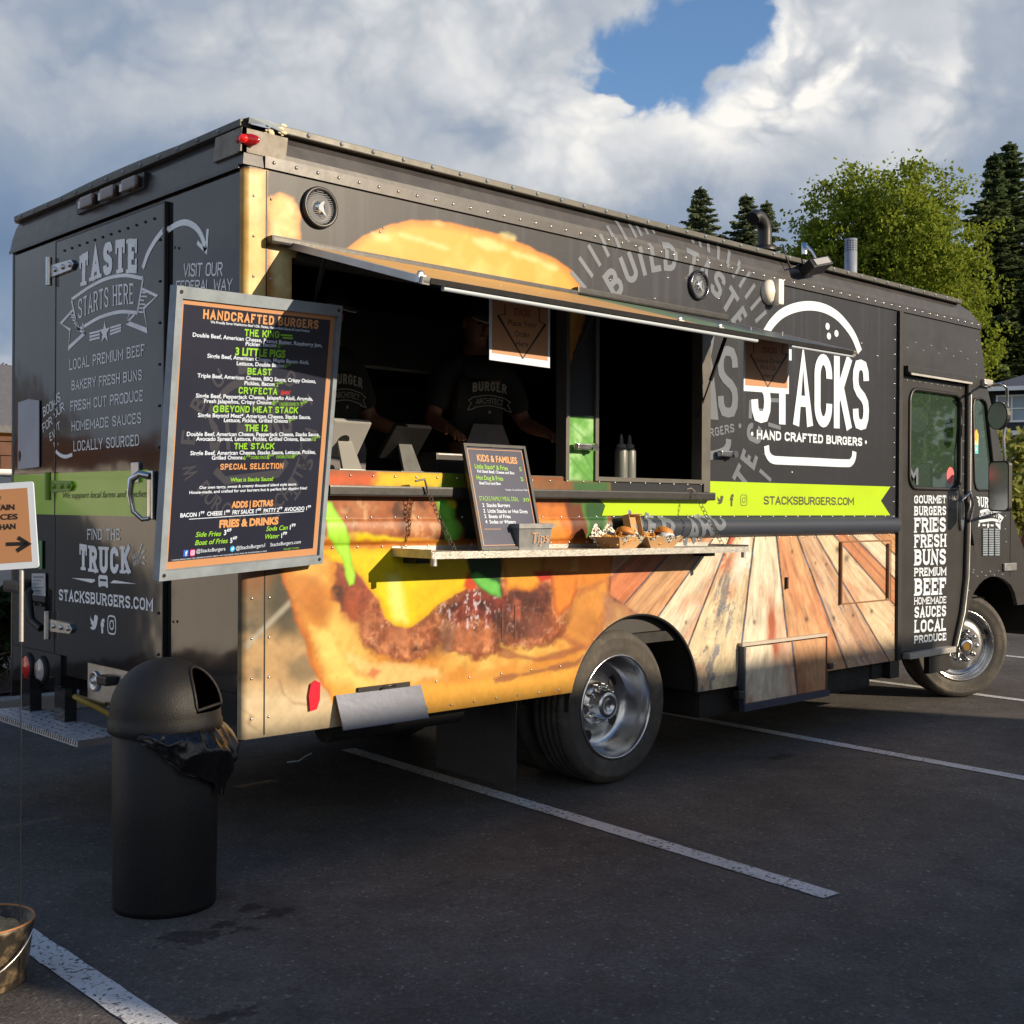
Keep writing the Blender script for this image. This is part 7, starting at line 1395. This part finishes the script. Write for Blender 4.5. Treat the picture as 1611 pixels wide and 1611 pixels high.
def boat(label, c, a, seed, burger=True, paper_up=.06):
    rs = np.random.RandomState(seed); t = thing("food_boat", label, "food tray", tuple(c), "paper boats of food on the shelf"); Q = Matrix.Translation(Vector(c)) @ Matrix.Rotation(a, 4, 'Z'); q = lambda *p: Q @ Vector(p)
    mb = MB(); w, l, W2, L2, h = .055, .075, .082, .125, .062
    lo = [q(-l, -w, .002), q(l, -w, .002), q(l, w, .002), q(-l, w, .002)]; hi = [q(-L2, -W2, h), q(L2, -W2, h), q(L2, W2, h), q(-L2, W2, h)]; lo2 = [p + Vector((0, 0, .003)) for p in lo]; hi2 = [q(-L2 + .004, -W2 + .004, h), q(L2 - .004, -W2 + .004, h), q(L2 - .004, W2 - .004, h), q(-L2 + .004, W2 - .004, h)]
    mb.add(lo + hi, [(0, 3, 2, 1)] + [(i, (i + 1) % 4, 4 + (i + 1) % 4, 4 + i) for i in range(4)]); mb.add(lo2 + hi2, [(0, 1, 2, 3)] + [(i, 4 + i, 4 + (i + 1) % 4, (i + 1) % 4) for i in range(4)]); mb.add(hi + hi2, [(i, (i + 1) % 4, 4 + (i + 1) % 4, 4 + i) for i in range(4)]); mb.build("tray", [kraft], t)
    mb = MB(); n = 18
    for sgn, (xa, xb) in ((1, (-.13, -.01)), (1, (-.03, .12)), (-1, (-.10, .11))):
        vs = []
        for i in range(n):
            for j in range(6):
                s = i / (n - 1); tt = j / 5; x = xa + (xb - xa) * s; y = sgn * (.06 + .03 * tt) + .006 * math.sin(s * 9 + seed); z = .03 + tt * (.035 + paper_up * math.sin(math.pi * s) * (1 if sgn > 0 else .12)) + .004 * math.sin(17 * s + tt * 4); vs.append(q(x, y, z))
        mb.add(vs, [(i * 6 + j, (i + 1) * 6 + j, (i + 1) * 6 + j + 1, i * 6 + j + 1) for i in range(n - 1) for j in range(5)], 0, True)
    mb.build("liner", [check], t)
    mb = MB()
    for k in range(70):
        p = Vector((-.10 + .14 * rs.rand(), -.06 + .11 * rs.rand(), .03 + .035 * rs.rand())); d = Vector(rs.randn(3)); d.z *= .35; d.normalize(); mb.tube([q(*(p - d * .03)), q(*(p + d * (.02 + .02 * rs.rand())))], .0042, 4, 0, True, False)
    mb.build("fries", [frym], t)
    if burger:
        mb = MB(); B = Q @ Matrix.Translation((.055, .0, .05)) @ Matrix.Rotation(.25, 4, 'Y')
        mb.lathe([(1e-4, -.012), (.046, -.012), (.05, .0), (.048, .008), (1e-4, .009)], 24, 0, B); mb.lathe([(1e-4, .022), (.05, .022), (.052, .032), (.042, .05), (.022, .060), (1e-4, .063)], 24, 0, B); b = mb.build("burger_bun", [bunm], t)
        mb = MB(); mb.lathe([(1e-4, .0092), (.051, .0092), (.054, .015), (.051, .0212), (1e-4, .0212)], 20, 0, B); mb.build("patty", [pattym], b)
    return t
zs_ = 1.243
boat("brown paper boat of fries and a burger with checked liner, beside the tips tin", (2.045, -.165, zs_), math.radians(10), 3, True, .06)
boat("brown paper boat with a wrapped burger, next to the right chain of the shelf", (2.345, -.15, zs_ - .003), math.radians(-8), 5, True, .025)
wr = MB(); c = np.array([2.40, -.18, zs_ + .05]); wr.ball(tuple(c), .045, 8, 0, (1.2, .9, .8)); 
for i, v in enumerate(wr.v): wr.v[i] = tuple(np.array(v) + (RS.rand(3) - .5) * .008)
tag(wr.build("wrapped_burger", [M['paper']], None), "white paper wrapped burger lying on the right paper boat", "burger")
t = thing("card_box", "open brown card box lid standing behind the two paper boats", "box", (2.27, -.06, zs_)); mb = MB()
Q = Matrix.Translation((2.27, -.075, zs_)) @ Matrix.Rotation(math.radians(14), 4, 'Z') @ Matrix.Rotation(math.radians(-12), 4, 'X')
mb.box((-.07, -.004, .002), (.07, .0, .165), 0, Q); mb.box((-.07, -.05, .166), (.07, .0, .170), 0, Q @ Matrix.Translation((0, 0, .0))); mb.box((-.074, -.04, .002), (-.0705, .0, .165), 0, Q); mb.box((.0705, -.03, .002), (.074, .0, .165), 0, Q); mb.build("card", [kraft], t)
for (px, lab) in ((977, "clear squeeze bottle with a white nozzle cap, the one nearer the post"), (990, "clear squeeze bottle with a white nozzle cap, the one nearer the right window edge")):
    p = S(px, 740, .22); t = thing("squeeze_bottle", lab, "bottle", (float(p[0]), .22, 1.592), "squeeze bottles on the counter"); Q = Matrix.Translation((float(p[0]), .22, 1.592))
    mb = MB(); mb.lathe([(1e-4, 0), (.034, 0), (.036, .006), (.036, .165), (.03, .185), (.022, .19)], 20, 0, Q); mb.build("body", [mat('milky_plastic', srgb(104, 108, 106), .4, 0, .05, 5)], t); mb = MB(); mb.lathe([(.026, .186), (.026, .205), (.012, .21), (.008, .25), (.003, .262), (1e-4, .262)], 16, 0, Q); mb.build("nozzle_cap", [mat('grey_white_cap', srgb(130, 132, 130), .45)], t)
def till(label, px, y, wdt, m_screen, m_stand, tilt, cat="till", hh=.2, hole=True):
    p = S(*px, y); x = float(p[0]); t = thing("till_screen", label, cat, (x, y, 1.592)); Q = Matrix.Translation((x, y, 1.592))
    mb = MB(); mb.box((-.07, -.05, .0), (.07, .07, .018), 0, Q, .006); mb.add([Q @ Vector(v) for v in ((-.05, -.045, .018), (.05, -.045, .018), (.035, .02, hh * .8), (-.035, .02, hh * .8), (-.05, -.03, .018), (.05, -.03, .018), (.035, .03, hh * .8), (-.035, .03, hh * .8))], BX, 0); mb.build("stand", [m_stand], t)
    Q2 = Q @ Matrix.Translation((0, .02, hh * .75)) @ Matrix.Rotation(math.radians(tilt), 4, 'X'); mb = MB(); mb.box((-wdt / 2, -.012, -.09), (wdt / 2, .012, .1), 0, Q2, .008)
    if hole: mb.lathe([(.03, 0), (.02, .001), (1e-4, .001)], 18, 1, Q2 @ Matrix.Translation((-.01, -.0125, 0)) @ Matrix.Rotation(math.radians(90), 4, 'X'))
    mb.build("screen", [m_screen, M['dark']], t)
till("silver tablet stand with its screen turned to the cook at the first window", (545, 742), .12, .20, mat('silver_tablet', srgb(150, 150, 148), .4, 0, .05), mat('silver_stand', srgb(130, 130, 128), .35, .2, .05), 38)
till("black till screen on a sloping grey stand behind the sill", (640, 742), .14, .21, M['dark'], mat('scratched_grey_stand', srgb(82, 84, 84), .45, .2, .25, 20), 42, hole=False)
p = S(700, 742, .18); mb = MB(); mb.box((p[0] - .12, .10, 1.593), (p[0] + .12, .30, 1.70), 0, bev=.012); mb.box((p[0] - .11, .097, 1.69), (p[0] + .11, .0995, 1.696), 1); tag(mb.build("cash_box", [M['dark'], M['steel']], None), "black cash box on the counter behind the kids menu", "cash box")

# ------------------------------------------------------------------ order signs under the hatch
def hang_sign(label, bl, br, y, top, lines, arrow, brand_line, f):
    a, b = S(*bl, y), S(*br, y); fr = Frame(a, (b - a) / np.linalg.norm(b - a), (0, 0, 1)); w = float(np.linalg.norm(b - a)); h = top - float(a[2]); t = thing("order_sign", label, "sign", tuple(fr(w / 2, h, 0)), "paper order signs under the hatch")
    mb = MB(); mb.plate(fr, [(0, 0), (w, 0), (w, h), (0, h)], (), 0, -.003); mb.build("sheet", [M['paper']], t); mb = MB(); mb.plate(fr, [(.014, .03), (w - .014, .03), (w - .014, h - .002), (.014, h - .002)], (), .0012, .0002); mb.build("colour_field", [M['orange']], t)
    mb = MB(); mb.stroke(fr, [fr.px(*f(*q)) for q in arrow], .006, .002, 0, False)
    for st, p0, p1, hh in lines: put(mb, fr, st, f(*p0), f(*p1), hh * (f(1, 0)[0] - f(0, 0)[0]), .002, 0)
    mb.build("lettering", [M['ink']], t); mb = MB(); put(mb, fr, "STACKS", f(*brand_line[0]), f(*brand_line[1]), brand_line[2] * (f(1, 0)[0] - f(0, 0)[0]), .002, 0, bold=.03); mb.build("brand_lettering", [mat('brown_ink', srgb(140, 60, 40), .6)], t)
    mb = MB()
    for x in (.06, w - .06): mb.tube([fr(x, h, -.001), fr(x, h + .035, -.001)], .002, 5)
    mb.build("hanger", [M['steel']], t)
hang_sign("orange Place Your Order Here paper sign under the hatch", (770, 566), (865, 579), -.53, 2.335, [("Place Your", (1300, 1026), (1440, 1036), 27), ("Order", (1332, 1080), (1406, 1084), 27), ("Here", (1338, 1126), (1396, 1130), 27)], [(1285, 925), (1285, 975), (1250, 978), (1370, 1185), (1482, 1018), (1452, 1006), (1452, 940)], ((1328, 975), (1408, 984), 32), Z5)
hang_sign("orange Online Order Pick Up Here paper sign over the white emblem", (1170, 615), (1241, 620), -.55, 2.335, [("Online Order", (390, 778), (516, 790), 21), ("Pick Up", (418, 810), (488, 816), 21), ("Here", (430, 848), (479, 852), 21)], [(386, 680), (384, 738), (370, 740), (452, 890), (537, 748), (514, 744), (518, 700)], ((425, 735), (490, 742), 26), ZA)

# ------------------------------------------------------------------ trash can
cc_ = at_depth(262, 800, 4.43); cx_, cy_ = float(cc_[0]), float(cc_[1]); RCAN = .186
can = thing("trash_can", "black dome topped trash can with a black bag sticking out under its lid", "trash can", (cx_, cy_, 0)); Q = Matrix.Translation((cx_, cy_, 0))
canm = mat('black_textured_plastic', srgb(23, 23, 24), .5, 0, .15, 20, .25, 260, 0, .3)
mb = MB(); mb.lathe([(1e-4, .0), (RCAN * .97, .0), (RCAN * .98, .02), (RCAN, .30), (RCAN, .64), (RCAN * .97, .645), (RCAN * .97, .60)], 64, 0, Q); mb.build("body", [canm], can)
aop = math.radians(-56)                                       # the opening looks along the truck
mb = MB(); prof = [(.199, .632), (.203, .640), (.203, .668), (.198, .676), (.196, .70)] + [(.196 * math.cos(t), .70 + .195 * math.sin(t)) for t in np.linspace(.06, math.pi / 2 - .01, 22)]
vs, fs, n = [], [], 72
for (r, z) in prof:
    for j in range(n): a = 2 * math.pi * j / n; vs.append(Q @ Vector((r * math.cos(a), r * math.sin(a), z)))
def opened(i, j):
    z = (prof[i][1] + prof[i + 1][1]) / 2; a = (2 * math.pi * (j + .5) / n - aop + math.pi) % (2 * math.pi) - math.pi; e = (z - .72) / .145
    return .71 < z < .868 and abs(a) * prof[i][0] < .095 * math.sqrt(max(0., 1.02 - max(0, e) ** 2))
for i in range(len(prof) - 1):
    for j in range(n):
        if not opened(i, j): fs.append((i * n + j, i * n + (j + 1) % n, (i + 1) * n + (j + 1) % n, (i + 1) * n + j))
mb.add(vs, fs, 0, True); rim = []
for s in np.linspace(0, 1, 30):
    ang = math.pi * s; y = .098 * math.cos(ang); e = math.sin(ang); z = .722 + .142 * e; tt = math.asin(min(.99, (z - .70) / .195)); r = .198 * math.cos(tt); rim.append(Q @ Vector((r * math.cos(aop + y / max(r, .05)), r * math.sin(aop + y / max(r, .05)), z)))
mb.tube(rim + [rim[0]], .006, 6); lidc = mb.build("dome_lid", [canm], can)
mb = MB(); mb.lathe([(.19, .66), (.186, .70)] + [(.186 * math.cos(t), .70 + .185 * math.sin(t)) for t in np.linspace(.06, 1.55, 12)], 40, 0, Q); 
mb.f = [f[::-1] for f in mb.f]
mb2 = MB(); mb2.lathe([(1e-4, .66), (.18, .66)], 30, 0, Q); mb2.build("lid_floor", [M['ink']], lidc)
mb = MB(); nA, nZ = 84, 20; a0, a1 = math.radians(-142), math.radians(18); vs = []
vn = lambda x, y, k: float(vnoise(np.array([x + 50.]), np.array([y + 50.]), k)[0])
for i in range(nA):
    s = i / (nA - 1); a = a0 + (a1 - a0) * s; drop = .04 + (.07 + .15 * min(1, s * 1.5)) * min(1, s * 4) * (1 if s < .88 else max(.35, 1 - (s - .88) * 5)) * (.80 + .4 * vn(s * 14, 1.5, 1))
    for j in range(nZ):
        t = j / (nZ - 1); x = s * 24 + 2.2 * vn(s * 7, t * 3, 3); rdg = 1 - abs(2 * vn(x * .45, t * 1.2, 2) - 1); r2 = 1 - abs(2 * vn(x * 1.2 + 3, t * 4 + 2, 5) - 1)
        bul = .004 + (.02 + .055 * s) * math.sin(math.pi * min(1, t * 1.08)) ** .7 * (.35 + .8 * rdg) + .010 * r2 * min(1, t * 4) + .010 * t
        da = .05 * (vn(s * 20, t * 6, 6) - .5); vs.append(Q @ Vector(((RCAN + bul) * math.cos(a + da), (RCAN + bul) * math.sin(a + da), .662 - drop * (t + .05 * (vn(s * 18, t * 7, 4) - .5)))))
mb.add(vs, [(i * nZ + j, i * nZ + j + 1, (i + 1) * nZ + j + 1, (i + 1) * nZ + j) for i in range(nA - 1) for j in range(nZ - 1)], 0, True)
mb.build("bag", [mat('shiny_black_bag', srgb(18, 18, 20), .26, 0, .2, 10, .25, 38, .12)], can)
mb = MB(); p = at_depth(209, 1155, 4.27); mb.ball(tuple(p), .012, 6, 0, (1.2, .6, .9)); mb.build("bag_tie", [M['mred']], can)

# ------------------------------------------------------------------ orange sign on a stake in a bucket
dS = 3.62; c0 = at_depth(58, 825, dS); fwd_ = np.array([VF[0], VF[1], 0]); 
SB, sw, sh_ = board_frame(at_depth(-170, 772, dS), at_depth(54, 757, dS), at_depth(-163, 908, dS))
sign = thing("arrow_sign", "orange and white notice board with a black arrow on a stake at the left edge", "sign", tuple(at_depth(31, 1035, dS)))
mb = MB(); mb.plate(SB, rrect(0, 0, sw, sh_, .008), (), 0, -.006); mb.build("board", [M['paper']], sign); mb = MB(); mb.plate(SB, [(.018, .02), (sw - .018, .02), (sw - .018, sh_ - .018), (.018, sh_ - .018)], (), .001, .0002); mb.build("colour_field", [M['orange']], sign)
mb = MB(); Z2 = B2
for st, a, b, h in (("F", (-10, 838), (8, 838), 28), ("TAIN", (-28, 897), (95, 893), 33), ("ICES", (-12, 957), (115, 953), 33), ("HAN", (2, 1020), (102, 1014), 33)): put(mb, SB, st, Z2(*a), Z2(*b), h * .2483, .002, 0, bold=.03)
mb.stroke(SB, [SB.px(*Z2(40, 1112)), SB.px(*Z2(178, 1108))], .011, .002); mb.stroke(SB, [SB.px(*Z2(115, 1070)), SB.px(*Z2(180, 1108)), SB.px(*Z2(108, 1155))], .012, .002)
mb.build("lettering", [M['ink']], sign)
mb = MB(); pt_ = at_depth(34, 892, dS + .012); mb.tube([(pt_[0], pt_[1], pt_[2] - .0), (pt_[0], pt_[1], 1.04)], .007, 8); mb.tube([(pt_[0], pt_[1], 1.04), (pt_[0], pt_[1], .05)], .0018, 6, 1); mb.tube([(pt_[0], pt_[1], pt_[2]), SB(sw * .93, sh_ * .6, -.012)], .007, 8); mb.build("stake", [M['alu'], M['rubber']], sign)  # lower wire is thin and black in place of shade on the pole
cb = at_depth(-28, 1480, 3.68); bx, by = float(cb[0]), float(cb[1]); Q = Matrix.Translation((bx, by, 0)); bh = .19
bk = thing("sand_bucket", "dirty dark bucket of pale sand with a wire handle, under the arrow sign", "bucket", (bx, by, 0))
mb = MB(); mb.lathe([(1e-4, .004), (.118, .0), (.121, .004), (.128, .045), (.131, .048), (.146, bh - .012), (.150, bh - .010), (.151, bh), (.144, bh), (.124, .02), (1e-4, .02)], 48, 0, Q); mb.build("pail", [mat('spattered_black_plastic', srgb(52, 48, 42), .5, 0, .3, 8, .2, 60, c2=srgb(120, 104, 80), c2pos=(.5, .66), c2scale=16)], bk)
mb = MB(); mb.tube([Q @ Vector((.1475 * math.cos(a), .1475 * math.sin(a), bh + .002)) for a in np.linspace(0, 6.283, 49)], .004, 6, 0, False); mb.build("rim", [mat('rusty_rim', srgb(150, 104, 66), .7, 0, .3, 30)], bk)
gx, gy = [], []; mb = MB(); n = 26; vs = []
for i in range(9):
    for j in range(n): r = .141 * i / 8; a = 2 * math.pi * j / n; x, y = r * math.cos(a), r * math.sin(a); vs.append(Q @ Vector((x, y, bh - .035 + .03 * (-x * VR[0] - y * VR[1]) / .14 + .022 * (float(vnoise(np.array([x * 30 + 9]), np.array([y * 30 + 9]), 2)[0]) - .5))))
mb.add(vs, [(i * n + j, i * n + (j + 1) % n, (i + 1) * n + (j + 1) % n, (i + 1) * n + j) for i in range(8) for j in range(n)], 0, True); mb.build("sand", [mat('coarse_sand', srgb(196, 164, 116), .9, 0, .3, 50, .8, 120)], bk)
mb = MB(); ax = np.array([VR[0], VR[1], 0]); av = np.array([-VF[0], -VF[1], 0])
mb.tube([Q @ Vector(tuple(ax * .153 * math.cos(t) + av * (.155 * math.sin(t)) * 1.02 + np.array([0, 0, bh - .025 - .115 * math.sin(t)]))) for t in np.linspace(0, math.pi, 22)], .003, 6); mb.build("handle", [M['steel']], bk)
# hose and cable by the rear
mb = MB(); mb.tube([(.25, 1.5, .42)] + [tuple(at_depth(x, y, 5.35)) for x, y in ((118, 1096), (130, 1103), (150, 1112), (172, 1124), (190, 1132))] + [(.30, .9, .40), (.6, .9, .48), (.9, 1.0, .5)], .012, 10); tag(mb.build("yellow_hose", [mat('yellow_hose', srgb(150, 126, 40), .5, 0, .1, 20)], None), "yellow hose hanging under the truck's rear behind the tread step", "hose")
mb = MB(); a = G(465, 1196, .02); mb.tube([G(452, 1199, .01), G(470, 1197, .02), S(480, 1190, float(a[1])), S(490, 1185, float(a[1]))], .004, 6); tag(mb.build("white_cord", [M['paper']], None), "short white cord end lying under the truck's rear corner", "cord")

# ------------------------------------------------------------------ the two cooks inside
def person(base, heading, label, hgt=1.78, seed=0, arms=((.30, -.24, 1.08), (-.28, -.22, 1.08)), cap=True, headtilt=.3):
    t = thing("person", label, "person", base); Q = Matrix.Translation(Vector(base)) @ Matrix.Rotation(heading, 4, 'Z'); k = hgt / 1.78; q = lambda x, y, z: Q @ Vector((x * k, y * k, z * k))       # local -y is the way the person faces
    def skin(name, verts, edges, radii, root, m, parent, lev=2):
        me = D.meshes.new(name); off = parent.matrix_world.translation if False else Vector(base); me.from_pydata([tuple(Vector(v) - off) for v in verts], edges, []); o = D.objects.new(name, me); col.objects.link(o); o.parent = parent
        md = o.modifiers.new("skin", 'SKIN'); me.skin_vertices[0].data
        for i, r in enumerate(radii): me.skin_vertices[0].data[i].radius = r if isinstance(r, tuple) else (r, r)
        for i in range(len(radii)): me.skin_vertices[0].data[i].use_root = (i == root)
        md.use_smooth_shade = True; s = o.modifiers.new("sub", 'SUBSURF'); s.levels = s.render_levels = lev
        bpy.context.view_layer.update(); ev = o.evaluated_get(bpy.context.evaluated_depsgraph_get()); nm = D.meshes.new_from_object(ev); o.modifiers.clear(); o.data = nm; nm.materials.clear(); nm.materials.append(m); return o
    skm = mat('skin_tone', srgb(120, 80, 60), .5, 0, .06, 8); shm = mat('black_tee', srgb(30, 30, 32), .85, 0, .15, 8)
    V = [q(0, 0, .95), q(0, -.01, 1.15), q(0, -.01, 1.36), q(0, 0, 1.47), q(0, -.01, 1.56), q(0, -.02, 1.62), q(0, -.025, 1.70), q(0, -.02, 1.765)]; E = [(i, i + 1) for i in range(7)]; Rr = [(.15, .11), (.14, .10), (.16, .11), (.10, .075), (.055, .055), (.068, .08), (.078, .095), (.055, .068)]
    hands = []
    for s, hnd in ((1, arms[0]), (-1, arms[1])):
        b = len(V); sh = Vector((s * .185, 0, 1.40)); el = Vector((s * .29, -.05, 1.14)); hd = Vector(hnd); V += [q(*sh), q(*sh.lerp(el, .5)), q(*el), q(*el.lerp(hd, .55)), q(*hd)]; E += [(3, b), (b, b + 1), (b + 1, b + 2), (b + 2, b + 3), (b + 3, b + 4)]; Rr += [.068, .055, .045, .040, .029]; hands.append((b + 4, hd, el, s))
    for s in (1, -1): b = len(V); V += [q(s * .09, 0, .86), q(s * .10, -.01, .50), q(s * .10, .02, .09), q(s * .11, -.13, .045)]; E += [(0, b), (b, b + 1), (b + 1, b + 2), (b + 2, b + 3)]; Rr += [.085, .06, .045, .035]
    for hi_, hd, el, s in hands:                       # palm and five fingers
        d = (hd - el).normalized(); sd = d.cross(Vector((0, 0, 1))).normalized(); b0 = len(V); pm = hd + d * .06; V.append(q(*pm)); E.append((hi_, b0)); Rr.append((.032, .016))
        for f, (o_, ln) in enumerate(((-.027, .060), (-.009, .072), (.009, .068), (.026, .052))):
            b = len(V); m_ = pm + sd * o_ + d * (.02 + ln * .45); e_ = pm + sd * o_ * 1.1 + d * (.02 + ln * .8) + Vector((0, 0, -.022)); V += [q(*m_), q(*e_)]; E += [(b0, b), (b, b + 1)]; Rr += [.0095, .0075]
        b = len(V); V += [q(*(hd + d * .03 - sd * s * .036 + Vector((0, 0, .004)))), q(*(hd + d * .065 - sd * s * .05 + Vector((0, 0, -.01))))]; E += [(hi_, b), (b, b + 1)]; Rr += [.0115, .009]
    body = skin("body", V, E, [tuple(c * k for c in r) if isinstance(r, tuple) else r * k for r in Rr], 0, skm, t)
    TV = [q(0, 0, .90), q(0, -.01, 1.15), q(0, -.012, 1.36), q(0, 0, 1.47)]; TE = [(0, 1), (1, 2), (2, 3)]; TR_ = [(.175, .135), (.165, .125), (.185, .135), (.115, .09)]
    for s, hnd in ((1, arms[0]), (-1, arms[1])): b = len(TV); sh = Vector((s * .19, 0, 1.40)); el = Vector((s * .29, -.05, 1.14)); TV += [q(*sh), q(*sh.lerp(el, .5)), q(*sh.lerp(el, .85))]; TE += [(3, b), (b, b + 1), (b + 1, b + 2)]; TR_ += [.088, .078, .072]
    shirt = skin("shirt", TV, TE, [tuple(c * k for c in r) if isinstance(r, tuple) else r * k for r in TR_], 0, shm, t)
    mb = MB(); 
    for i in range(2):
        mb.add([q(-.13, -.145, .55), q(.13, -.145, .55), q(.15, -.155, .98), q(.09, -.152, 1.12), q(-.09, -.152, 1.12), q(-.15, -.155, .98)], [(0, 1, 2, 3, 4, 5)]); break
    mb.build("apron", [mat('grey_apron', srgb(96, 94, 98), .85, 0, .1, 6)], t)
    mb = MB(); hq = Q @ Matrix.Translation((0, -.025 * k, 1.68 * k)) @ Matrix.Rotation(headtilt, 4, 'X'); mb.ball((0, -.098 * k, -.012 * k), .018 * k, 6, 0, (.7, 1.1, 1.3), hq) if False else None
    H = lambda x, y, z: hq @ Vector((x * k, y * k, z * k))
    def blob(c, r, sq, mi): mb.lathe([(max(1e-4, math.sin(math.pi * i / 8)), -math.cos(math.pi * i / 8)) for i in range(9)], 14, mi, hq @ Matrix.Translation(Vector(c) * k) @ Matrix.Diagonal((r * sq[0] * k, r * sq[1] * k, r * sq[2] * k, 1)))
    blob((0, -.10, -.02), .017, (.8, 1.2, 1.5), 0); blob((0, -.088, -.062), .018, (1.5, .5, .4), 2)
    for s in (1, -1): blob((s * .032, -.086, .008), .012, (1.2, .6, .8), 1); blob((s * .080, .0, -.01), .022, (.4, .9, 1.4), 0); blob((s * .032, -.092, .028), .016, (1.4, .4, .35), 3)
    mb.build("face", [skm, M['ink'], mat('lips', srgb(150, 84, 74), .5), M['ink']], body)
    if cap:
        mb = MB(); mb.lathe([(.099 * k * math.cos(a), .105 * k * math.sin(a)) for a in np.linspace(0, 1.56, 10)], 28, 0, hq @ Matrix.Translation((0, .008 * k, .035 * k)) @ Matrix.Diagonal((.92, 1.1, 1, 1)))
        br = [H(.08 * math.sin(a), -.075 - .095 * math.cos(a), .038 - .012 * math.cos(a)) for a in np.linspace(-1.5, 1.5, 15)]; br2 = [v + Vector((0, 0, .006)) for v in br]; mb.add(br, [list(range(15))], 0); mb.add(br2, [list(range(15))[::-1]], 1); mb.tube(br, .004, 5, 1); mb.build("cap", [M['dark'], mat('pale_cap_edge', srgb(190, 186, 180), .7)], t)
    mb = MB(); SF = Frame(q(0, -.165, 1.25), tuple((Q.to_3x3() @ Vector((1, 0, 0)))), (0, 0, 1)); pw = lambda a, b: (a * k, b * k)
    put_block(mb, SF, "BURGER", pw(-.105, .035), pw(.105, .035), .05 * k, .2, .0, px=False, arc=.012); put(mb, SF, "ARCHITECT", pw(-.085, -.03), pw(.085, -.03), .03 * k, .0, px=False, arc=.01)
    for a, b in (((-.1, -.045), (.1, -.045)), ((-.1, .01), (.1, .01))): mb.stroke(SF, smooth([pw(*a), pw(0, a[1] + .014), pw(*b)]), .004 * k, .0, 0)
    for s in (-1, 1): mb.stroke(SF, [pw(s * .1, .01), pw(s * .13, -.01), pw(s * .112, -.022), pw(s * .135, -.06), pw(s * .09, -.05)], .004 * k, .0, 0)
    mb.plate(SF, [(c[0], c[1]) for c in star(pw(0, -.066), .011 * k)], (), 0, 0); mb.build("shirt_print", [mat('cream_shirt_ink', srgb(150, 146, 136), .7)], shirt); return t
p = S(762, 640, .62); person((float(p[0]), .70, .78), math.radians(-12), "cook in a black printed tee and cap with pale brim, behind the order sign", 1.76, 1)
p = S(532, 640, .60); person((float(p[0]), .72, .78), math.radians(10), "cook in a black printed tee half hidden behind the tall menu board", 1.72, 2)
D.objects.remove(_fo); D.curves.remove(_fc)
